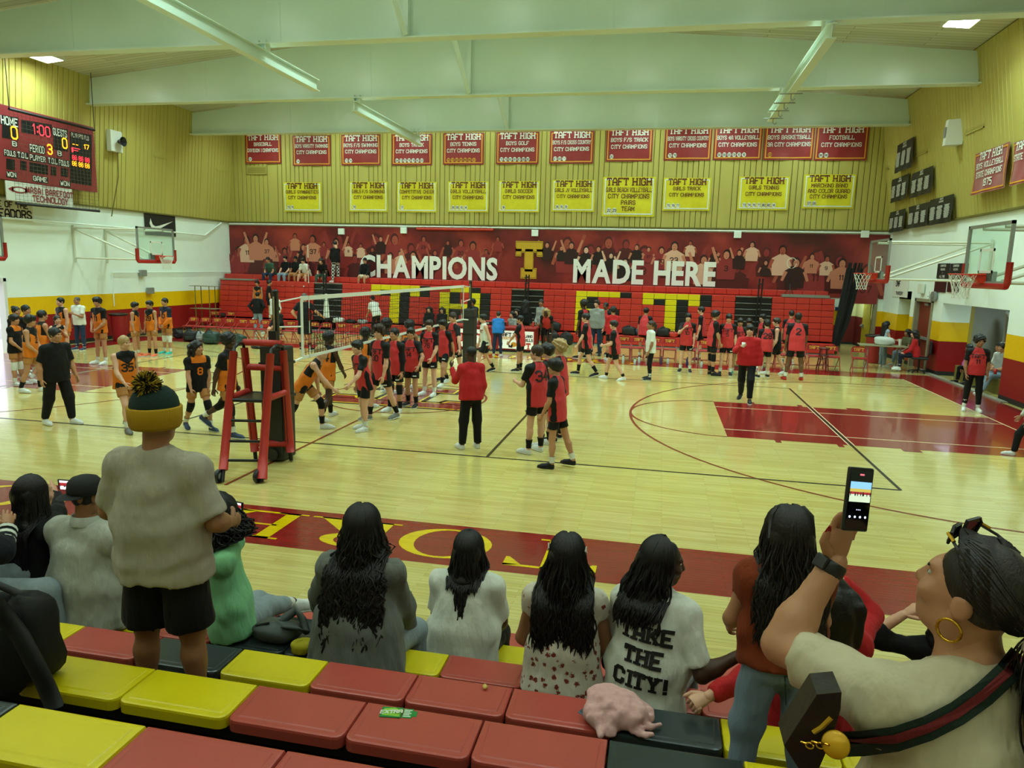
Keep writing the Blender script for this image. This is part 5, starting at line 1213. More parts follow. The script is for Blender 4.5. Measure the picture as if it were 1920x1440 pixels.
# ------------------------------------------------------------------ shared templates: head, hands, shoes, hair
def head_field(h):
    F = Field((-.11, -.15, -.24), (.11, .14, .15), h)
    F.ell((0, -.018, .028), (.074, .094, .088), .02); F.ell((0, .03, -.03), (.061, .066, .088), .03); F.ell((0, .058, -.090), (.028, .030, .024), .03)
    F.cone((-.05, .0, -.07), (0, .05, -.092), .022, .018, .03); F.cone((.05, .0, -.07), (0, .05, -.092), .022, .018, .03)
    F.cone((-.036, .082, .026), (.036, .082, .026), .011, .011, .02)
    for s in (-1, 1): F.ell((s*.033, .104, .008), (.020, .016, .013), .02, sub=True); F.ell((s*.042, .072, -.028), (.024, .02, .022), .02); F.ell((s*.077, -.012, -.012), (.010, .022, .032), .008)
    F.cone((0, .092, .012), (0, .108, -.024), .008, .013, .012); F.ell((0, .100, -.030), (.018, .012, .010), .01)
    F.cone((-.018, .089, -.055), (.018, .089, -.055), .009, .009, .012); F.cone((-.014, .087, -.067), (.014, .087, -.067), .009, .009, .01)
    F.cone((0, -.02, -.08), (0, -.035, -.20), .054, .058, .03)
    return F
HEAD_LO = head_field(.0105).mesh(); HEAD_HI = head_field(.0065).mesh()
def hand_np(curl, spread=.06, thumb=.6, n=5, side=1):
    """hand from the wrist: -z along the fingers, palm faces -x*side (towards the body), thumb towards +y (front)."""
    parts = []
    P = [(0, 0, .02), (0, 0, 0), (0, .004, -.03), (0, .006, -.065), (0, .006, -.088)]
    V, Q = tube_np(P, [.024, .026, .036, .040, .036], 8); V = V.copy(); V[:, 0] *= .52; parts.append((V, Q))
    for k, (y, L) in enumerate(((.031, .072), (.011, .080), (-.009, .074), (-.027, .058))):
        pt = np.array([0, y, -.078]); a = 0; q = [pt.copy()-(0, 0, -.015), pt.copy()]
        for j, f in enumerate((.45, .3, .25)):
            a += curl*(1.0, 1.15, .8)[j]; pt = pt+L*f*np.array([-side*math.sin(a), spread*(y/.03)*(1 if j == 0 else .3), -math.cos(a)]); q.append(pt.copy())
        parts.append(tube_np(q, [.0095, .0098, .0088, .0082, .0045], n))
    t0 = np.array([-side*.004, .028, -.018]); d1 = unit((-side*thumb*.6, .75, -.75)); d2 = unit((-side*thumb, .3, -1))
    parts.append(tube_np([t0-d1*.01, t0+d1*.012, t0+d1*.045, t0+d1*.045+d2*.03, t0+d1*.045+d2*.045], [.012, .0135, .0112, .0098, .005], n))
    return merge(parts)
HANDS_HI = {(c, s): hand_np(v, side=s, n=9) for c, v in (('relax', .32), ('fist', 1.25), ('flat', .06), ('grip', .75)) for s in (1, -1)}
HANDS = {(c, s): hand_np(v, side=s) for c, v in (('relax', .32), ('fist', 1.25), ('flat', .06), ('grip', .75)) for s in (1, -1)}
def shoe_np():
    F = Field((-.07, -.13, -.01), (.07, .22, .14), .0105)
    F.cone((0, -.065, .035), (0, .10, .028), .042, .046, .02, cut=[((0, 0, 0.02), (0, 0, -1))]); F.cone((0, .10, .03), (0.004, .155, .022), .046, .034, .02, cut=[((0, 0, 0.02), (0, 0, -1))])
    F.cone((0, -.07, .05), (0, -.06, .10), .042, .040, .02); F.cone((0, -.03, .075), (0, .09, .04), .038, .036, .03); F.half((0, 0, .108), (0, -.15, 1)); F.half((0, 0, .018), (0, 0, -1))
    up = F.mesh(); G = Field((-.07, -.14, -.01), (.07, .22, .05), .0105)
    G.cone((0, -.07, .012), (0, .09, .012), .044, .049, .01); G.cone((0, .09, .012), (.004, .155, .014), .049, .036, .02); G.half((0, 0, .001), (0, 0, -1)); G.half((0, 0, .024), (0, 0, 1))
    return up, G.mesh()
_up, _so = shoe_np(); SHOE_ME = mesh_np('shoe', *_up, [M_black]); SOLE_ME = mesh_np('sole', *_so, [M_black])
def hair_field(style, h=.0105, seed=0):
    big = style in ('long', 'afro', 'curly', 'mop', 'bun', 'pony', 'shoulder')
    F = Field((-.2, -.24, -.5 if style in ('long', 'pony', 'shoulder') else -.2), (.2, .16, .24), h)
    def cap(g, c=(0, -.018, .03), cut=((0, .085, .052), (0, .80, -.72))):
        n = unit(cut[1]); F.ell(c, (.075+g, .095+g, .089+g), .01, cut=[(cut[0], n)])
    amp, fr = .004, 60
    if style == 'short': cap(.016, cut=((0, .098, .045), (0, .75, -.75))); amp = .006
    elif style == 'buzz': cap(.006, cut=((0, .086, .05), (0, .80, -.7))); amp = .001
    elif style == 'fringe': cap(.020, cut=((0, .102, .02), (0, .62, -.8))); F.ell((0, .055, .07), (.072, .058, .045), .03); amp = .007
    elif style == 'mop': cap(.030, cut=((0, .105, .012), (0, .5, -.86))); F.ell((0, .05, .075), (.085, .065, .05), .03); amp = .010; fr = 50
    elif style == 'curly': cap(.042, cut=((0, .105, .03), (0, .62, -.78))); F.ell((0, .03, .10), (.09, .085, .055), .03); amp = .016; fr = 85
    elif style == 'afro': F.ell((0, -.03, .055), (.135, .138, .125), .01, cut=[((0, .08, .03), unit((0, .85, -.55)))]); amp = .010; fr = 90
    elif style in ('long', 'shoulder'):
        cap(.020, cut=((0, .098, .05), (0, .80, -.6))); L = -.40 if style == 'long' else -.22
        F.cone((0, -.06, .0), (0, -.09, L), .10, .085, .03, flat=((1, 0, 0), .62), cut=[((0, -.035, 0), (0, 1, .0))])
        for s in (-1, 1): F.cone((s*.078, .0, .03), (s*.095, -.01, L*.8), .03, .022, .03)
        amp = .010; fr = 55
    elif style == 'pony': cap(.012); F.cone((0, -.115, .05), (0, -.15, -.02), .035, .04, .03); F.cone((0, -.15, -.02), (0, -.14, -.32), .04, .016, .02); amp = .006
    elif style == 'bun': cap(.016); F.ell((0, -.10, .10), (.045, .045, .04), .02); amp = .006
    elif style == 'cap': F.ell((0, -.018, .035), (.085, .105, .094), .01, cut=[((0, 0, .03), (0, 0, -1))]); F.ell((0, .12, .035), (.07, .075, .012), .02); amp = 0
    if amp: F.waves(amp, fr, seed)
    return F
HAIR_ME = {}
def hair_mesh(style, seed=0):
    k = (style, seed)
    if k not in HAIR_ME:
        V, Q = hair_field(style, seed=seed).mesh(); HAIR_ME[k] = mesh_np('hair', V, Q, [M_black])
    return HAIR_ME[k]
def small_ell(name, r, n=10):
    b = MB(); b.lathe([(r[0]*math.sin(math.pi*(j+.02)/(n*.5+.04)), -r[2]*math.cos(math.pi*(j+.02)/(n*.5+.04))) for j in range(int(n*.5)+1)], n=n)
    me = bpy.data.meshes.new(name); b.v = [(x, y*r[1]/r[0], z) for x, y, z in b.v]; me.from_pydata(b.v, [], b.f); me.materials.append(M_black); me.polygons.foreach_set('use_smooth', [True]*len(me.polygons)); return me
EYE_ME = small_ell('eye', (.014, .008, .0075)); BROW_ME = small_ell('eyebrow', (.019, .006, .005)); MOUTH_ME = small_ell('mouth', (.024, .007, .006))
M_eyew = mat('eye_white', '#b8b4aa', .3); M_eye = mat('eye_dark', '#1c120e', .25); M_lip = mat('lip', '#8c4a42', .5)
SKINS = {'l': mat('skin_light', '#d2a184', .5), 't': mat('skin_tan', '#b88462', .5), 'm': mat('skin_medium', '#9a6a4a', .5), 'b': mat('skin_brown', '#6b452e', .48), 'd': mat('skin_dark', '#44291c', .45)}
HAIRC = {'k': mat('hair_black', '#080606', .5, bump=.3, bscale=90), 'n': mat('hair_brown', '#2e1c12', .5, bump=.3, bscale=90), 'w': mat('hair_dark_brown', '#140d09', .5, bump=.3, bscale=90), 'y': mat('hair_blond', '#a8895a', .55, bump=.3, bscale=90), 'g': mat('hair_grey', '#4a4540', .6, bump=.2, bscale=90)}
def cloth(name, col, rough=.75, var=.05): return mat('cloth_'+name, col, rough, spec=.25, var=var, vscale=7, bump=.55, bscale=11, sheen=.04, stretch=(1.5, 1.5, .55), bdist=.03)
CL = {k: cloth(*v) for k, v in {'red': ('jersey_red', '#c8363a', .6), 'blk': ('black', '#0b0c0d', .75), 'blk2': ('black_shorts', '#0c0d0f', .65), 'org': ('orange', '#d8741a', .6), 'tan': ('tan', '#b07a44', .7), 'wht': ('white', '#d9ddd4', .8), 'nvy': ('navy', '#171d30', .7),
     'jean': ('jean_dark', '#22324c', .8), 'jeanl': ('jean_light', '#7f93a3', .85), 'gry': ('grey', '#8d918c', .85), 'grn': ('green', '#3d5a4a', .85), 'blue': ('blue', '#1f74c4', .6), 'pink': ('pink', '#c060b0', .8), 'crm': ('cream', '#cfc8b0', .8), 'sky': ('pale_blue', '#a9bccb', .8),
     'sred': ('sweat_red', '#b82226', .85), 'teal': ('teal', '#38b0a0', .5), 'olive': ('olive', '#5a5a3c', .8), 'shoe_w': ('shoe_white', '#d5dad6', .5), 'shoe_k': ('shoe_black', '#18191b', .5), 'shoe_r': ('shoe_red', '#b82a20', .5), 'shoe_b': ('shoe_blue', '#33415a', .5), 'shoe_g': ('shoe_grey', '#6f6f6a', .6), 'shoe_o': ('shoe_coral', '#e8704a', .5)}.items()}
def pair_cloth(a, b):
    k = a+'/'+b
    if k in CL: return CL[k]
    def col(m): return tuple(m.node_tree.nodes['Principled BSDF'].inputs['Base Color'].default_value)
    m = CL[a].copy(); m.name = 'cloth_two_tone'; nt = m.node_tree; bs = nt.nodes['Principled BSDF']; L = nt.links.new
    at_ = nt.nodes.new('ShaderNodeAttribute'); at_.attribute_name = 'pattern'; gt = nt.nodes.new('ShaderNodeMath'); gt.operation = 'GREATER_THAN'; gt.inputs[1].default_value = 0.0; L(at_.outputs['Fac'], gt.inputs[0])
    mx = nt.nodes.new('ShaderNodeMix'); mx.data_type = 'RGBA'; L(gt.outputs[0], mx.inputs[0]); mx.inputs[6].default_value = col(CL[a]); mx.inputs[7].default_value = col(CL[b]); L(mx.outputs[2], bs.inputs['Base Color'])
    CL[k] = m; return m
# ------------------------------------------------------------------ skeleton and person
def adir(s, f, a, X, Y, Z):
    f, a = math.radians(f), math.radians(a)
    return unit(s*math.sin(a)*X+math.cos(a)*math.sin(f)*Y-math.cos(a)*math.cos(f)*Z)
BASE = dict(lean=3, side=0, twist=0, la=(4, 9, 14, 3), ra=(4, 9, 14, 3), ll=(3, 4, 0, 3), rl=(3, 4, 0, 3), hy=0, hp=0)
POSES = {'stand': {}, 'shift': dict(ll=(10, 5, -6, 4), rl=(0, 3, 0, 2), side=2), 'walk': dict(ll=(26, 2, 6, 2), rl=(-12, 2, -34, 2), la=(-16, 9, -4, 5), ra=(20, 9, 34, 3), lean=5),
    'walk2': dict(rl=(26, 2, 6, 2), ll=(-12, 2, -34, 2), ra=(-16, 9, -4, 5), la=(20, 9, 34, 3), lean=5), 'front': dict(la=(10, 8, 40, -28), ra=(10, 8, 40, -28)), 'hips': dict(la=(-22, 34, 18, -34), ra=(-22, 34, 18, -34)),
    'cross': dict(la=(18, 8, 75, -62), ra=(18, 8, 70, -62)), 'sit': dict(lean=8, ll=(86, 6, 0, 3), rl=(86, 6, 0, 3), la=(28, 8, 62, -12), ra=(28, 8, 62, -12)), 'sitfwd': dict(lean=32, ll=(84, 12, 4, 4), rl=(84, 12, 4, 4), la=(40, 10, 62, -22), ra=(40, 10, 62, -22), hp=5),
    'face': dict(la=(8, 8, 20, 0), ra=(45, 12, 150, -38)), 'reachR': dict(ra=(48, 6, 62, 2), lean=8), 'reachL': dict(la=(48, 6, 62, 2), lean=8), 'bend': dict(lean=48, la=(30, 6, 40, 4), ra=(30, 6, 40, 4), ll=(12, 5, -4, 4), rl=(6, 5, -6, 4), hp=-10)}
def two_bone(S, T, l1, l2, hint):
    d = T-S; L = np.linalg.norm(d); L2 = min(max(L, abs(l1-l2)*1.02+.001), (l1+l2)*.995); d = d/L; a = (l1*l1-l2*l2+L2*L2)/(2*L2); hh = math.sqrt(max(l1*l1-a*a, 0))
    n = hint-d*(hint@d); n = unit(n); E = S+d*a+n*hh; return E, S+d*L2
def skeleton(H, pose, bw=1.0, sitz=None, ik=None):
    p = dict(BASE); p.update(POSES[pose] if isinstance(pose, str) else pose); s = H/1.75; K = {'p': p, 's': s, 'H': H}
    ph, ps, tw = (math.radians(p[k]) for k in ('lean', 'side', 'twist'))
    X0, Y0, Z0 = np.eye(3)
    D = unit((math.sin(ps), math.sin(ph)*math.cos(ps), math.cos(ph)*math.cos(ps))); LX = unit(X0-D*(X0@D)); FY = np.cross(D, LX)
    LX, FY = math.cos(tw)*LX+math.sin(tw)*FY, -math.sin(tw)*LX+math.cos(tw)*FY
    P = np.zeros(3); K.update(D=D, LX=LX, FY=FY, P=P, C=P+.30*s*D, N=P+.495*s*D, SC=P+.412*s*D)
    for sd, nm in ((-1, 'l'), (1, 'r')):
        S = K['SC']+sd*.168*s*bw*LX-.0*D; a = p[nm+'a']; du = adir(sd, a[0], a[1], LX, FY, D); df = adir(sd, a[2], a[3], LX, FY, D)
        E = S+.295*s*du; Wr = E+.25*s*df; K.update({nm+'S': S, nm+'E': E, nm+'W': Wr, nm+'du': du, nm+'df': df})
        J = P+np.array((sd*.088*s*bw, 0, -.055*s)); g = p[nm+'l']; tu = adir(sd, g[0], g[1], X0, Y0, Z0); tf = adir(sd, g[2], g[3], X0, Y0, Z0)
        Kn = J+.425*s*tu; A = Kn+.41*s*tf; K.update({nm+'J': J, nm+'K': Kn, nm+'A': A, nm+'tu': tu, nm+'tf': tf, nm+'sh': g[2]})
    zmin = min(K['lA'][2], K['rA'][2])-.085*s
    z = -zmin if sitz is None else sitz+.115*s*bw
    for k, v in list(K.items()):
        if isinstance(v, np.ndarray) and k in ('P', 'C', 'N', 'SC', 'lS', 'rS', 'lE', 'rE', 'lW', 'rW', 'lJ', 'rJ', 'lK', 'rK', 'lA', 'rA'): K[k] = v+np.array((0, 0, z))
    for k, (T, hint) in (ik or {}).items():
        n = k[0]
        if k[1] == 'a': E, Wr = two_bone(K[n+'S'], np.array(T), .295*s, .25*s, np.array(hint)); K[n+'E'] = E; K[n+'W'] = Wr; K[n+'du'] = unit(E-K[n+'S']); K[n+'df'] = unit(Wr-E)
        else: Kn, A = two_bone(K[n+'J'], np.array(T), .425*s, .41*s, np.array(hint)); K[n+'K'] = Kn; K[n+'A'] = A; K[n+'tu'] = unit(Kn-K[n+'J']); K[n+'tf'] = unit(A-Kn); K[n+'sh'] = 0
    hy, hp = math.radians(p['hy']), math.radians(p['hp'])
    hx = math.cos(hy)*LX+math.sin(hy)*FY; hf = -math.sin(hy)*LX+math.cos(hy)*FY; base = unit(D*.6+Z0*.8); hx = unit(hx-base*(hx@base)); hf = np.cross(base, hx)
    hf2 = math.cos(hp)*hf-math.sin(hp)*base; up = np.cross(hx, hf2); K['HM'] = np.stack([hx, hf2, up], 1)
    K['hs'] = hs = (s+1)/2*.97; K['HC'] = K['N']+base*.158*s+hf*.018*s-hf2*0
    return K
def place(V, K, M, c, sc=1.0): return V*sc@M.T+c
def body_field(K, h, bw=1.0, fem=False):
    s = K['s']; pts = np.array([K[k] for k in ('P', 'N', 'lS', 'rS', 'lE', 'rE', 'lW', 'rW', 'lK', 'rK', 'lA', 'rA')])
    F = Field(pts.min(0)-.22*s*bw, pts.max(0)+.22*s*bw, h); P, D, LX, FY = K['P'], K['D'], K['LX'], K['FY']; fl = (LX, .68)
    F.cone(P-.03*s*D, P+.12*s*D, .112*s*bw, .098*s*bw, .03, fl); F.cone(P+.12*s*D, P+.31*s*D, .098*s*bw, .110*s*bw, .03, fl)
    for n in 'lr': F.cone(K['N']-.03*s*D, K[n+'S']+.012*s*D, .050*s, .046*s*bw, .05)
    F.cone(K['lS'], K['rS'], .050*s*bw, .050*s*bw, .05); F.cone(K['N']-.03*s*D, K['HC']-K['HM'][:, 2]*.07*s-K['HM'][:, 1]*.02*s, .056*s, .052*s, .04)
    for n in 'lr':
        F.cone(K[n+'S'], K[n+'E'], .050*s*bw, .040*s*bw, .03); F.cone(K[n+'E'], K[n+'W'], .041*s*bw, .027*s*bw, .02); m = K[n+'E']*.72+K[n+'W']*.28; F.ell(m, (.043*s*bw,)*3, .03)
        F.cone(K[n+'J'], K[n+'K'], .082*s*bw, .056*s*bw, .03); F.cone(K[n+'K'], K[n+'A'], .053*s*bw, .036*s*bw, .02); m = K[n+'K']*.68+K[n+'A']*.32; F.cone(m-K['FY']*.012*s, m*.8+K[n+'A']*.2, .053*s*bw, .046*s*bw, .03)
        F.cone(K[n+'A'], K[n+'A']+np.array((0, .05*s, -.04*s)), .036*s, .03*s, .02)
    return F
def shirt_field(K, h, sleeve=.5, hem=-.10, loose=1.0, bw=1.0, flare=1.0, wav=.006, seed=0, collar=0.0):
    s = K['s']; L = loose; pts = [K['P']+hem*s*K['D'], K['N'], K['lS'], K['rS']]
    for n in 'lr':
        if sleeve > 0: pts.append(K[n+'E']);
        if sleeve > 1: pts.append(K[n+'W'])
    pts = np.array(pts); F = Field(pts.min(0)-.25*s*bw*L, pts.max(0)+.25*s*bw*L, h); P, D, LX = K['P'], K['D'], K['LX']; fl = (LX, .66); hm = P+hem*s*D
    F.cone(hm-.06*s*D, P+.12*s*D, .128*s*bw*L*flare, .120*s*bw*L, .03, fl, cut=[(hm, -D)]); F.cone(P+.12*s*D, P+.31*s*D, .120*s*bw*L, .121*s*bw, .03, fl)
    for n, e in (('l', 1), ('r', -1)): F.cone(K['N']-.035*s*D, K[n+'S']+.012*s*D+(0 if sleeve > 0 else e*.03*s)*LX, .060*s, .058*s*bw, .05)
    si = .02 if sleeve > 0 else -.015
    F.cone(K['lS']+si*s*0*LX, K['rS'], (.064 if sleeve > 0 else .058)*s*bw, (.064 if sleeve > 0 else .058)*s*bw, .05, cut=None if sleeve > 0 else [(K['rS']-.012*s*LX, LX), (K['lS']+.012*s*LX, -LX)])
    F.cone(K['N']-.05*s*D, K['N']+(.005+collar)*s*D, .070*s, .062*s, .04, cut=[(K['N']+(.006+collar)*s*D, D)])
    for n in 'lr':
        if sleeve > 0:
            S, E, Wr = K[n+'S'], K[n+'E'], K[n+'W']; e = min(1.0, sleeve); end = S+(E-S)*e
            F.cone(S, end+(E-S)*(.15 if sleeve < 1 else 0), .061*s*bw, (.060 if sleeve < 1 else .054)*s*bw*(.5+.5*L), .035, cut=[(end, K[n+'du'])] if sleeve < 1 else None)
            if sleeve > 1: F.cone(E, Wr, .054*s*bw*(.5+.5*L), .040*s*(.6+.4*L), .03, cut=[(E+(Wr-E)*(sleeve-1), K[n+'df'])])
    if wav: F.waves(wav, 26, seed); F.waves(wav*.55, 62, seed+9)
    return F
def legs_field(K, h, length=.6, loose=1.0, bw=1.0, wav=.005, seed=0, top=.06):
    """length: 0..1 along the thigh, 1..2 along the shank"""
    s = K['s']; pts = np.array([K['P']+.1*K['D'], K['lJ'], K['rJ'], K['lK'], K['rK'], K['lA'], K['rA']]); F = Field(pts.min(0)-.2*s*bw, pts.max(0)+.2*s*bw, h); P, D, LX = K['P'], K['D'], np.array((1., 0, 0))
    F.cone(P-.05*s*D, P+.07*s*D, .122*s*bw, .112*s*bw, .03, (K['LX'], .67), cut=[(P+top*s*D, D)])
    for n in 'lr':
        J, Kn, A = K[n+'J'], K[n+'K'], K[n+'A']
        if length <= 1:
            e = J+(Kn-J)*length; F.cone(J, e+(Kn-J)*.12, .092*s*bw, .086*s*bw*loose, .03, cut=[(e, K[n+'tu'])])
        else:
            F.cone(J, Kn, .090*s*bw, .064*s*bw*loose, .03); e = Kn+(A-Kn)*(length-1); F.cone(Kn, e+(A-Kn)*.08, .063*s*bw*loose, .046*s*loose, .03, cut=[(e, K[n+'tf'])])
    if wav: F.waves(wav, 24, seed)
    return F
def decals(F, K, items, material, parent, side=1, depth=.006):
    """items: (text, height, centre w relative to the shoulder line, centre u, kwargs); printed on the front (1) or back (-1) of a top."""
    V = []; quads = []
    for s_, hh, w0, u0, kw in items:
        for qi, q in enumerate(text_quads(s_, hh, **kw)[0]):
            nx = max(1, int(max(abs(q[1][0]-q[0][0]), abs(q[1][1]-q[0][1]))/.03)); A = np.array(q)
            for i in range(nx):
                a, b = i/nx, (i+1)/nx; p = [A[0]+(A[1]-A[0])*a, A[0]+(A[1]-A[0])*b, A[3]+(A[2]-A[3])*b, A[3]+(A[2]-A[3])*a]
                n = len(V); V += [(x+u0, y-hh/2+w0, qi*1.5e-4) for x, y in p]; quads.append((n, n+1, n+2, n+3))
    if not V: return
    V = np.array(V); s = K['s']; ux = K['LX'] if side < 0 else -K['LX']; base = K['SC']+V[:, :1]*s*ux+V[:, 1:2]*s*K['D']; d = K['FY']*side
    t = np.linspace(.34, -.05, 90)*s; P = base[:, None, :]+t[None, :, None]*d; f = F.sample(P); hit = np.argmax(f < 0, axis=1)
    ok = f[np.arange(len(f)), hit] < 0
    h0 = np.maximum(hit-1, 0); fa, fb = f[np.arange(len(f)), h0], f[np.arange(len(f)), hit]; k = np.clip(fa/(fa-fb+1e-9), 0, 1); tt = t[h0]+(t[hit]-t[h0])*k
    tt = np.where(ok, tt, .1*s)+depth+V[:, 2]; Vw = base+tt[:, None]*d
    me = mesh_np('lettering', Vw, np.array(quads), [material], smooth=False); return link('lettering', me, parent)
def child(name, me, parent, material=None, M=None):
    o = link(name, me, parent)
    if M is not None: o.matrix_local = Matrix(M)
    if material is not None: o.material_slots[0].link = 'OBJECT'; o.material_slots[0].material = material
    return o
def m4(R_, t, sc=1.0): M = np.eye(4); M[:3, :3] = np.array(R_)*sc; M[:3, 3] = t; return M.tolist()
NPERS = [0]
def person(label, x, y, rz, H=1.75, pose='stand', top=None, bottom=None, hair=('short', 'k'), skin='l', shoes=('shoe_w', 'wht'), socks=('wht', .12), knee=None, z=0.0, sitz=None, bw=1.0, h=.021, face=None, group=None, text=(), tcol=None, hand=('relax', 'relax'), name='person', ik=None, hscale=1.0, handup=None, handdir=None, fingers=False):
    """top = dict(c, c2, kind, sleeve, hem, loose); bottom = dict(c, len, loose)."""
    seed = NPERS[0]; NPERS[0] += 1
    ca, sa = math.cos(math.radians(rz)), math.sin(math.radians(rz)); RZ = np.array([[ca, -sa, 0], [sa, ca, 0], [0, 0, 1]]); ORI = np.array((float(x), float(y), float(z)))
    lik = {k: (RZ.T@(np.array(T)-ORI), RZ.T@np.array(hh)) for k, (T, hh) in (ik or {}).items()}
    K = skeleton(H, pose, bw, None if sitz is None else sitz-z, lik); s = K['s']; K['RZ'] = RZ; K['ORI'] = ORI
    F = body_field(K, h, bw); parts = [F.mesh()]
    hd = HEAD_LO if h > .015 else HEAD_HI; hs = K['hs']*hscale
    parts.append((place(hd[0], K, K['HM'], K['HC'], hs), hd[1]))
    for sd, n, hn in ((-1, 'l', hand[0]), (1, 'r', hand[1])):
        df = K[n+'df']; df = unit(RZ.T@np.array(handdir[n], float)) if handdir and n in handdir else df; zx = -df; inward = -sd*K['LX']; xx = inward-zx*(inward@zx)
        if np.linalg.norm(xx) < .2: xx = K['D']-zx*(K['D']@zx)
        xx = unit(xx)*(-sd); yy = np.cross(zx, xx)
        if handup and n in handup:      # palm normal given in world axes
            xx = -RZ.T@np.array(handup[n], float)*sd; xx = unit(xx-zx*(xx@zx)); yy = np.cross(zx, xx)
        V, Q = (HANDS_HI if fingers else HANDS)[(hn, sd)]
        parts.append((place(V, K, np.stack([xx, yy, zx], 1), K[n+'W'], .98*hs), Q)); K[n+'HMt'] = np.stack([xx, yy, zx], 1)
    V, Q = merge(parts); body = link(name, mesh_np('person', V, Q, [SKINS[skin]])); body.location = (float(x), float(y), float(z)); body.rotation_euler = (0, 0, math.radians(rz)); tag(body, label, 'person', group)
    if top:
        T = dict(c='red', kind='plain', sleeve=.5, hem=-.12, loose=1.0); T.update(top)
        SF = shirt_field(K, h, T['sleeve'], T['hem'], T['loose'], bw, T.get('flare', 1.0), T.get('wav', .006), seed, T.get('collar', 0)); V, Q = SF.mesh()
        mats = [CL[T['c']]]; pat = None
        if T['kind'] != 'plain':
            mats = [pair_cloth(T['c'], T.get('c2', 'blk'))]; c = V-K['SC']; u = np.abs(c@K['LX'])/s; w = c@K['D']/s
            if T['kind'] == 'raglan':
                pat = np.where(w > -.14, u-(.075+(.095-w)*.47), u-.19*bw)
                for n in 'lr':
                    a, b = K[n+'S']-K['SC'], K[n+'E']-K['SC']; tt = np.clip(((c-a)@(b-a))/((b-a)@(b-a)), 0, 1); dd = np.linalg.norm(c-a-tt[:, None]*(b-a), axis=1)/s; pat = np.maximum(pat, np.minimum(np.minimum(.078-dd, tt*.3-.13), u-.145))
            elif T['kind'] == 'yoke': pat = np.maximum(w+.015+.11*(1-np.clip(u/.15, 0, 1))*(c@K['FY'] > 0)-.03*(c@K['FY'] <= 0), np.minimum(u-.145, w+.22))
            elif T['kind'] == 'orsh': pat = np.minimum(w+.03, .14-u)
            elif T['kind'] == 'sleeves': pat = u-.165*bw
        me = mesh_np('shirt', V, Q, mats)
        if pat is not None: at_ = me.attributes.new('pattern', 'FLOAT', 'POINT'); at_.data.foreach_set('value', np.ascontiguousarray(pat, f4))
        sh = link('shirt', me, body)
        if T.get('trim'):
            r = .060*s; a = np.linspace(0, 2*np.pi, 17)[:-1]; c = K['N']+.012*s*K['D']
            pts = [c+r*(math.cos(t)*K['LX']+math.sin(t)*K['FY'])-(.045*s*max(0, math.sin(t))**2)*K['D']+.012*s*max(0, math.sin(t))*K['FY'] for t in a]; b = MB(); b.tube(pts, .009*s, 5, closed=True); o = b.build('collar', CL[T['trim']], sh, smooth=True)
        if text:
            for side, items in text: decals(SF, K, items, tcol or M_dec, sh, side)
        K['SF'] = SF; K['shirt'] = sh
    if bottom:
        B = dict(c='blk2', len=.62, loose=1.05); B.update(bottom); LF = legs_field(K, h, B['len'], B['loose'], bw, B.get('wav', .005), seed+500); V, Q = LF.mesh(); mats = [CL[B['c']]]; mi = None
        if 'c2' in B:
            mats.append(CL[B['c2']]); c = V[Q].mean(1); d = np.full(len(c), 9.)
            for n in 'lr': t_ = ((c-K[n+'J'])@K[n+'tu'])/(.425*s); d = np.minimum(d, np.where(t_ > B['len']-.36, 0, 9))
            mi = (d < 1).astype(np.int32)
        lg = link('shorts' if B['len'] < 1 else 'trousers', mesh_np('legs', V, Q, mats, mi), body)
        if B.get('logo'):
            n = B['logo']; t0 = K[n+'J']+K[n+'tu']*(.425*s*(B['len']-.12)); b = MB(); 
            for i in range(4): b.box((-.036+.02*i, -.006, -.012), (-.022+.02*i, .006, .012))
            o = b.build('print', M_cwhite, lg); ax = unit(np.cross(K[n+'tu'], (1., 0, 0))); sd = -1 if n == 'l' else 1
            oy = unit((sd*.35, 1.0, 0)); ox = np.cross(oy, -K[n+'tu']); oy2 = np.cross(-K[n+'tu'], ox); o.matrix_local = Matrix(m4(np.stack([unit(ox), unit(oy2), -K[n+'tu']], 1), t0+unit(oy2)*.098*s*bw))
    for sd, n in ((-1, 'l'), (1, 'r')):
        A, tf = K[n+'A'], K[n+'tf']; sh_ = K[n+'sh']; pit = math.radians(min(0, sh_+18) if sh_ < -18 else 0)
        if K['p'].get('feet') == 'follow': pit = math.radians(sh_)
        ya = math.radians(K['p'].get('toe', 9))*-sd; Rz = np.array([[math.cos(ya), -math.sin(ya), 0], [math.sin(ya), math.cos(ya), 0], [0, 0, 1]]); Rx = np.array([[1, 0, 0], [0, math.cos(pit), -math.sin(pit)], [0, math.sin(pit), math.cos(pit)]]); RR = Rz@Rx
        if shoes:
            o = child('shoe', SHOE_ME, body, CL[shoes[0]], m4(RR, A-RR@np.array((0, -.062, .085))*s, s*.94)); child('sole', SOLE_ME, o, CL[shoes[1]])
        if socks:
            b = MB(); b.tube([A-tf*.02*s, A-tf*socks[1]*.5*s, A-tf*socks[1]*s], [.043*s, .045*s, .049*s*(1+socks[1])], 10, cap=False); b.build('sock', CL[socks[0]], body, smooth=True)
        if knee:
            Kn = K[n+'K']; b = MB(); b.tube([Kn-K[n+'tu']*.09*s, Kn-K[n+'tu']*.03*s, Kn+tf*.04*s, Kn+tf*.11*s], [.068*s, .072*s, .068*s, .060*s], 12, cap=False); b.build('knee_pad', CL[knee], body, smooth=True)
    if hair and hair[0] != 'none':
        child('hair' if hair[0] != 'cap' else 'cap', hair_mesh(hair[0], seed % 3 if hair[0] in ('curly', 'mop', 'short', 'fringe', 'long') else 0), body, HAIRC.get(hair[1]) or CL[hair[1]], m4(K['HM'], K['HC'], hs))
        if hair[0] == 'cap': child('hair', hair_mesh('short', 0), body, HAIRC['k'], m4(K['HM'], K['HC']-K['HM'][:, 2]*.012, hs*.97))
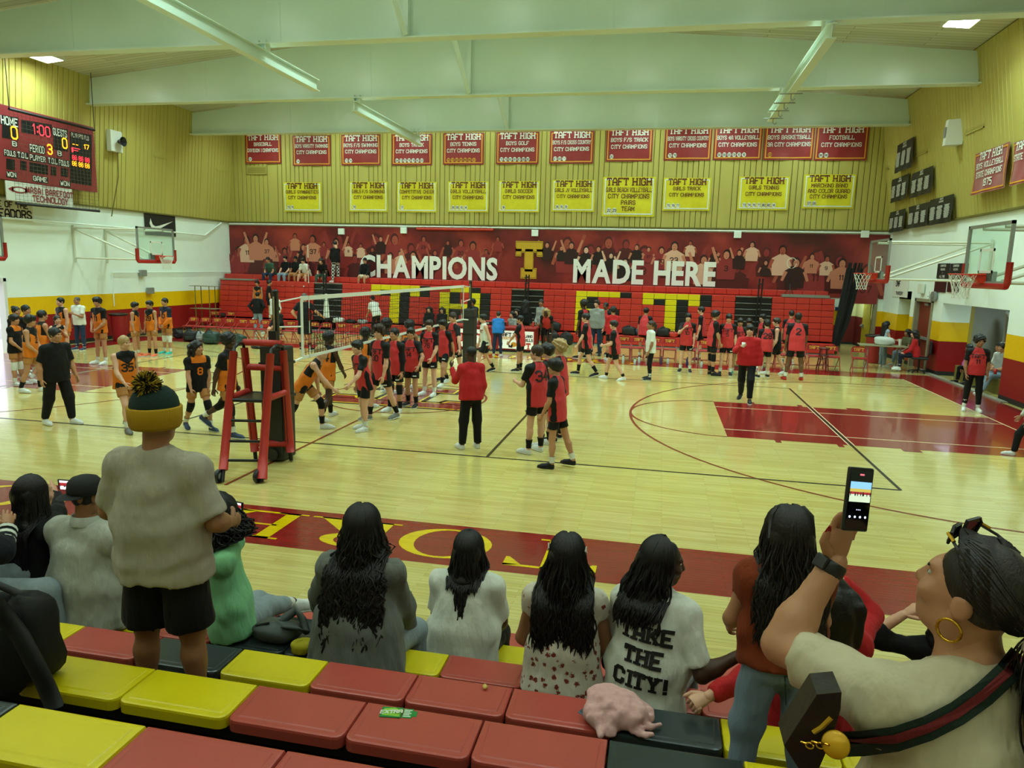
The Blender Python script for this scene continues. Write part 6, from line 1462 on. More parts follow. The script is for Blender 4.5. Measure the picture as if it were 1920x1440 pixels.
    fw = K['HM'][:, 1]; c_, s_ = math.cos(math.radians(rz)), math.sin(math.radians(rz)); fwy = s_*fw[0]+c_*fw[1]
    if face if face is not None else fwy < .35:
        for sx in (-1, 1):
            if fingers:
                child('eye', EYE_ME, body, M_eyew, m4(K['HM'], K['HC']+K['HM']@np.array((sx*.032, .0805, .008))*hs, hs*.9)); child('iris', EYE_ME, body, M_eye, m4(K['HM'], K['HC']+K['HM']@np.array((sx*.032, .0850, .008))*hs, hs*.5))
            else: child('eye', EYE_ME, body, M_eye, m4(K['HM'], K['HC']+K['HM']@np.array((sx*.032, .0865, .008))*hs, hs*.85))
            child('eyebrow', BROW_ME, body, HAIRC.get((hair or ('', 'k'))[1]) or HAIRC['k'], m4(K['HM'], K['HC']+K['HM']@np.array((sx*.034, .0865, .027))*hs, hs*.85))
        child('mouth', MOUTH_ME, body, M_lip if skin in 'lt' else SKINS['b'] if skin != 'd' else M_eye, m4(K['HM'], K['HC']+K['HM']@np.array((0, .0915, -.061))*hs, hs))
    K['body'] = body; K['hsc'] = hs
    return K
M_dec = mat('print_black', '#141012', .6)

# ================================================================== THE PLAYERS AND PEOPLE ON THE COURT
RED = dict(c='red', kind='raglan', c2='blk', trim='blk', hem=-.18, loose=1.1, sleeve=.72); RS = dict(c='blk2', logo='l', len=.66); RSr = dict(c='blk2', logo='r', len=.66)
ORG = dict(c='org', kind='yoke', c2='blk', sleeve=0, hem=-.16, loose=1.05, trim='blk'); ORS = dict(c='org', kind='yoke', c2='blk', sleeve=.65, hem=-.16, loose=1.05, trim='blk'); OS = dict(c='blk2', c2='tan', len=.62)
BLO = dict(c='blk', kind='orsh', c2='org', sleeve=.6, hem=-.16, loose=1.05); ORN = dict(ORS, c2='nvy', sleeve=2.0)
TN = lambda n, w=-.085: [(1, [('TAFT', .078, w, 0, dict(t=1.15, serif=True)), (n, .095, w-.12, 0, dict(t=1.15))])]
NF = lambda n: [(1, [(n, .12, -.18, 0, dict(t=1.4))])]
NB = lambda n, h=.15: [(-1, [(n, h, -.12, 0, dict(t=1.3))])]
def at(label, fx, fy, hy, rz, pose, top, bottom, hair, skin, H=None, **kw):
    p = onz(fx, fy); Hh = H or ony(fx, hy, p[1])[2]*.985
    return person(label, p[0], p[1], rz, Hh, pose, top, bottom, hair, skin, h=.0205 if fy > 740 else .0245, **kw)
W_, K_, T_, C_ = ('shoe_w', 'wht'), ('shoe_k', 'wht'), ('teal', 'wht'), ('shoe_o', 'wht')
SK = ('blk', .16)
# --- visitors at the left
at('person in a black and orange jersey with white knee pads, far left', 34, 722, 588, -75, 'front', BLO, OS, ('fringe', 'k'), 't', shoes=W_, knee='wht')
at('person in an orange sleeveless jersey, front of the left group, hands low', 64, 735, 588, -70, dict(POSES['front'], ll=(14, 3, -4, 2), rl=(-8, 3, -22, 2)), ORG, OS, ('mop', 'k'), 't', text=NF('2'), shoes=W_, socks=SK)
at('person in an orange jersey seen from behind in the left group', 84, 716, 576, -25, 'walk', ORG, OS, ('short', 'k'), 't', text=NB('1', .1), shoes=W_)
at('person in black half hidden at the back of the left group', 56, 704, 570, -80, 'stand', BLO, OS, ('short', 'k'), 't', shoes=W_)
at('person with a small hair bun at the back of the left group', 38, 700, 573, -90, 'stand', BLO, OS, ('bun', 'k'), 't', shoes=W_)
at('tall person in an orange number 10 jersey left of the man in white', 124, 672, 556, 165, 'stand', dict(ORG, hem=-.2), OS, ('short', 'k'), 'l', text=NF('10'), shoes=W_, bw=1.12)
at('person in an orange jersey raising a hand to the forehead behind the coach in black', 113, 700, 590, -110, dict(la=(20, 10, 160, -40), ra=(60, 30, 150, -30), lean=6), ORG, OS, ('pony', 'n'), 'l', shoes=W_)
at('bald person in a white polo shirt and dark jeans by the left wall', 153, 656, 555, 178, dict(POSES['stand'], la=(20, 8, 120, -30)), dict(c='wht', sleeve=.7, hem=-.14, loose=1.1), dict(c='jean', len=1.96), ('buzz', 'g'), 'm', shoes=('shoe_b', 'wht'), bw=1.08)
at('person in an orange number 11 jersey with black sleeves beside the man in white', 193, 682, 555, 172, dict(POSES['front'], hy=15), ORS, OS, ('mop', 'k'), 't', text=NF('11'), shoes=W_, socks=('wht', .1))
at('big person in a black polo and black trousers walking right at left', 112, 795, 610, -100, dict(POSES['walk'], ll=(15, 3, 4, 2), rl=(-6, 3, -20, 2), la=(10, 12, 25, 5), ra=(-6, 14, 12, 2), hy=15), dict(c='blk', sleeve=.8, hem=-.16, loose=1.16), dict(c='blk', len=1.96, loose=1.25), ('short', 'k'), 't', shoes=W_, bw=1.16)
at('orange-shirted person seen from the side, leftmost of three by the red wall', 256, 668, 565, -75, 'stand', ORG, OS, ('fringe', 'k'), 't', shoes=C_)
at('person in an orange number 29 sleeveless jersey with coral shoes by the red wall', 288, 668, 562, 170, 'stand', ORG, OS, ('fringe', 'k'), 't', text=NF('29'), shoes=C_, socks=SK)
at('person in an orange number 10 jersey with navy sleeves and teal shoes', 316, 664, 557, 165, 'front', ORN, OS, ('short', 'k'), 't', text=NF('10'), shoes=T_, knee='wht')
at('blond person in an orange number 35 sleeveless jersey walking right', 240, 806, 622, -115, dict(POSES['walk2'], la=(-10, 12, 0, 4), ra=(30, 6, 50, -10), hy=18), dict(ORG, hem=-.17), OS, ('short', 'y'), 'l', text=NF('35'), shoes=('shoe_g', 'shoe_g'))
at('person with long curly black hair in a black number 8 jersey', 374, 806, 632, -120, dict(POSES['walk'], la=(6, 8, 22, -10), hy=20), dict(BLO, hem=-.18), OS, ('shoulder', 'k'), 't', text=NF('8'), tcol=CL['org'], shoes=('shoe_b', 'wht'), knee='blk')
at('person with a round afro in an orange jersey with black sleeves, behind the red stand', 430, 818, 622, -85, dict(POSES['walk2'], la=(-4, 8, 24, -6), ll=(-24, 2, -58, 2), rl=(14, 2, 4, 2)), ORS, OS, ('afro', 'k'), 'd', shoes=('shoe_b', 'wht'), knee='blk')
at('fair person in an orange jersey bending forward to shake hands at the net', 572, 806, 650, -80, dict(lean=34, ra=(70, 4, 78, -6), la=(20, 12, 40, 0), ll=(40, 4, 0, 3), rl=(-22, 4, -34, 3), hp=-12), ORG, OS, ('short', 'y'), 'l', H=1.72, text=NB('7'), shoes=W_, socks=SK, knee='blk')
at('person in an orange number 24 jersey seen from behind at the net', 614, 786, 615, -15, dict(POSES['walk'], ra=(22, 12, 44, -8), la=(0, 10, 16, 0), hy=-25), ORG, OS, ('fringe', 'k'), 'd', text=NB('24'), shoes=W_, socks=SK)
at('person in an orange jersey mostly hidden behind the curly-haired red player', 684, 764, 612, -20, 'stand', ORG, OS, ('mop', 'k'), 'd', text=NB('1', .12), shoes=W_)
at('person with a large afro in an orange number 17 jersey', 724, 738, 597, -20, 'stand', ORG, OS, ('afro', 'k'), 'd', text=NB('17'), shoes=W_)
at('person with big hair in an orange number 15 jersey and a white knee pad', 766, 732, 597, -10, dict(POSES['walk'], ra=(20, 8, 44, -10)), ORG, OS, ('afro', 'w'), 'm', text=NB('15'), shoes=W_, knee='wht', socks=SK)
# --- home players in the handshake line
at('person in a red number 7 jersey shaking hands at the net', 683, 806, 634, 140, dict(POSES['walk'], la=(40, 14, 62, 8), ra=(4, 10, 12, 4), lean=12, hy=14, ll=(6, 3, -2, 2), rl=(-2, 3, -8, 2)), RED, RSr, ('fringe', 'k'), 'l', text=TN('7'), shoes=W_)
at('tall curly-haired person in a red number 30 jersey', 716, 786, 604, 150, dict(POSES['walk'], la=(10, 8, 20, 0), ra=(8, 12, 20, -6), hy=25, ll=(-14, 3, -22, 2), rl=(20, 3, 4, 2)), dict(RED, hem=-.2), RS, ('curly', 'n'), 'l', text=TN('30'), shoes=('shoe_g', 'wht'), socks=SK)
at('person in a red jersey with a long black arm sleeve behind number 30', 742, 772, 612, 160, 'stand', dict(RED, sleeve=1.9), RS, ('short', 'k'), 't', shoes=W_, socks=SK, knee='blk')
at('person in a red number 14 jersey facing the camera in the line', 772, 762, 611, 172, dict(POSES['walk'], la=(20, 30, 44, -4), ra=(6, 10, 14, 2), hy=14, ll=(8, 3, -4, 2), rl=(-2, 4, -10, 2)), RED, RS, ('fringe', 'k'), 't', text=TN('14'), shoes=K_, socks=SK)
at('person in a red number 76 jersey with light brown hair', 806, 741, 597, 165, dict(POSES['stand'], hy=12, la=(12, 8, 34, -10), ra=(10, 8, 30, -6)), RED, RS, ('fringe', 'n'), 'l', text=TN('76'), shoes=W_)
at('person in a red jersey looking down behind number 76', 832, 722, 594, 160, 'walk', RED, RS, ('mop', 'k'), 't', shoes=W_, socks=SK)
at('person in a red number 13 jersey stepping forward by the far net post', 852, 714, 586, 135, dict(POSES['walk2'], la=(20, 40, 20, 30), ra=(40, 30, 50, 20), side=-8, lean=10, hp=12, hy=10), RED, RS, ('short', 'n'), 'l', H=1.86, text=TN('13'), shoes=K_)
at('person in a white sleeveless shirt with red letters and black shorts', 908, 698, 584, 120, dict(POSES['walk'], ra=(10, 8, 24, -8), hy=-10), dict(c='wht', sleeve=0, hem=-.14), dict(c='blk2', len=.74), ('fringe', 'k'), 'l', text=[(1, [('TAFT', .08, -.12, 0, dict(t=1.3, serif=True))])], tcol=M_tbr, shoes=K_, socks=SK)
at('person in a red jersey number 5 by the scorer table, facing left', 975, 696, 590, 82, dict(POSES['stand'], la=(30, 12, 40, -4)), RED, RS, ('short', 'k'), 't', shoes=K_, socks=SK)
at('person in a red sweatshirt and black trousers raising one hand, back turned', 882, 842, 646, 35, dict(POSES['stand'], la=(40, 10, 150, 5), ra=(-4, 8, 14, -6), hy=20), dict(c='sred', sleeve=1.95, hem=-.12, loose=1.14), dict(c='blk', len=1.97, loose=1.3), ('buzz', 'k'), 'd', shoes=W_)
at('person in a red number 34 jersey clapping, seen from behind', 1004, 850, 643, 55, dict(POSES['stand'], la=(26, 8, 96, -20), ra=(2, 10, 16, 0), hy=18), dict(RED, hem=-.2), RS, ('short', 'n'), 'l', text=NB('34'), shoes=W_, socks=SK)
at('dark-haired person in a red jersey just behind number 34', 1024, 838, 641, 70, 'stand', dict(RED, hem=-.2), RS, ('mop', 'w'), 'l', shoes=W_, socks=SK)
at('person with curly blond hair in a black and red jersey', 1047, 826, 635, 80, 'cross', RED, RS, ('curly', 'y'), 'l', shoes=K_, socks=SK)
at('black-haired person in a red jersey and black shoes nearest the camera on court', 1041, 876, 670, 78, dict(POSES['walk'], la=(10, 8, 34, -4), ra=(-8, 8, 6, 0), ll=(4, 3, -2, 2), rl=(-16, 3, -20, 2), hy=4), dict(RED, hem=-.2), RS, ('mop', 'k'), 't', shoes=('shoe_k', 'shoe_k'), socks=('wht', .12))
at('slim person in a red jersey and black socks walking left', 1098, 704, 582, 88, 'walk2', RED, RS, ('fringe', 'k'), 'l', shoes=K_, socks=('blk', .2))
at('person with an afro in a red jersey behind the man in the grey sweater', 1092, 672, 561, 60, 'stand', RED, RS, ('afro', 'k'), 'd', shoes=K_)
at('tall person in a grey sweater and blue jeans before the stands', 1116, 666, 560, 172, dict(POSES['stand'], hp=-8, hy=-20), dict(c='gry', sleeve=1.95, hem=-.12, loose=1.12), dict(c='jean', len=1.97, loose=1.2), ('fringe', 'n'), 'l', shoes=('shoe_k', 'shoe_k'))
at('person half hidden between the grey sweater and the red hoodie', 1133, 664, 565, 150, 'stand', RED, RS, ('short', 'k'), 'b', shoes=K_)
at('person in a red hoodie with black hair, back turned', 1146, 676, 573, 20, 'front', dict(c='sred', sleeve=1.95, hem=-.12, loose=1.15), RSr, ('mop', 'k'), 't', shoes=W_, socks=SK)
at('sturdy person in a red jersey and white shoes walking left', 1150, 712, 596, 85, dict(POSES['walk2'], la=(14, 10, 80, -20)), dict(RED, loose=1.16), RS, ('fringe', 'w'), 'l', shoes=W_, bw=1.08, socks=('blk', .1))
at('person in a red jersey turning to the bags on the front bench', 1205, 672, 571, -20, 'reachR', RED, RS, ('fringe', 'k'), 't', H=1.74, shoes=K_)
at('person with a ponytail in a white tee and black leggings', 1217, 712, 599, 110, dict(POSES['stand'], la=(8, 8, 20, -6), hy=-8, ll=(8, 4, -4, 3), rl=(-4, 4, -6, 3)), dict(c='wht', sleeve=.85, hem=-.16, loose=1.12), dict(c='blk', len=1.92, loose=1.05), ('pony', 'n'), 'm', shoes=('shoe_k', 'wht'))
at('person in a red number 10 jersey covering the face with a hand', 1284, 697, 585, 175, 'face', RED, RS, ('fringe', 'k'), 'l', text=TN('10'), shoes=K_, socks=('wht', .12))
at('person facing left at the back of the right huddle', 1311, 676, 573, 80, 'stand', RED, RS, ('fringe', 'w'), 'l', shoes=K_)
at('tall person in a red jersey with black knee sleeves, in profile facing right', 1331, 703, 580, -75, dict(POSES['stand'], ra=(12, 8, 26, -6)), RED, dict(c='blk2', len=.7), ('mop', 'k'), 't', shoes=('shoe_k', 'shoe_k'), knee='blk', socks=SK)
at('person in a red number 5 jersey in the right huddle', 1359, 703, 586, 172, dict(POSES['stand'], hp=10), RED, RS, ('fringe', 'k'), 'l', text=TN('5'), shoes=K_)
at('person in a red number 13 jersey with teal shoes in the right huddle', 1381, 702, 594, 165, dict(POSES['stand'], hy=10, hp=12), RED, RS, ('fringe', 'k'), 't', text=TN('13'), shoes=T_)
at('black-haired person at the back of the right huddle', 1398, 690, 596, 175, dict(POSES['stand'], hp=15), RED, RS, ('mop', 'k'), 't', shoes=W_)
at('person looking left behind number 28 in the right huddle', 1425, 690, 587, 110, 'stand', RED, RS, ('fringe', 'k'), 'l', shoes=W_)
at('person in a red number 28 jersey, back turned, in the right huddle', 1431, 708, 597, 15, dict(POSES['stand'], ll=(-2, 6, -6, 5), rl=(8, 6, 0, 5)), RED, RS, ('mop', 'k'), 'l', text=NB('28'), shoes=K_)
at('pale person in a black sleeveless jersey facing left', 1452, 702, 591, 85, dict(POSES['walk'], la=(6, 8, 26, -4)), dict(c='blk', sleeve=0, hem=-.18), RS, ('fringe', 'n'), 'l', shoes=W_)
at('person in a red number 32 jersey behind the tall number two', 1476, 684, 580, -10, 'stand', RED, RS, ('short', 'k'), 't', text=NB('32'), shoes=W_)
at('tall person in a red number 2 jersey and red shoes, back turned', 1487, 713, 583, 5, dict(POSES['stand'], ll=(2, 8, 0, 7), rl=(2, 8, 0, 7), hy=-30), dict(RED, hem=-.2), dict(c='blk2', len=.72), ('short', 'k'), 'b', text=NB('2'), shoes=('shoe_r', 'shoe_r'), bw=1.08)
KC = at('person in a red sweatshirt drinking from a white cup while walking forward', 1396, 752, 601, 168, dict(POSES['walk'], ra=(50, 14, 130, -34), la=(2, 16, 12, 4), hp=4), dict(c='sred', sleeve=1.97, hem=-.12, loose=1.18), dict(c='blk', len=1.95, loose=1.2), ('fringe', 'k'), 'l', shoes=('shoe_k', 'wht'), hand=('relax', 'grip'), bw=1.05)
at('person in a red number 11 jersey and black leggings by the right doorway', 1819, 770, 627, 168, dict(POSES['stand'], la=(4, 10, 12, 4), ra=(6, 10, 20, -6), hy=14), dict(RED, hem=-.12), dict(c='blk', len=1.8, loose=1.12), ('afro', 'k'), 'm', text=TN('11'), shoes=W_, socks=('wht', .18))
at('person with long black hair in a pale tank top and flared jeans at the table', 1652, 688, 601, -80, dict(POSES['stand'], ra=(22, 8, 80, 0), la=(20, 8, 76, 0)), dict(c='sky', sleeve=.15, hem=-.06, loose=.98), dict(c='jeanl', len=1.97, loose=1.3), ('long', 'k'), 'l', shoes=W_)
at('person in a white jacket cut by the right edge of the photo', 1925, 856, 706, 60, dict(POSES['walk'], la=(-4, 14, 16, 6)), dict(c='wht', sleeve=1.95, hem=-.1, loose=1.2), dict(c='blk', len=1.97, loose=1.25), ('short', 'k'), 't', shoes=W_)
# --- around the benches and the table
def atY(label, px, py_head, Y, z0, rz, pose, top, bottom, hair, skin, H=1.72, **kw):
    p = ony(px, py_head, Y); return person(label, p[0], Y, rz, H, pose, top, bottom, hair, skin, z=z0, h=.0255, **kw)
PLN = dict(c='blk', sleeve=1.95, loose=1.15)
at('person in a bright blue jacket leaning over the scorer table, back turned', 932, 668, 582, 5, dict(POSES['stand'], lean=14, la=(30, 8, 50, -8), ra=(30, 8, 50, -8)), dict(c='blue', sleeve=1.95, hem=-.1, loose=1.15), dict(c='jean', len=1.97, loose=1.15), ('short', 'n'), 'l', shoes=W_)
atY('person in a navy jacket standing behind the scorer table', 887, 570, 10.9, 0, 165, 'front', dict(PLN, c='nvy'), dict(c='blk', len=1.95), ('curly', 'k'), 'm', H=1.76, shoes=K_)
atY('person with long dark hair seated at the scorer table', 963, 592, 10.7, 0, 150, 'sit', dict(c='gry', sleeve=1.9, loose=1.1), dict(c='jean', len=1.95), ('shoulder', 'k'), 'l', H=1.62, sitz=.55, shoes=K_)
atY('person seated behind the long-haired scorer, face half hidden', 970, 586, 11.3, 0, 170, 'sit', dict(PLN), dict(c='jean', len=1.95), ('shoulder', 'k'), 'l', H=1.62, sitz=.62, shoes=K_)
atY('person in a black hoodie with very long hair before the aisle stairs', 985, 572, 11.6, 0, 10, 'stand', PLN, dict(c='blk', len=1.95), ('long', 'k'), 't', H=1.78, shoes=K_)
atY('person in a grey vest with black sleeves beside the scorer table', 1016, 565, 10.6, 0, 150, dict(POSES['front'], hy=20), dict(c='gry', kind='sleeves', c2='blk', sleeve=1.95, loose=1.15), dict(c='blk', len=1.95), ('short', 'k'), 'm', H=1.86, shoes=K_)
atY('person with blond-tipped dreadlocks bending down by the scorer table', 1028, 596, 10.0, 0, 175, dict(POSES['bend'], lean=38), RED, RS, ('shoulder', 'y'), 'd', H=1.7, shoes=K_)
atY('person in a black hoodie with hands on hips, back to the camera, left stands', 482, 548, 11.4, 0, 5, 'hips', PLN, dict(c='jeanl', len=1.97, loose=1.2), ('short', 'k'), 't', H=1.72, shoes=W_)
atY('person in a white hoodie and shorts, back turned, left stands', 514, 540, 11.2, 0, -10, 'front', dict(c='wht', sleeve=1.95, hem=-.16, loose=1.22), dict(c='tan', len=.7), ('fringe', 'k'), 't', H=1.76, shoes=K_)
atY('person in an orange jersey standing on the front bench of the left stands', 483, 519, 13.4, .43, 180, 'stand', ORG, OS, ('fringe', 'k'), 't', H=1.7, shoes=W_)
atY('person in black standing on the front bench of the left stands', 503, 521, 13.4, .43, -60, 'stand', dict(c='blk', sleeve=.7), RS, ('short', 'k'), 't', H=1.74, shoes=K_)
atY('person in a black sweatshirt seated in the visitors chairs with one leg out', 523, 582, 9.05, 0, 165, dict(POSES['sit'], ll=(80, 6, 30, 2), la=(30, 8, 70, -20)), dict(PLN), dict(c='tan', len=.8), ('fringe', 'k'), 'l', H=1.72, sitz=.46, shoes=('pink', 'wht'))
at('person in black shirt and long black shorts, back turned, by the aisle', 572, 657, 548, 0, dict(POSES['hips'], ra=(20, 40, 60, 20)), dict(c='blk', sleeve=.7, hem=-.06, loose=1.12), dict(c='blk', len=.98, loose=1.25), ('short', 'g'), 't', shoes=K_, socks=SK, bw=1.1)
atY('person in a white tee and black cap leaning over the bags', 706, 574, 12.2, 0, 60, dict(POSES['bend'], lean=26, la=(40, 6, 60, 0), ra=(40, 6, 60, 0)), dict(c='wht', sleeve=.7, loose=1.15), dict(c='blk', len=1.95), ('cap', 'blk'), 't', H=1.76, shoes=K_)
for px, py, lb in ((806, 588, 'left'), (830, 585, 'right')):
    atY('%s one of two long-haired people in black seated on the front bench' % lb, px, py, 13.35, 0, 178, 'sit', PLN, dict(c='blk', len=1.95), ('long', 'k'), 'l', H=1.66, sitz=.43, shoes=K_)
# --- up in the far stands
ZS = 2.36
for px, py, t_, b_, hr, sk, lb, ps in ((510, 482, 'grn', 'jean', ('short', 'k'), 't', 'person in a green tee and jeans seated atop the far stands, far left', 'sitfwd'), (537, 479, 'blk', 'jeanl', ('fringe', 'k'), 'l', 'person in a black tee and pale jeans seated atop the far stands', 'sit'),
        (556, 481, 'blk', 'tan', ('cap', 'blk'), 'm', 'person in a black shirt and cap seated atop the far stands', 'sit'), (575, 483, 'wht', 'tan', ('fringe', 'k'), 'l', 'person in a white tee seated atop the far stands', 'sitfwd'),
        (609, 486, 'blk', 'grn', ('shoulder', 'n'), 'l', 'person with brown shoulder-length hair and dark green trousers atop the far stands', 'sitfwd'), (686, 484, 'blk', 'crm', ('cap', 'blk'), 't', 'person in a black hoodie with bare knees seated under the mural lettering', 'sit')):
    atY(lb, px, py, 14.55, 0, 175, ps, dict(c=t_, sleeve=1.9 if px in (686,) else .7, loose=1.12), dict(c=b_, len=.9 if px in (556, 575, 686) else 1.95, loose=1.15), hr, sk, H=1.72, sitz=ZS, shoes=K_ if px != 575 else W_)
CL['plaid'] = cloth('plaid', '#6a6e6c')
_n = CL['plaid'].node_tree; _b = _n.nodes['Principled BSDF']; _t = _n.nodes.new('ShaderNodeTexCoord'); _c = _n.nodes.new('ShaderNodeTexChecker'); _c.inputs['Scale'].default_value = 14; _c.inputs[1].default_value = (.02, .02, .02, 1); _c.inputs[2].default_value = (.6, .62, .6, 1)
_n.links.new(_t.outputs['Object'], _c.inputs[0]); _n.links.new(_c.outputs[0], _b.inputs['Base Color'])
atY('person in a black hoodie and plaid trousers standing atop the far stands', 629, 466, 14.3, ZT+.01, 60, dict(POSES['front'], hp=25), PLN, dict(c='plaid', len=1.95, loose=1.2), ('short', 'k'), 'l', H=1.8, shoes=W_)
# --- right doorway and table
atY('person in a red hoodie with long black hair seated at the grey table', 1722, 617, 9.35, 0, 75, 'sit', dict(c='sred', sleeve=1.95, loose=1.15), dict(c='nvy', len=1.95), ('long', 'k'), 'l', H=1.66, sitz=.5, shoes=W_)
atY('person in an olive top seated behind the white bag at the grey table', 1706, 624, 10.7, 0, 110, 'sit', dict(c='olive', sleeve=.6), dict(c='jeanl', len=1.95), ('shoulder', 'k'), 'm', H=1.6, sitz=.46, shoes=W_)
pk = onx(1812, 642, 14.55); bench = tag(boxo('recess_bench', (14.3, 4.9, 0), (14.95, 8.3, .42), M_groove), 'low dark bench inside the right recess under the seated people', 'bench')
person('person in a pink sweater and black trousers seated in the right recess', 14.5, 7.35, 100, 1.56, 'sitfwd', dict(c='pink', sleeve=1.95, loose=1.1), dict(c='blk', len=1.95, loose=1.2), ('short', 'k'), 'm', sitz=.42, shoes=('shoe_k', 'shoe_k'), h=.0245)
person('person in a grey tee and pale jeans seated with crossed arms in the right recess', 14.5, 5.75, 100, 1.8, dict(POSES['sit'], la=(20, 8, 80, -55), ra=(20, 8, 80, -55), ll=(86, 6, 20, 2)), dict(c='gry', sleeve=.8, loose=1.2), dict(c='jeanl', len=1.95, loose=1.25), ('short', 'k'), 't', sitz=.42, shoes=W_, bw=1.1, h=.0245)
person('person in white seated at the back of the right recess', 14.75, 6.5, 95, 1.72, 'cross' if False else dict(POSES['sit'], la=(20, 8, 80, -55), ra=(20, 8, 80, -55)), dict(c='wht', sleeve=.8, loose=1.2), dict(c='blk', len=1.95), ('short', 'k'), 't', sitz=.42, shoes=K_, h=.0245)
cup = thing('paper_cup', 'white paper cup held to the mouth of the walking red sweatshirt', 'cup', KC['ORI']+KC['RZ']@(KC['rW']+KC['rdf']*.075+KC['FY']*.045-np.array((0, 0, .05)))); b = MB(); b.lathe([(.03, 0), (.04, .11), (0, .11)], n=10); b.build('cup', M_tape, cup, smooth=True)
t = thing('drink_cup', 'red drink cup held in the right recess', 'cup', (14.15, 5.35, .55)); b = MB(); b.lathe([(.035, 0), (.045, .13), (0, .14)], n=10); b.build('cup', M_pad, t, smooth=True)
mp = ony(611, 590, 12.3); t = thing('hanging_towel', 'white towel hanging on the dark aisle stairs', 'towel', (mp[0], 12.35, .7)); b = MB()
for k in range(9): b.tube([(-.12+.03*k, .01*math.sin(k*2), .0), (-.09+.022*k, .015*math.cos(k), .55), (-.03+.008*k, 0, 1.0)], [.02, .022, .012], 5)
b.build('folds', M_tape, t); b = MB(); b.tube([(0, 0, -.7), (0, 0, 1.0)], .012, 6); b.build('stand', M_pole, t)

# ================================================================== THE SPECTATORS ON THE NEAR STANDS
HF = .0145
CL.update({k: cloth(*v) for k, v in {'tee': ('tee_grey', '#aaa494', .9), 'hood': ('hoodie_grey', '#70746f', .9), 'mint': ('mint', '#86c895', .9), 'rust': ('rust', '#7c3418', .9), 'cream': ('cream_tee', '#c2b99c', .9), 'polo': ('polo_white', '#b2b6ac', .7), 'denim': ('denim', '#76889a', .9), 'dkden': ('denim_dark', '#2a3540', .9), 'stripe': ('jacket_navy', '#12151f', .8), 'cargo': ('jeans_pale', '#8d9ba2', .9)}.items()})
def flower_cloth():
    m = cloth('floral', '#cfc6b8', .85); nt = m.node_tree; b = nt.nodes['Principled BSDF']; L = nt.links.new
    tc = nt.nodes.new('ShaderNodeTexCoord'); vo = nt.nodes.new('ShaderNodeTexVoronoi'); vo.inputs['Scale'].default_value = 24; L(tc.outputs['Object'], vo.inputs['Vector'])
    no = nt.nodes.new('ShaderNodeTexNoise'); no.inputs['Scale'].default_value = 110; L(tc.outputs['Object'], no.inputs['Vector'])
    ad = nt.nodes.new('ShaderNodeMath'); ad.operation = 'MULTIPLY_ADD'; ad.inputs[1].default_value = .55; L(no.outputs[0], ad.inputs[0]); L(vo.outputs['Distance'], ad.inputs[2])
    cr = nt.nodes.new('ShaderNodeValToRGB'); e = cr.color_ramp.elements; cr.color_ramp.interpolation = 'LINEAR'; e[0].position = .52; e[0].color = (*srgb('#7a3026'), 1); e[1].position = .62; e[1].color = (*srgb('#d2cabc'), 1)
    L(ad.outputs[0], cr.inputs[0]); L(cr.outputs[0], b.inputs['Base Color']); return m
CL['floral'] = flower_cloth()
def fg(label, px, py, Y, seat, rz, H, pose, top, bottom, skin, hair=None, **kw):
    p = ony(px, py, Y); kw.setdefault('shoes', ('shoe_w', 'wht'))
    return person(label, p[0], Y, rz, H, pose, top, bottom, hair, skin, z=(seat-.45 if seat is not None else kw.pop('z0')), sitz=seat, h=HF, fingers=True, **kw)
def loc2(K, p): return K['RZ'].T@(np.array(p, float)-K['ORI'])
def surf(K, px, py, off=.008, F=None):
    """point where the pixel's ray meets the top worn by K, in K's local axes"""
    F = F or K['SF']; o = loc2(K, CAM); d = K['RZ'].T@unit(ray(px, py)); t = np.linspace(.4, 5, 1600); P = o+t[:, None]*d
    inside = ((P > F.o+F.h) & (P < F.o+(F.n-2)*F.h)).all(1); f = np.where(inside, F.sample(P), 1.0); i = int(np.argmax(f < 0))
    return (o+(t[i]-off)*d) if f[i] < 0 else None
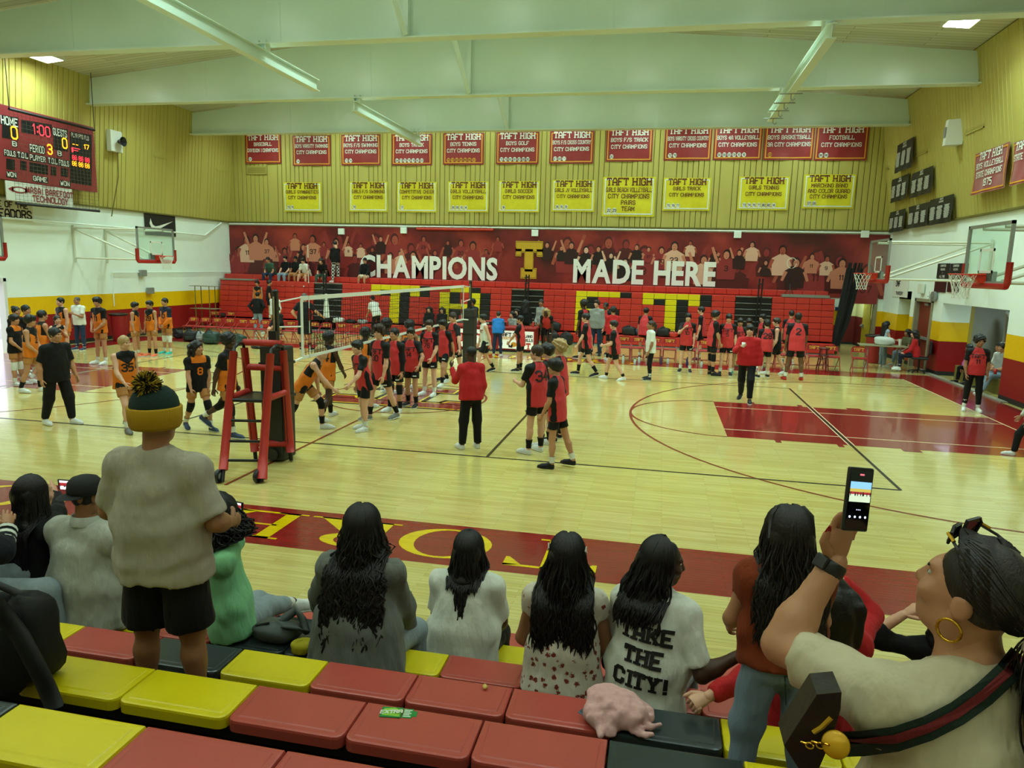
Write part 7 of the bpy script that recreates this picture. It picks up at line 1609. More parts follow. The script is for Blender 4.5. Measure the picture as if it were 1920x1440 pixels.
def strands(K, n, L, wave=.012, freq=30, rad=.0045, m=None, seed=0, phi=115, gather=.75, side=0.0, sides=4, rings=17, lift=.006, drop=0.0, curl=False, back=.02, lo=.78, part='hair_strands', top=6):
    r = np.random.default_rng(seed); hs = K['hsc']; HM, HC = K['HM'], K['HC']; s = K['s']; parts = []; ra = np.array((.081, .101, .096))*hs+lift
    for i in range(n):
        ph = math.radians(r.uniform(-phi, phi)); th1 = math.radians(r.uniform(82, 112)); k1 = 7; pts = []
        for j in range(k1):
            th = math.radians(top)+(th1-math.radians(top))*j/(k1-1); q = np.array((math.sin(ph)*math.sin(th), -math.cos(ph)*math.sin(th), math.cos(th)))*ra*(1+r.uniform(-.01, .02))
            pts.append(HC+HM@(q+np.array((0, -.016, .028))*hs))
        e = pts[-1]; Ln = L*r.uniform(lo, 1.05); k2 = rings-k1; tgt = (HC+HM@np.array((0, -.06, 0))*hs); a0, a1, f1 = r.uniform(0, 6.3), r.uniform(0, 6.3), freq*r.uniform(.8, 1.25); am = wave*r.uniform(.5, 1.4)
        out = unit((e-tgt)*np.array((1, 1, 0))); gx = gather*r.uniform(.72, 1.25)
        for j in range(1, k2+1):
            t = j/k2; z = e[2]-Ln*t; c = tgt+side*t*K['LX']; xy = c+(e-tgt)*(1-(1-gx)*min(1, t*1.5))
            w = am*min(1, t*3); p = np.array((xy[0], xy[1], z))+w*math.sin(f1*Ln*t+a0)*np.array((1, .2, 0))+w*math.cos(f1*Ln*t+a1)*np.array((.2, 1, .3 if curl else 0))
            rel = p-K['SC']; u = abs(rel@K['LX'])/s; ww = (rel@K['D'])/s; v = (rel@K['FY'])
            if ww < .10 and u < .26:      # stay outside the back
                lim = -(.118*s if ww < .0 else .118*s*max(.2, (1-ww/.10)))*math.sqrt(max(0.05, 1-(u/.27)**2))-back*r.uniform(.3, 1.3)
                if v > lim: p = p+K['FY']*(lim-v)
            pts.append(p)
        N = len(pts); rr = rad*r.uniform(.7, 1.25); parts.append(tube_np(pts, [rr*(.6 if q == 0 else 1) for q in range(N-1)]+[rr*.25], sides))
    V, Q = merge(parts); o = link(part, mesh_np(part, V, Q, [m]), K['body']); tag(o, kind='stuff'); return o
def hair_base(K, m, L, w=.09, fall=None, cutf=.045, name='hair'):
    hs = K['hsc']; HM, HC = K['HM'], K['HC']; c = HC+HM@np.array((0, -.018, .03))*hs; F = Field(HC-np.array((.25, .28, L+.12)), HC+np.array((.25, .2, .2)), .011); nn = HM@unit((0, .82, -.57))
    F.ell(c, np.array((.080, .100, .095))*hs, .02, HM.T, cut=[(HC+HM@np.array((0, .095, cutf))*hs, nn)])
    if L > 0:
        a = HC+HM@np.array((0, -.07, 0))*hs; bk = K['SC']-K['FY']*.11*K['s']; e = np.array((bk[0], bk[1], HC[2]-L)) if fall is None else fall
        mid = np.array(((a[0]+e[0])/2, (a[1]+e[1])/2, K['SC'][2]+.05)); fl = (K['LX'], .58); F.cone(a, mid, .050*hs, .036, .05, fl); F.cone(mid, e*.7+mid*.3, .036, .016, .04, fl)
    F.waves(.006, 45, 3); V, Q = F.mesh(); return link(name, mesh_np(name, V, Q, [m]), K['body'])
HK, HB = HAIRC['k'], HAIRC['w']; M_braid = mat('hair_braid', '#0c0a0a', .55)
def phone(label, c, right, up, w, h, group=None, dark=False, picture=None, m=None):
    r = unit(right); u = unit(np.array(up)-r*(np.array(up)@r)); n = np.cross(r, u); t = thing('phone', label, 'phone', c); t.rotation_euler = Matrix(np.stack([r, u, n], 1).tolist()).to_euler()
    d = .0115; boxo('case', (-w/2, -h/2, -d), (w/2, h/2, 0), m or M_sbk, t, .004); land = w > h
    ax, ay = (w*.46, h*.45); sc_ = boxo('screen', (-ax, -ay, 0), (ax, ay, .0006), mat('screen_dark', '#07080a', .1), t)
    x0, x1, y0, y1 = (-ax*.88, ax*.88, -ay*.95, ay*.95) if land else (-ax*.93, ax*.93, -ay*.08, ay*.62)
    H_ = y1-y0; E = lambda nm, cc, s: mat(nm, cc, .4, emit=s); bands = [(0, .38, E('pix_floor', '#b9c9b0', .9)), (.38, .5, E('pix_red', '#9c2c34', .8)), (.5, .66, E('pix_yellow', '#b8a850', .8)), (.66, 1, E('pix_ceiling', '#7fb4e0', .9))]
    if land: bands = [(0, .4, E('pix_pale', '#d8d4dc', 1.0)), (.4, .75, E('pix_red', '#9c2c34', .8)), (.75, 1, E('pix_pale', '#d8d4dc', 1.0))]
    b = MB()
    for a, c_, mm in bands: b.poly([(x0, y0+H_*a, .0010), (x1, y0+H_*a, .0010), (x1, y0+H_*c_, .0010), (x0, y0+H_*c_, .0010)], mm)
    rr = random.Random(3)
    for i in range(11 if not land else 16):
        xx = rr.uniform(x0*.95, x1*.95); hh = H_*rr.uniform(.12, .22); ww = (x1-x0)*.02; b.poly([(xx-ww, y0+H_*.3, .0013), (xx+ww, y0+H_*.3, .0013), (xx+ww, y0+H_*.3+hh, .0013), (xx-ww, y0+H_*.3+hh, .0013)], E('pix_dark', '#2a2028', .3))
    b.build('picture', None, sc_)
    if not land:
        b = MB()
        for i in range(4): b.poly([(ax*(-.7+.46*i)+.003*math.cos(k), -ay*.6+.003*math.sin(k), .001) for k in np.arange(0, 6.28, .8)], E('pix_icon', '#cfd8ff', 1))
        for i in range(3): b.poly([(ax*(-.15+.15*i)+.0015*math.cos(k), -ay*.35+.0015*math.sin(k), .001) for k in np.arange(0, 6.28, 1.2)], E('pix_icon', '#cfd8ff', 1))
        b.poly([(-.006, ay*.84, .001), (.006, ay*.84, .001), (.006, ay*.9, .001), (-.006, ay*.9, .001)], E('pix_redbar', '#d06070', 1)); b.build('buttons', None, sc_)
    return t
# --- the boy in the beanie
boy = fg('boy in a green and gold bobble hat and grey tee standing with his back turned', 309, 1080, -12.45, None, 2, 1.49, dict(POSES['stand'], la=(4, 24, 62, -10), ra=(0, 22, 70, -12), ll=(2, 4, 0, 3), rl=(2, 4, 0, 3), lean=-1), dict(c='tee', sleeve=.86, hem=-.17, loose=1.2, flare=1.02, wav=.007), dict(c='blk', len=.93, loose=1.25), 'm', ('buzz', 'k'), z0=.89, bw=1.16, face=False)
hs = boy['hsc']; HMb, HCb = boy['HM'], boy['HC']; M_bg2 = mat('beanie_green', '#0d2a26', .9, bump=.3, bscale=120); M_bgold = mat('beanie_gold', '#b08a08', .9, bump=.4, bscale=150, stretch=(1, 1, .2))
b = MB(); b.lathe([(.108, .05), (.110, .075), (.104, .105), (.088, .135), (.06, .158), (.03, .168), (.001, .171)], (0, -.012, 0), 28); o = b.build('beanie', M_bg2, boy['body'], smooth=True); o.matrix_local = Matrix(m4(HMb, HCb, hs))
b = MB(); b.lathe([(.096, -.03), (.106, -.036), (.116, -.02), (.121, .02), (.122, .062), (.116, .07), (.104, .062)], (0, -.012, 0), 32); q = b.build('beanie_cuff', M_bgold, o, smooth=True)
r_ = np.random.default_rng(5); pp = [[], []]
for i in range(620):
    v = unit(r_.normal(size=3)); c0 = np.array((0, -.055, .178)); L = .060*r_.uniform(.85, 1.12); pp[i % 2].append(tube_np([c0+v*.012, c0+v*L*.6+r_.normal(size=3)*.002, c0+v*L+r_.normal(size=3)*.004], [.0034, .0034, .0026], 4))
for k, m_ in enumerate((mat('pompom_black', '#101408', .9), mat('pompom_gold', '#b89c1c', .9))):
    V, Q = merge(pp[k]); tag(link('pompom', mesh_np('pompom', V, Q, [m_]), o), kind='stuff')
# --- man in the white polo
pm = fg('person in a white polo shirt and dark cap seated left of the standing boy', 172, 1200, -11.66, .79, -4, 1.72, dict(POSES['sit'], lean=3, la=(20, 12, 50, -20), ra=(20, 12, 50, -20), ll=(80, 12, 4, 4), rl=(80, 12, 4, 4), hy=-8), dict(c='polo', sleeve=.8, hem=-.13, loose=1.2, wav=.007, flare=1.05), dict(c='blk', len=1.95), 'm', None, bw=1.2)
hair_base(pm, HK, 0, cutf=.02); c = pm['HC']; HMp = pm['HM']; b = MB(); b.lathe([(.098, .02), (.101, .05), (.094, .09), (.07, .118), (.035, .130), (.001, .133)], (0, -.016, 0), 24); o = b.build('cap', mat('cap_black', '#15171a', .8), pm['body'], smooth=True); o.matrix_local = Matrix(m4(HMp, c, pm['hsc']))
b = MB(); P = [(.085*math.sin(a), -.016-.10*math.cos(a)) for a in np.linspace(-1.2, 1.2, 11)]
for (x0, y0), (x1, y1) in zip(P, P[1:]): b.poly([(x0, y0, .025), (x1, y1, .025), (x1*1.12-.02, y1*1.35-.02, .01), (x0*1.12-.02, y0*1.35-.02, .01)])
b.build('cap_brim', mat('cap_black', ''), o) if False else b.build('cap_brim', MATS['cap_black'], o)
K = pm; s = K['s']; a = np.linspace(0, 2*np.pi, 25)[:-1]; b = MB(); rr = .078*s
pts = [[K['N']+rr*k_*(math.cos(t)*K['LX']*1.05+math.sin(t)*K['FY'])+(z_-.02*max(0, math.sin(t)))*s*K['D'] for t in a] for k_, z_ in ((1.12, -.012), (1.0, .045), (.95, .042), (1.0, -.01))]
base = 0
for ring in pts: b.v += [tuple(p) for p in ring]
for i in range(3):
    for j in range(24): b.f.append((i*24+j, i*24+(j+1) % 24, (i+1)*24+(j+1) % 24, (i+1)*24+j)); b.m.append(0)
b.build('collar', CL['polo'], K['shirt'], smooth=True)
# --- girl with long straight black hair holding a phone, far left
ph2 = ony(128, 910, -11.15); g1 = fg('person with long straight black hair and black top filming with a phone at left', 62, 1150, -11.62, .79, -8, 1.66, dict(POSES['sit'], lean=6, hy=-8), dict(c='blk', sleeve=1.95, hem=-.12, loose=1.15), dict(c='blk', len=1.95), 'l', None, ik={'ra': (ph2+np.array((-.07, -.04, -.03)), (1, 0, -1)), 'la': (ph2+np.array((-.20, -.06, -.10)), (-1, 0, -1))}, hand=('grip', 'flat'))
hair_base(g1, HK, .50); strands(g1, 380, .52, .004, 8, .0055, HK, 1, 122, 1.05)
phone('phone held sideways by the black-haired girl at left', ph2, (1, .12, -.02), (0, -.1, 1), .15, .075)
# --- person at the left edge with the striped sleeve
e1 = fg('person in a navy jacket with white striped sleeves cut by the left edge', -70, 1150, -12.02, 1.05, -40, 1.7, dict(POSES['sit'], lean=6, ll=(80, 10, 6, 4), rl=(86, 24, 8, 4)), dict(c='stripe', sleeve=1.95, hem=-.12, loose=1.15), dict(c='cargo', len=1.95, loose=1.15), 't', ('short', 'k'), ik={'ra': (ony(14, 985, -11.9), (1, 0, -.8))}, hand=('flat', 'flat'))
K = e1
for f in (.35, .55, .75):
    E, Wr = K['rE'], K['rW']; c = E+(Wr-E)*f; b = MB(); b.tube([c-K['rdf']*.012, c+K['rdf']*.012], .056*K['s'], 14, cap=False); b.build('sleeve_stripe', CL['wht'], K['shirt'], smooth=True)
# --- dark-haired person beyond the polo
g9 = fg('person with dark hair seated beyond the white polo, mostly hidden', 236, 1120, -10.98, .53, 0, 1.66, 'sit', dict(c='blk', sleeve=1.95, hem=-.12, loose=1.1), dict(c='blk', len=1.95), 'm', None); hair_base(g9, HK, .3)
# --- green top girl
ph3 = ony(437, 949, -11.1); g2 = fg('person with curly black hair and mint green sweater filming with a phone', 432, 1150, -11.55, .79, -52, 1.64, dict(POSES['sit'], lean=-6, hy=18, toe=0), dict(c='mint', sleeve=1.6, hem=-.10, loose=1.16), dict(c='cargo', len=1.75, loose=1.2), 'd', None,
        ik={'ra': (ph3+np.array((.075, -.05, -.03)), (1.2, -.2, -1.2)), 'la': (ph3+np.array((-.05, -.1, -.1)), (-1, 0, -1)), 'rl': (ony(572, 1118, -10.65), (.1, .3, 1)), 'll': (ony(545, 1122, -10.5), (0, .6, 1))}, hand=('grip', 'grip'), handup={'r': (-1, 0, .2)})
hair_base(g2, HK, .22); strands(g2, 420, .19, .020, 95, .005, HK, 2, 160, 1.3, curl=True, rings=22, lift=.024, top=2)
phone('phone held sideways by the girl in the mint sweater', ph3, (1, .1, -.12), (.1, -.1, 1), .135, .07)
# --- grey hoodie with long curly braids
g3 = fg('person in a grey hoodie with waist-long curly black braids', 668, 1225, -11.72, .79, 3, 1.72, dict(POSES['sit'], lean=10, ll=(84, 10, 4, 4), rl=(84, 16, 2, 4)), dict(c='hood', sleeve=1.95, hem=-.15, loose=1.26, wav=.010, flare=1.12), dict(c='cargo', len=1.95), 'b', None, bw=1.08, ik={'ra': (ony(772, 1185, -11.35), (1, -.6, 0)), 'la': (ony(600, 1190, -11.3), (-1, -.5, 0))}, hand=('relax', 'fist'))
hair_base(g3, M_braid, .46); strands(g3, 320, .66, .018, 42, .0062, M_braid, 3, 124, 1.45, rings=24, lo=.55, curl=True, back=.035, lift=.016)
bl = ony(772, 1190, -11.32); tag(boxo('blue_wrapper', tuple(bl-np.array((.02, .02, .03))), tuple(bl+np.array((.02, .02, .03))), mat('wrapper_blue', '#2a3a9c', .4), bevel=.01), 'small blue packet in the hand of the grey hoodie', 'packet')
# --- white tee, braids and headband
g4 = fg('person in a white tee with box braids and a dark headband', 866, 1275, -11.12, .53, 0, 1.56, dict(POSES['sit'], lean=12, ll=(84, 10, 4, 4), rl=(84, 10, 4, 4)), dict(c='wht', sleeve=.85, hem=-.14, loose=1.2, wav=.008), dict(c='blk', len=1.95), 'd', None, bw=1.15)
hair_base(g4, M_braid, .16); strands(g4, 200, .24, .006, 22, .0075, M_braid, 4, 124, 1.1, rings=18, lo=.5, lift=.012); strands(g4, 22, .46, .012, 16, .0085, M_braid, 14, 40, .35, rings=24, lo=.75, part='loose_braids')
b = MB(); b.tube([(.098*math.cos(t), .01, .02+.118*math.sin(t)) for t in np.linspace(-.1, math.pi+.1, 20)], .008, 6, flat=1.6); o = b.build('headband', M_sbk, g4['body'], smooth=True); o.matrix_local = Matrix(m4(g4['HM'], g4['HC'], g4['hsc']))
# --- floral blouse
g5 = fg('person in a floral white blouse with long wavy black hair', 1052, 1280, -11.66, .79, 1, 1.62, dict(POSES['sit'], lean=6, la=(14, 14, 60, -14), ra=(14, 14, 60, -14)), dict(c='floral', sleeve=.34, hem=-.12, loose=1.16, wav=.008, flare=1.12), dict(c='dkden', len=1.95), 'm', None, bw=1.0)
hair_base(g5, HK, .42); strands(g5, 400, .46, .014, 26, .0055, HK, 5, 122, 1.45, rings=20, lo=.72, lift=.012)
for sx in (-1, 1):
    b = MB(); b.tube([(sx*.10, -.01, .06), (sx*.107, -.03, .03), (sx*.10, -.05, .05), (sx*.104, -.03, .07)], .004, 5, closed=True); o = b.build('hair_clip', mat('clip_pearl', '#d8cfc0', .3), g5['body']); o.matrix_local = Matrix(m4(g5['HM'], g5['HC'], g5['hsc']))
# --- take the city
g6 = fg('person in a white tee with black capitals on the back, head turned right', 1208, 1290, -11.68, .79, -14, 1.68, dict(POSES['sit'], lean=10, hy=-62, hp=4, side=2), dict(c='wht', sleeve=.88, hem=-.15, loose=1.18, wav=.007), dict(c='cargo', len=1.95, loose=1.2), 'd', None, face=True, ik={'ra': (ony(1398, 1222, -11.75), (.1, -.5, -1.2)), 'la': (ony(1130, 1240, -11.3), (-1, -.3, -.6))}, hand=('relax', 'relax'),
        text=[(-1, [('TAKE', .070, -.115, .0, dict(t=1.7, serif=True, space=2.1)), ('THE', .070, -.232, .0, dict(t=1.7, serif=True, space=2.1)), ('CITY!', .070, -.349, 0, dict(t=1.7, serif=True, space=2.1))])])
hair_base(g6, M_braid, .22, cutf=.06); strands(g6, 260, .34, .010, 30, .0064, M_braid, 6, 112, 1.15, side=-.06, rings=20, lo=.55, lift=.012)
# --- the small girl in rust
g7 = fg('small girl in a rust top and jeans with long brown hair standing at right', 1462, 1250, -12.4, None, 8, 1.19, dict(POSES['stand'], lean=6, la=(20, 12, 60, -10), ra=(20, 12, 70, -10), ll=(6, 6, -4, 4), rl=(0, 6, -4, 4), hy=6), dict(c='rust', sleeve=.42, hem=-.08, loose=1.12, wav=.007, flare=.98), dict(c='denim', len=1.95, loose=1.35, wav=.007), 't', None, z0=.89, bw=1.12, hscale=1.08, face=False)
hair_base(g7, HB, .34); strands(g7, 380, .40, .013, 26, .0045, HB, 7, 122, 1.3, rings=20, lo=.7, lift=.010)
for sx in (-1, 1):
    b = MB(); b.tube([(sx*.045, .01, .115), (sx*.058, -.01, .122), (sx*.085, -.03, .09), (sx*.095, -.05, .0)], [.006, .010, .012, .008], 7); o = b.build('side_tail', HB, g7['body'], smooth=True); o.matrix_local = Matrix(m4(g7['HM'], g7['HC'], g7['hsc']))
K = g7; LF = legs_field(K, HF, 1.95, 1.35, 1.12, .007, 0)
for px, w in ((1418, .036), (1500, .036)):
    q = [surf(K, px+dx, 1290+dy, .004, LF) for dx, dy in ((-28, -22), (28, -10), (26, 50), (-26, 36))]
    if all(v is not None for v in q):
        b = MB(); b.tube(q, .0022, 5, closed=True); b.build('pocket_seam', CL['dkden'], K['body'])
# --- red sweatshirt arm across the seat
hd = ony(1268, 1318, -12.14); g8 = fg('person in a red sweatshirt leaning back on one arm, hidden behind the small girl', 1535, 1230, -11.75, .79, 8, 1.62, dict(POSES['sit'], lean=-4, hy=-20), dict(c='sred', sleeve=1.93, hem=-.12, loose=1.16, wav=.008), dict(c='dkden', len=1.95), 'l', ('long', 'k'), ik={'la': (hd+np.array((.10, .0, .02)), (-.1, -1.0, -.3)), 'ra': (ony(1572, 1085, -11.5), (1, 0, -1))}, hand=('fist', 'fist'), handup={'l': (0, .6, -1)})
# --- a hand with a bracelet beyond the woman
g10 = fg('person seated beyond the woman with the phone, only a hand showing', 1790, 1250, -11.2, .53, 10, 1.6, 'sit', dict(c='blk', sleeve=1.5, hem=-.12), dict(c='blk', len=1.95), 'l', ('long', 'k'), ik={'la': (ony(1695, 1152, -11.15), (-1, 0, -.6))}, hand=('grip', 'grip'))
# --- the woman filming
PC = ony(1611, 937, -13.37)
pn = unit(np.array((.42, -.86, .12))); pr = unit(np.cross((.03, .22, 1), pn)); pu = np.cross(pn, pr)
wr = ony(1566, 1052, -13.31)
wo = fg('woman in a cream tee with hoop earring filming with a raised phone at right', 1832, 1400, -13.56, 1.57, 16, 1.68, dict(POSES['sit'], lean=4, hy=30, hp=-14, ll=(78, 22, 2, 4), rl=(80, 8, 4, 4)), dict(c='cream', sleeve=.80, hem=-.14, loose=1.22, wav=.009), dict(c='denim', len=1.95, loose=1.1), 't', None, bw=1.12, face=True,
        ik={'la': (wr, (-1.0, .35, -1.0))}, hand=('relax', 'relax'), handup={'l': (.35, -.9, .1)}, handdir={'l': (.16, .12, 1)})
phone('black phone held upright by the woman in the cream tee', PC, pr, pu, .066, .146)
K = wo; M_hl = mat('hair_highlights', '#1a120d', .45, bump=.3, bscale=80, var=.5, vscale=14, stretch=(3, 3, .3)); hair_base(K, M_hl, 0, cutf=.055)
HMw, HCw, hw = K['HM'], K['HC'], K['hsc']
def hp_(x, y, z): return HCw+HMw@np.array((x, y, z))*hw
r_ = np.random.default_rng(8); parts = []; tie = hp_(0, -.125, -.03)
for i in range(230):     # hair drawn back to the tie
    a = r_.uniform(-1.9, 1.9); e = r_.uniform(0, 1); st = (math.sin(a)*.080, .075-.09*abs(a)/1.9*.9, .05+.075*math.cos(a)*.9); q = [hp_(*st)]
    for j in range(1, 8):
        t = j/7; p = np.array(st)*(1-t)+np.array((0, -.122, -.03))*t; d = p-np.array((0, -.018, .03)); k = np.linalg.norm(d/np.array((.088, .108, .103)))
        if k < 1.0: p = np.array((0, -.018, .03))+d/k*(1.0+.02*r_.random())
        q.append(hp_(*p))
    parts.append(tube_np(q, [.0032]*8, 4))
V, Q = merge(parts); tag(link('hair_strands', mesh_np('hair_strands', V, Q, [M_hl]), K['body']), kind='stuff'); parts = []
dn = unit(-HMw[:, 1]*.25+np.array((0, 0, -1.0)))
for i in range(300):
    o_ = r_.normal(size=3)*.012; sp_ = r_.normal(size=3)*.03; q = [tie+o_*.4+dn*.30*t+sp_*math.sin(t*3)*1.0+o_*2*math.sin(math.pi*min(1, t*1.2))-HMw[:, 1]*.05*math.sin(t*2.2) for t in np.linspace(0, r_.uniform(.8, 1.1), 10)]
    parts.append(tube_np(q, [.0022]*9+[.0006], 4))
hlp = parts[::5]; parts = [p for i, p in enumerate(parts) if i % 5]
V, Q = merge(hlp); tag(link('ponytail_highlights', mesh_np('ponytail', V, Q, [mat('hair_caramel', '#6e543a', .45)]), K['body']), kind='stuff')
V, Q = merge(parts); tag(link('ponytail', mesh_np('ponytail', V, Q, [M_hl]), K['body']), kind='stuff')
b = MB(); b.tube([tie+HMw@np.array((.022*math.cos(t), 0, .022*math.sin(t))) for t in np.linspace(0, 6.28, 14)[:-1]], .008, 6, closed=True); b.build('hair_tie', mat('tie_pale', '#c8c4b4', .6), K['body'], smooth=True)
M_gold2 = mat('gold', '#c99a2e', .25, metal=.9)
for sx in (-1, 1):
    b = MB(); c = np.array((sx*.082, -.008, -.068)); b.tube([c+np.array((0, .024*math.cos(t), .024*math.sin(t))) for t in np.linspace(0, 6.28, 20)[:-1]], .0035, 6, closed=True); o = b.build('hoop_earring', M_gold2, K['body'], smooth=True); o.matrix_local = Matrix(m4(HMw, HCw, hw))
sgl = thing('sunglasses', 'dark sunglasses with gold temples pushed up on the filming woman\'s hair', 'sunglasses', (0, 0, 0)); Mw = np.eye(4); Mw[:3, :3] = K['RZ']@HMw*hw; Mw[:3, 3] = K['ORI']+K['RZ']@HCw; sgl.matrix_world = Matrix(Mw.tolist())
for sx in (-1, 1):
    b = MB(); P = [(sx*(.012+.056*u), .075-.02*abs(u-.3), .118+v) for u, v in ((0, -.012), (.35, -.028), (.9, -.018), (1, .01), (.85, .02), (.05, .016))]; b.poly(P); b.poly([(x, y+.004, z+.002) for x, y, z in P[::-1]]); b.build('lens', mat('lens_dark', '#15120f', .08), sgl); b = MB(); b.tube(P, .0035, 5, closed=True); b.build('rim', M_sbk, sgl)
    b = MB(); b.tube([(sx*.068, .068, .122), (sx*.092, .03, .108), (sx*.098, -.02, .09)], .0035, 5); b.build('temple', M_sbk, sgl); b = MB(); b.tube([(sx*.071, .067, .124), (sx*.084, .046, .117)], .0042, 5); b.build('temple_trim', M_gold2, sgl)
b = MB(); b.tube([(-.012, .076, .118), (0, .08, .122), (.012, .076, .118)], .003, 5); b.build('bridge', M_gold2, sgl)
# her watch and nails
E_, Wr_, df_ = K['lE'], K['lW'], K['ldf']; ws = thing('wrist_watch', 'black watch on the raised wrist of the filming woman', 'watch', (0, 0, 0)); Mw = np.eye(4); Mw[:3, :3] = K['RZ']; Mw[:3, 3] = K['ORI']; ws.matrix_world = Matrix(Mw.tolist())
b = MB(); b.tube([Wr_-df_*.034, Wr_-df_*.028, Wr_-df_*.008, Wr_-df_*.002], [.030, .0335, .0335, .030], 18, cap=False); b.build('strap', M_sbk, ws, smooth=True)
tc_ = unit(K['RZ'].T@(-pr)+np.array((0, 0, .2))); tc_ = unit(tc_-df_*(tc_@df_)); cw = Wr_-df_*.018+tc_*.034; yy = np.cross(df_, tc_); b = MB(); b.box((-.017, -.019, -.005), (.017, .019, .007)); o = b.build('watch_case', M_sbk, ws, bevel=.004); o.matrix_local = Matrix(m4(np.stack([df_, yy, tc_], 1), cw))
Hm = K['lHMt']
b = MB()
V, Q = HANDS_HI[('relax', -1)]; nl = mat('nail_red', '#a8101c', .15)
for k in range(4):
    n0 = 8*5+k*9*5; tip = V[n0+9*4:n0+9*5].mean(0); pre = V[n0+9*3:n0+9*4].mean(0); d = unit(tip-pre); t0 = Wr_+Hm@(tip*.98*hw); t1 = Wr_+Hm@((tip+d*.012)*.98*hw); b = MB(); b.tube([t0-(t1-t0)*.6, t0, t1], [.0062, .006, .003], 8, flat=.55); b.build('nail', nl, K['body'], smooth=True)
n0 = 8*5+4*9*5; tip = V[n0+9*4:n0+9*5].mean(0); pre = V[n0+9*3:n0+9*4].mean(0); d = unit(tip-pre); t0 = Wr_+Hm@(tip*.98*hw); t1 = Wr_+Hm@((tip+d*.014)*.98*hw); b = MB(); b.tube([t0-(t1-t0)*.6, t0, t1], [.0075, .007, .0035], 8, flat=.55); b.build('nail', nl, K['body'], smooth=True)
# crossbody strap (green, red, green) lying on her back, gold disc, bag
ctr = [(1567, 1396), (1620, 1394), (1680, 1386), (1740, 1366), (1795, 1338), (1845, 1302), (1888, 1262), (1915, 1228)]
bagp = thing('crossbody_bag', 'dark brown bag on a green and red striped strap worn by the filming woman', 'bag', (0, 0, 0)); Mw = np.eye(4); Mw[:3, :3] = K['RZ']; Mw[:3, 3] = K['ORI']; bagp.matrix_world = Matrix(Mw.tolist())
def ribbon(f0, f1, m, nm, off):
    b = MB(); rows = []
    for i, (x, y) in enumerate(ctr):
        a = np.array(ctr[max(i-1, 0)], float); c = np.array(ctr[min(i+1, len(ctr)-1)], float); d = (c-a)/np.linalg.norm(c-a); n = np.array((-d[1], d[0])); row = []
        for f in np.linspace(f0, f1, 3):
            q = np.array((x, y))+n*f*24; p = surf(K, q[0], q[1], off)
            if p is None: p = loc2(K, ony(q[0], q[1], -13.62))
            row.append(p)
        rows.append(row)
    for r0, r1 in zip(rows, rows[1:]):
        for j in range(2): b.poly([r0[j], r0[j+1], r1[j+1], r1[j]])
    return b.build(nm, m, bagp, smooth=False)
ribbon(-1, 1, mat('strap_green', '#12281c', .8, bump=.2, bscale=120), 'strap', .020); ribbon(-.36, .36, mat('strap_red', '#6e161c', .8, bump=.2, bscale=120), 'strap_stripe', .025)
gd = loc2(K, ony(1567, 1396, -13.70)); vd = unit(loc2(K, CAM)-gd); a1 = unit(np.cross(vd, (0, 0, 1))); a2 = np.cross(a1, vd); b = MB(); b.lathe([(.024, -.003), (.026, 0), (.024, .004), (.001, .005)], n=24); o = b.build('gold_disc', mat('disc_gold', '#c9980c', .35, metal=.3), bagp, smooth=True); o.matrix_local = Matrix(m4(np.stack([a1, a2, vd], 1), gd))
b = MB()
for i, (x, y) in enumerate(((1548, 1395), (1538, 1398), (1528, 1392), (1518, 1398), (1508, 1393))):
    c = loc2(K, ony(x, y, -13.70)); w_ = a1 if i % 2 else a2; b.tube([c+.007*math.cos(t)*a1+.005*math.sin(t)*(a2 if i % 2 else vd) for t in np.linspace(0, 6.28, 10)[:-1]], .002, 5, closed=True)
b.build('chain', M_gold2, bagp)
def slab(poly, Y, th, m, nm, par):
    F_ = [loc2(K, ony(x, y, Y)) for x, y in poly]; Bk = [loc2(K, ony(x, y, Y)+np.array((0, th, 0))) for x, y in poly]; b = MB(); b.poly(F_); b.poly(Bk[::-1])
    for i in range(len(F_)): j = (i+1) % len(F_); b.poly([F_[j], F_[i], Bk[i], Bk[j]])
    o = b.build(nm, m, par, bevel=.022); o.modifiers[0].segments = 4; o.modifiers[0].angle_limit = .3; return o
M_lea = mat('leather_brown', '#211913', .45, bump=.2, bscale=40)
slab([(1470, 1398), (1532, 1302), (1578, 1298), (1576, 1330), (1562, 1380), (1536, 1440), (1500, 1445)], -13.68, .075, M_lea, 'bag_body', bagp)
b = MB(); b.tube([loc2(K, ony(x, y, -13.68)) for x, y in ((1524, 1372), (1540, 1362), (1552, 1350), (1558, 1344))], .006, 6); b.build('clasp', M_gold2, bagp)
# torn denim at her knee
kn = surf(K, 1500, 1330, .0, legs_field(K, HF, 1.95, 1.1, 1.12, .005, 0)); 
if kn is not None:
    b = MB(); r_ = np.random.default_rng(11)
    for i in range(46):
        c = loc2(K, ony(1462+r_.uniform(-6, 34), 1376-r_.uniform(0, 46), -13.33)); d = r_.normal(size=3)*.012; b.tube([c, c+d*.6, c+d+np.array((0, 0, -.012))], .0016, 4)
    o = b.build('frayed_threads', CL['wht'], K['body']); tag(o, kind='stuff')
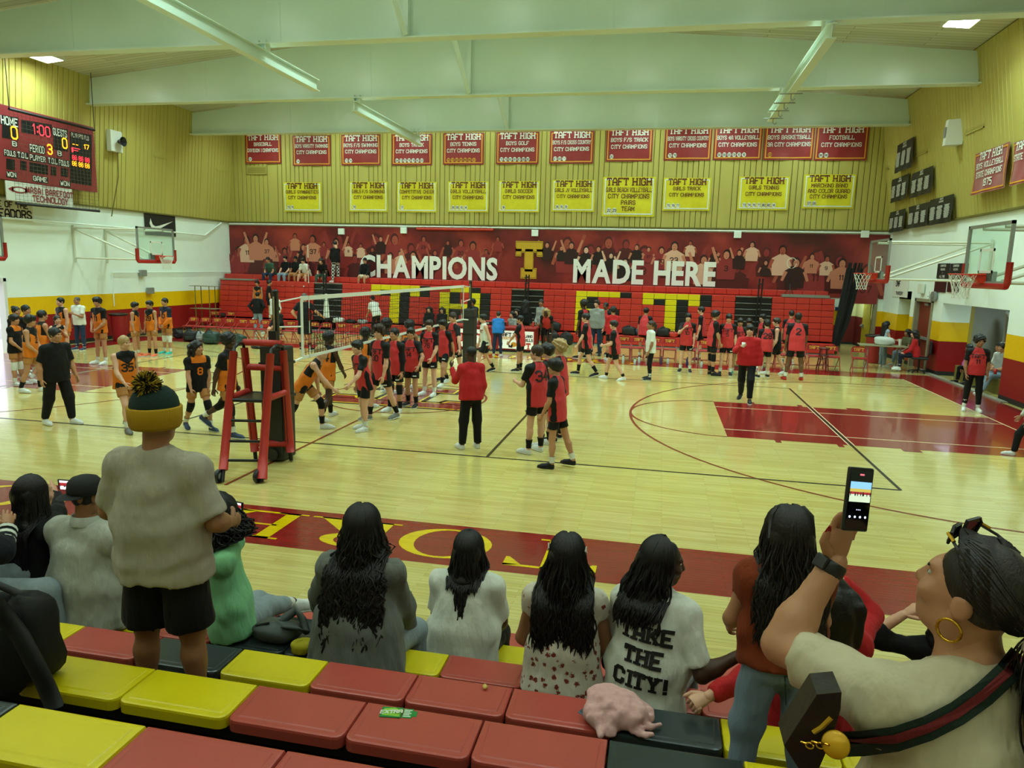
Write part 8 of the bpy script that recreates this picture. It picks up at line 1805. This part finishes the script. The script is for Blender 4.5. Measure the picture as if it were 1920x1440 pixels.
# ------------------------------------------------------------------ things lying on the seats
t = blob('backpack', 'large black backpack at the left edge on the near seats', 'bag', onz(38, 1300, 1.31)+np.array((-.06, .06, 0)), (.28, .24, .36), mat('backpack_black', '#07090a', .8, bump=.3, bscale=30), 71)
b = MB(); b.tube([(.02, -.12, .38), (.12, -.16, .28), (.19, -.16, .10), (.21, -.15, .0)], .022, 8, flat=2.0); b.build('strap', M_bk, t, smooth=True); b = MB(); b.tube([(-.05, -.06, .4), (0, -.1, .46), (.06, -.06, .4)], .014, 7); b.build('grab_loop', M_bk, t, smooth=True)
c = onz(520, 1196, .80); t = blob('shoulder_bag', 'slate grey shoulder bag with a wide strap on the near seats', 'bag', c, (.27, .17, .10), mat('bag_slate', '#4a524f', .6, bump=.15, bscale=40), 72)
b = MB(); b.tube([(.02, .03, .10), (.09, .06, .15), (.15, .02, .12), (.19, -.01, .06), (.14, -.05, .11), (.06, -.04, .10)], .012, 6, flat=2.4); b.build('strap', MATS['bag_slate'], t, smooth=True); b = MB(); b.tube([(-.1, -.06, .095), (-.03, -.03, .105)], .008, 6); b.build('pen', M_sbk, t)
blob('yellow_cloth', 'crumpled yellow cloth beside the grey hoodie on the near seats', 'cloth', onz(568, 1222, .80), (.12, .10, .07), mat('cloth_yellow', '#b8ac18', .8, bump=.3, bscale=20), 73)
# pink garment with a phone under it
pc = onz(1155, 1345, 1.06); F = Field(np.array((-.2, -.2, -.02)), np.array((.2, .2, .2)), .006); F.ell((0, 0, .03), (.125, .105, .055), .03); F.ell((-.03, .03, .07), (.085, .06, .045), .04); F.ell((.05, -.02, .05), (.085, .07, .04), .04); F.cone((.08, .06, .03), (.13, .0, .02), .03, .02, .03); F.cone((-.1, -.04, .02), (-.02, -.12, .0), .03, .03, .03); F.waves(.010, 30, 9); r_ = np.random.default_rng(21)
for i in range(26):
    a = r_.uniform(0, 6.3); st = np.array((.10*math.cos(a)*r_.uniform(.2, 1), .085*math.sin(a)*r_.uniform(.2, 1), 0)); q = []
    for j in range(5):
        p_ = st+np.array((math.cos(a*1.7+.5*j), math.sin(a*1.7+.5*j), 0))*.028*j; e_ = 1-(p_[0]/.135)**2-(p_[1]/.115)**2; q.append((p_[0], p_[1], .012+.085*math.sqrt(max(e_, 0))))
    for u_, v_ in zip(q, q[1:]): F.cone(u_, v_, .009, .009, .014)
F.waves(.004, 90, 4); F.half((0, 0, .0), (0, 0, -1))
V, Q = F.mesh(); o = link('pink_garment', mesh_np('pink_garment', V, Q, [cloth('pink_pale', '#d4a6a4', .85)])); o.location = pc; tag(o, 'pale pink crumpled garment lying on the near seats', 'garment')
t = phone('blue-grey phone peeking out under the pink garment', onz(1106, 1326, 1.057)+np.array((.02, 0, 0)), (.8, -.5, 0), (.5, .8, 0), .072, .15, m=mat('phone_blue', '#4a5a68', .3))
for c_ in list(t.children):
    if c_.name.startswith('screen'):
        for d_ in list(c_.children): bpy.data.objects.remove(d_)
        bpy.data.objects.remove(c_)
b = MB(); [b.lathe([(.008, 0), (.008, .003), (.001, .003)], (x, y, .0), 12) for x, y in ((-.02, .06), (-.02, .04), (-.004, .05))]; b.build('camera_lens', M_chrome, t)
# gum pack
gp = onz(748, 1338, 1.312); t = thing('gum_pack', 'open green gum pack reading Extra on a red seat', 'packet', gp, math.radians(8)); M_gg = mat('gum_green', '#1f8a3c', .35); M_gl = mat('gum_light', '#8cc63a', .4)
boxo('pack', (-.068, -.03, 0), (.012, .03, .006), M_gg, t, .004); boxo('flap', (.014, -.026, 0), (.052, .028, .003), M_gg, t, .002); boxo('tab', (.05, -.016, 0), (.068, .016, .003), M_gg, t, .004)
b = MB(); b.poly([(-.06, -.022, .0065), (.006, -.026, .0065), (.008, .012, .0065), (-.02, .025, .0065), (-.058, .016, .0065)], M_gl); b.build('swirl', None, t); b = MB(); put_text(b, 'EXTRA', .018, (-.027, -.012, .0072), (1, .06, 0), (0, 1, 0), None, t=1.5); b.build('lettering', M_tape, t)
b = MB()
for i in range(5): b.box((.018, -.02+.009*i, .0031), (.047-.006*(i % 2), -.015+.009*i, .0034))
b.build('small_print', M_tape, t)
p = onz(909, 1293, 1.052); F = Field((-.03, -.03, -.01), (.03, .03, .04), .003); [F.ell((x, y, z), (.007, .007, .007), .005) for x, y, z in ((0, 0, .007), (.006, .004, .012), (-.005, .005, .013), (.002, -.006, .014), (.0, .003, .02))]; V, Q = F.mesh(); o = link('popcorn_piece', mesh_np('popcorn', V, Q, [mat('popcorn', '#d8c46a', .8)])); o.location = p; tag(o, 'single yellow popcorn piece on a red seat', 'popcorn')
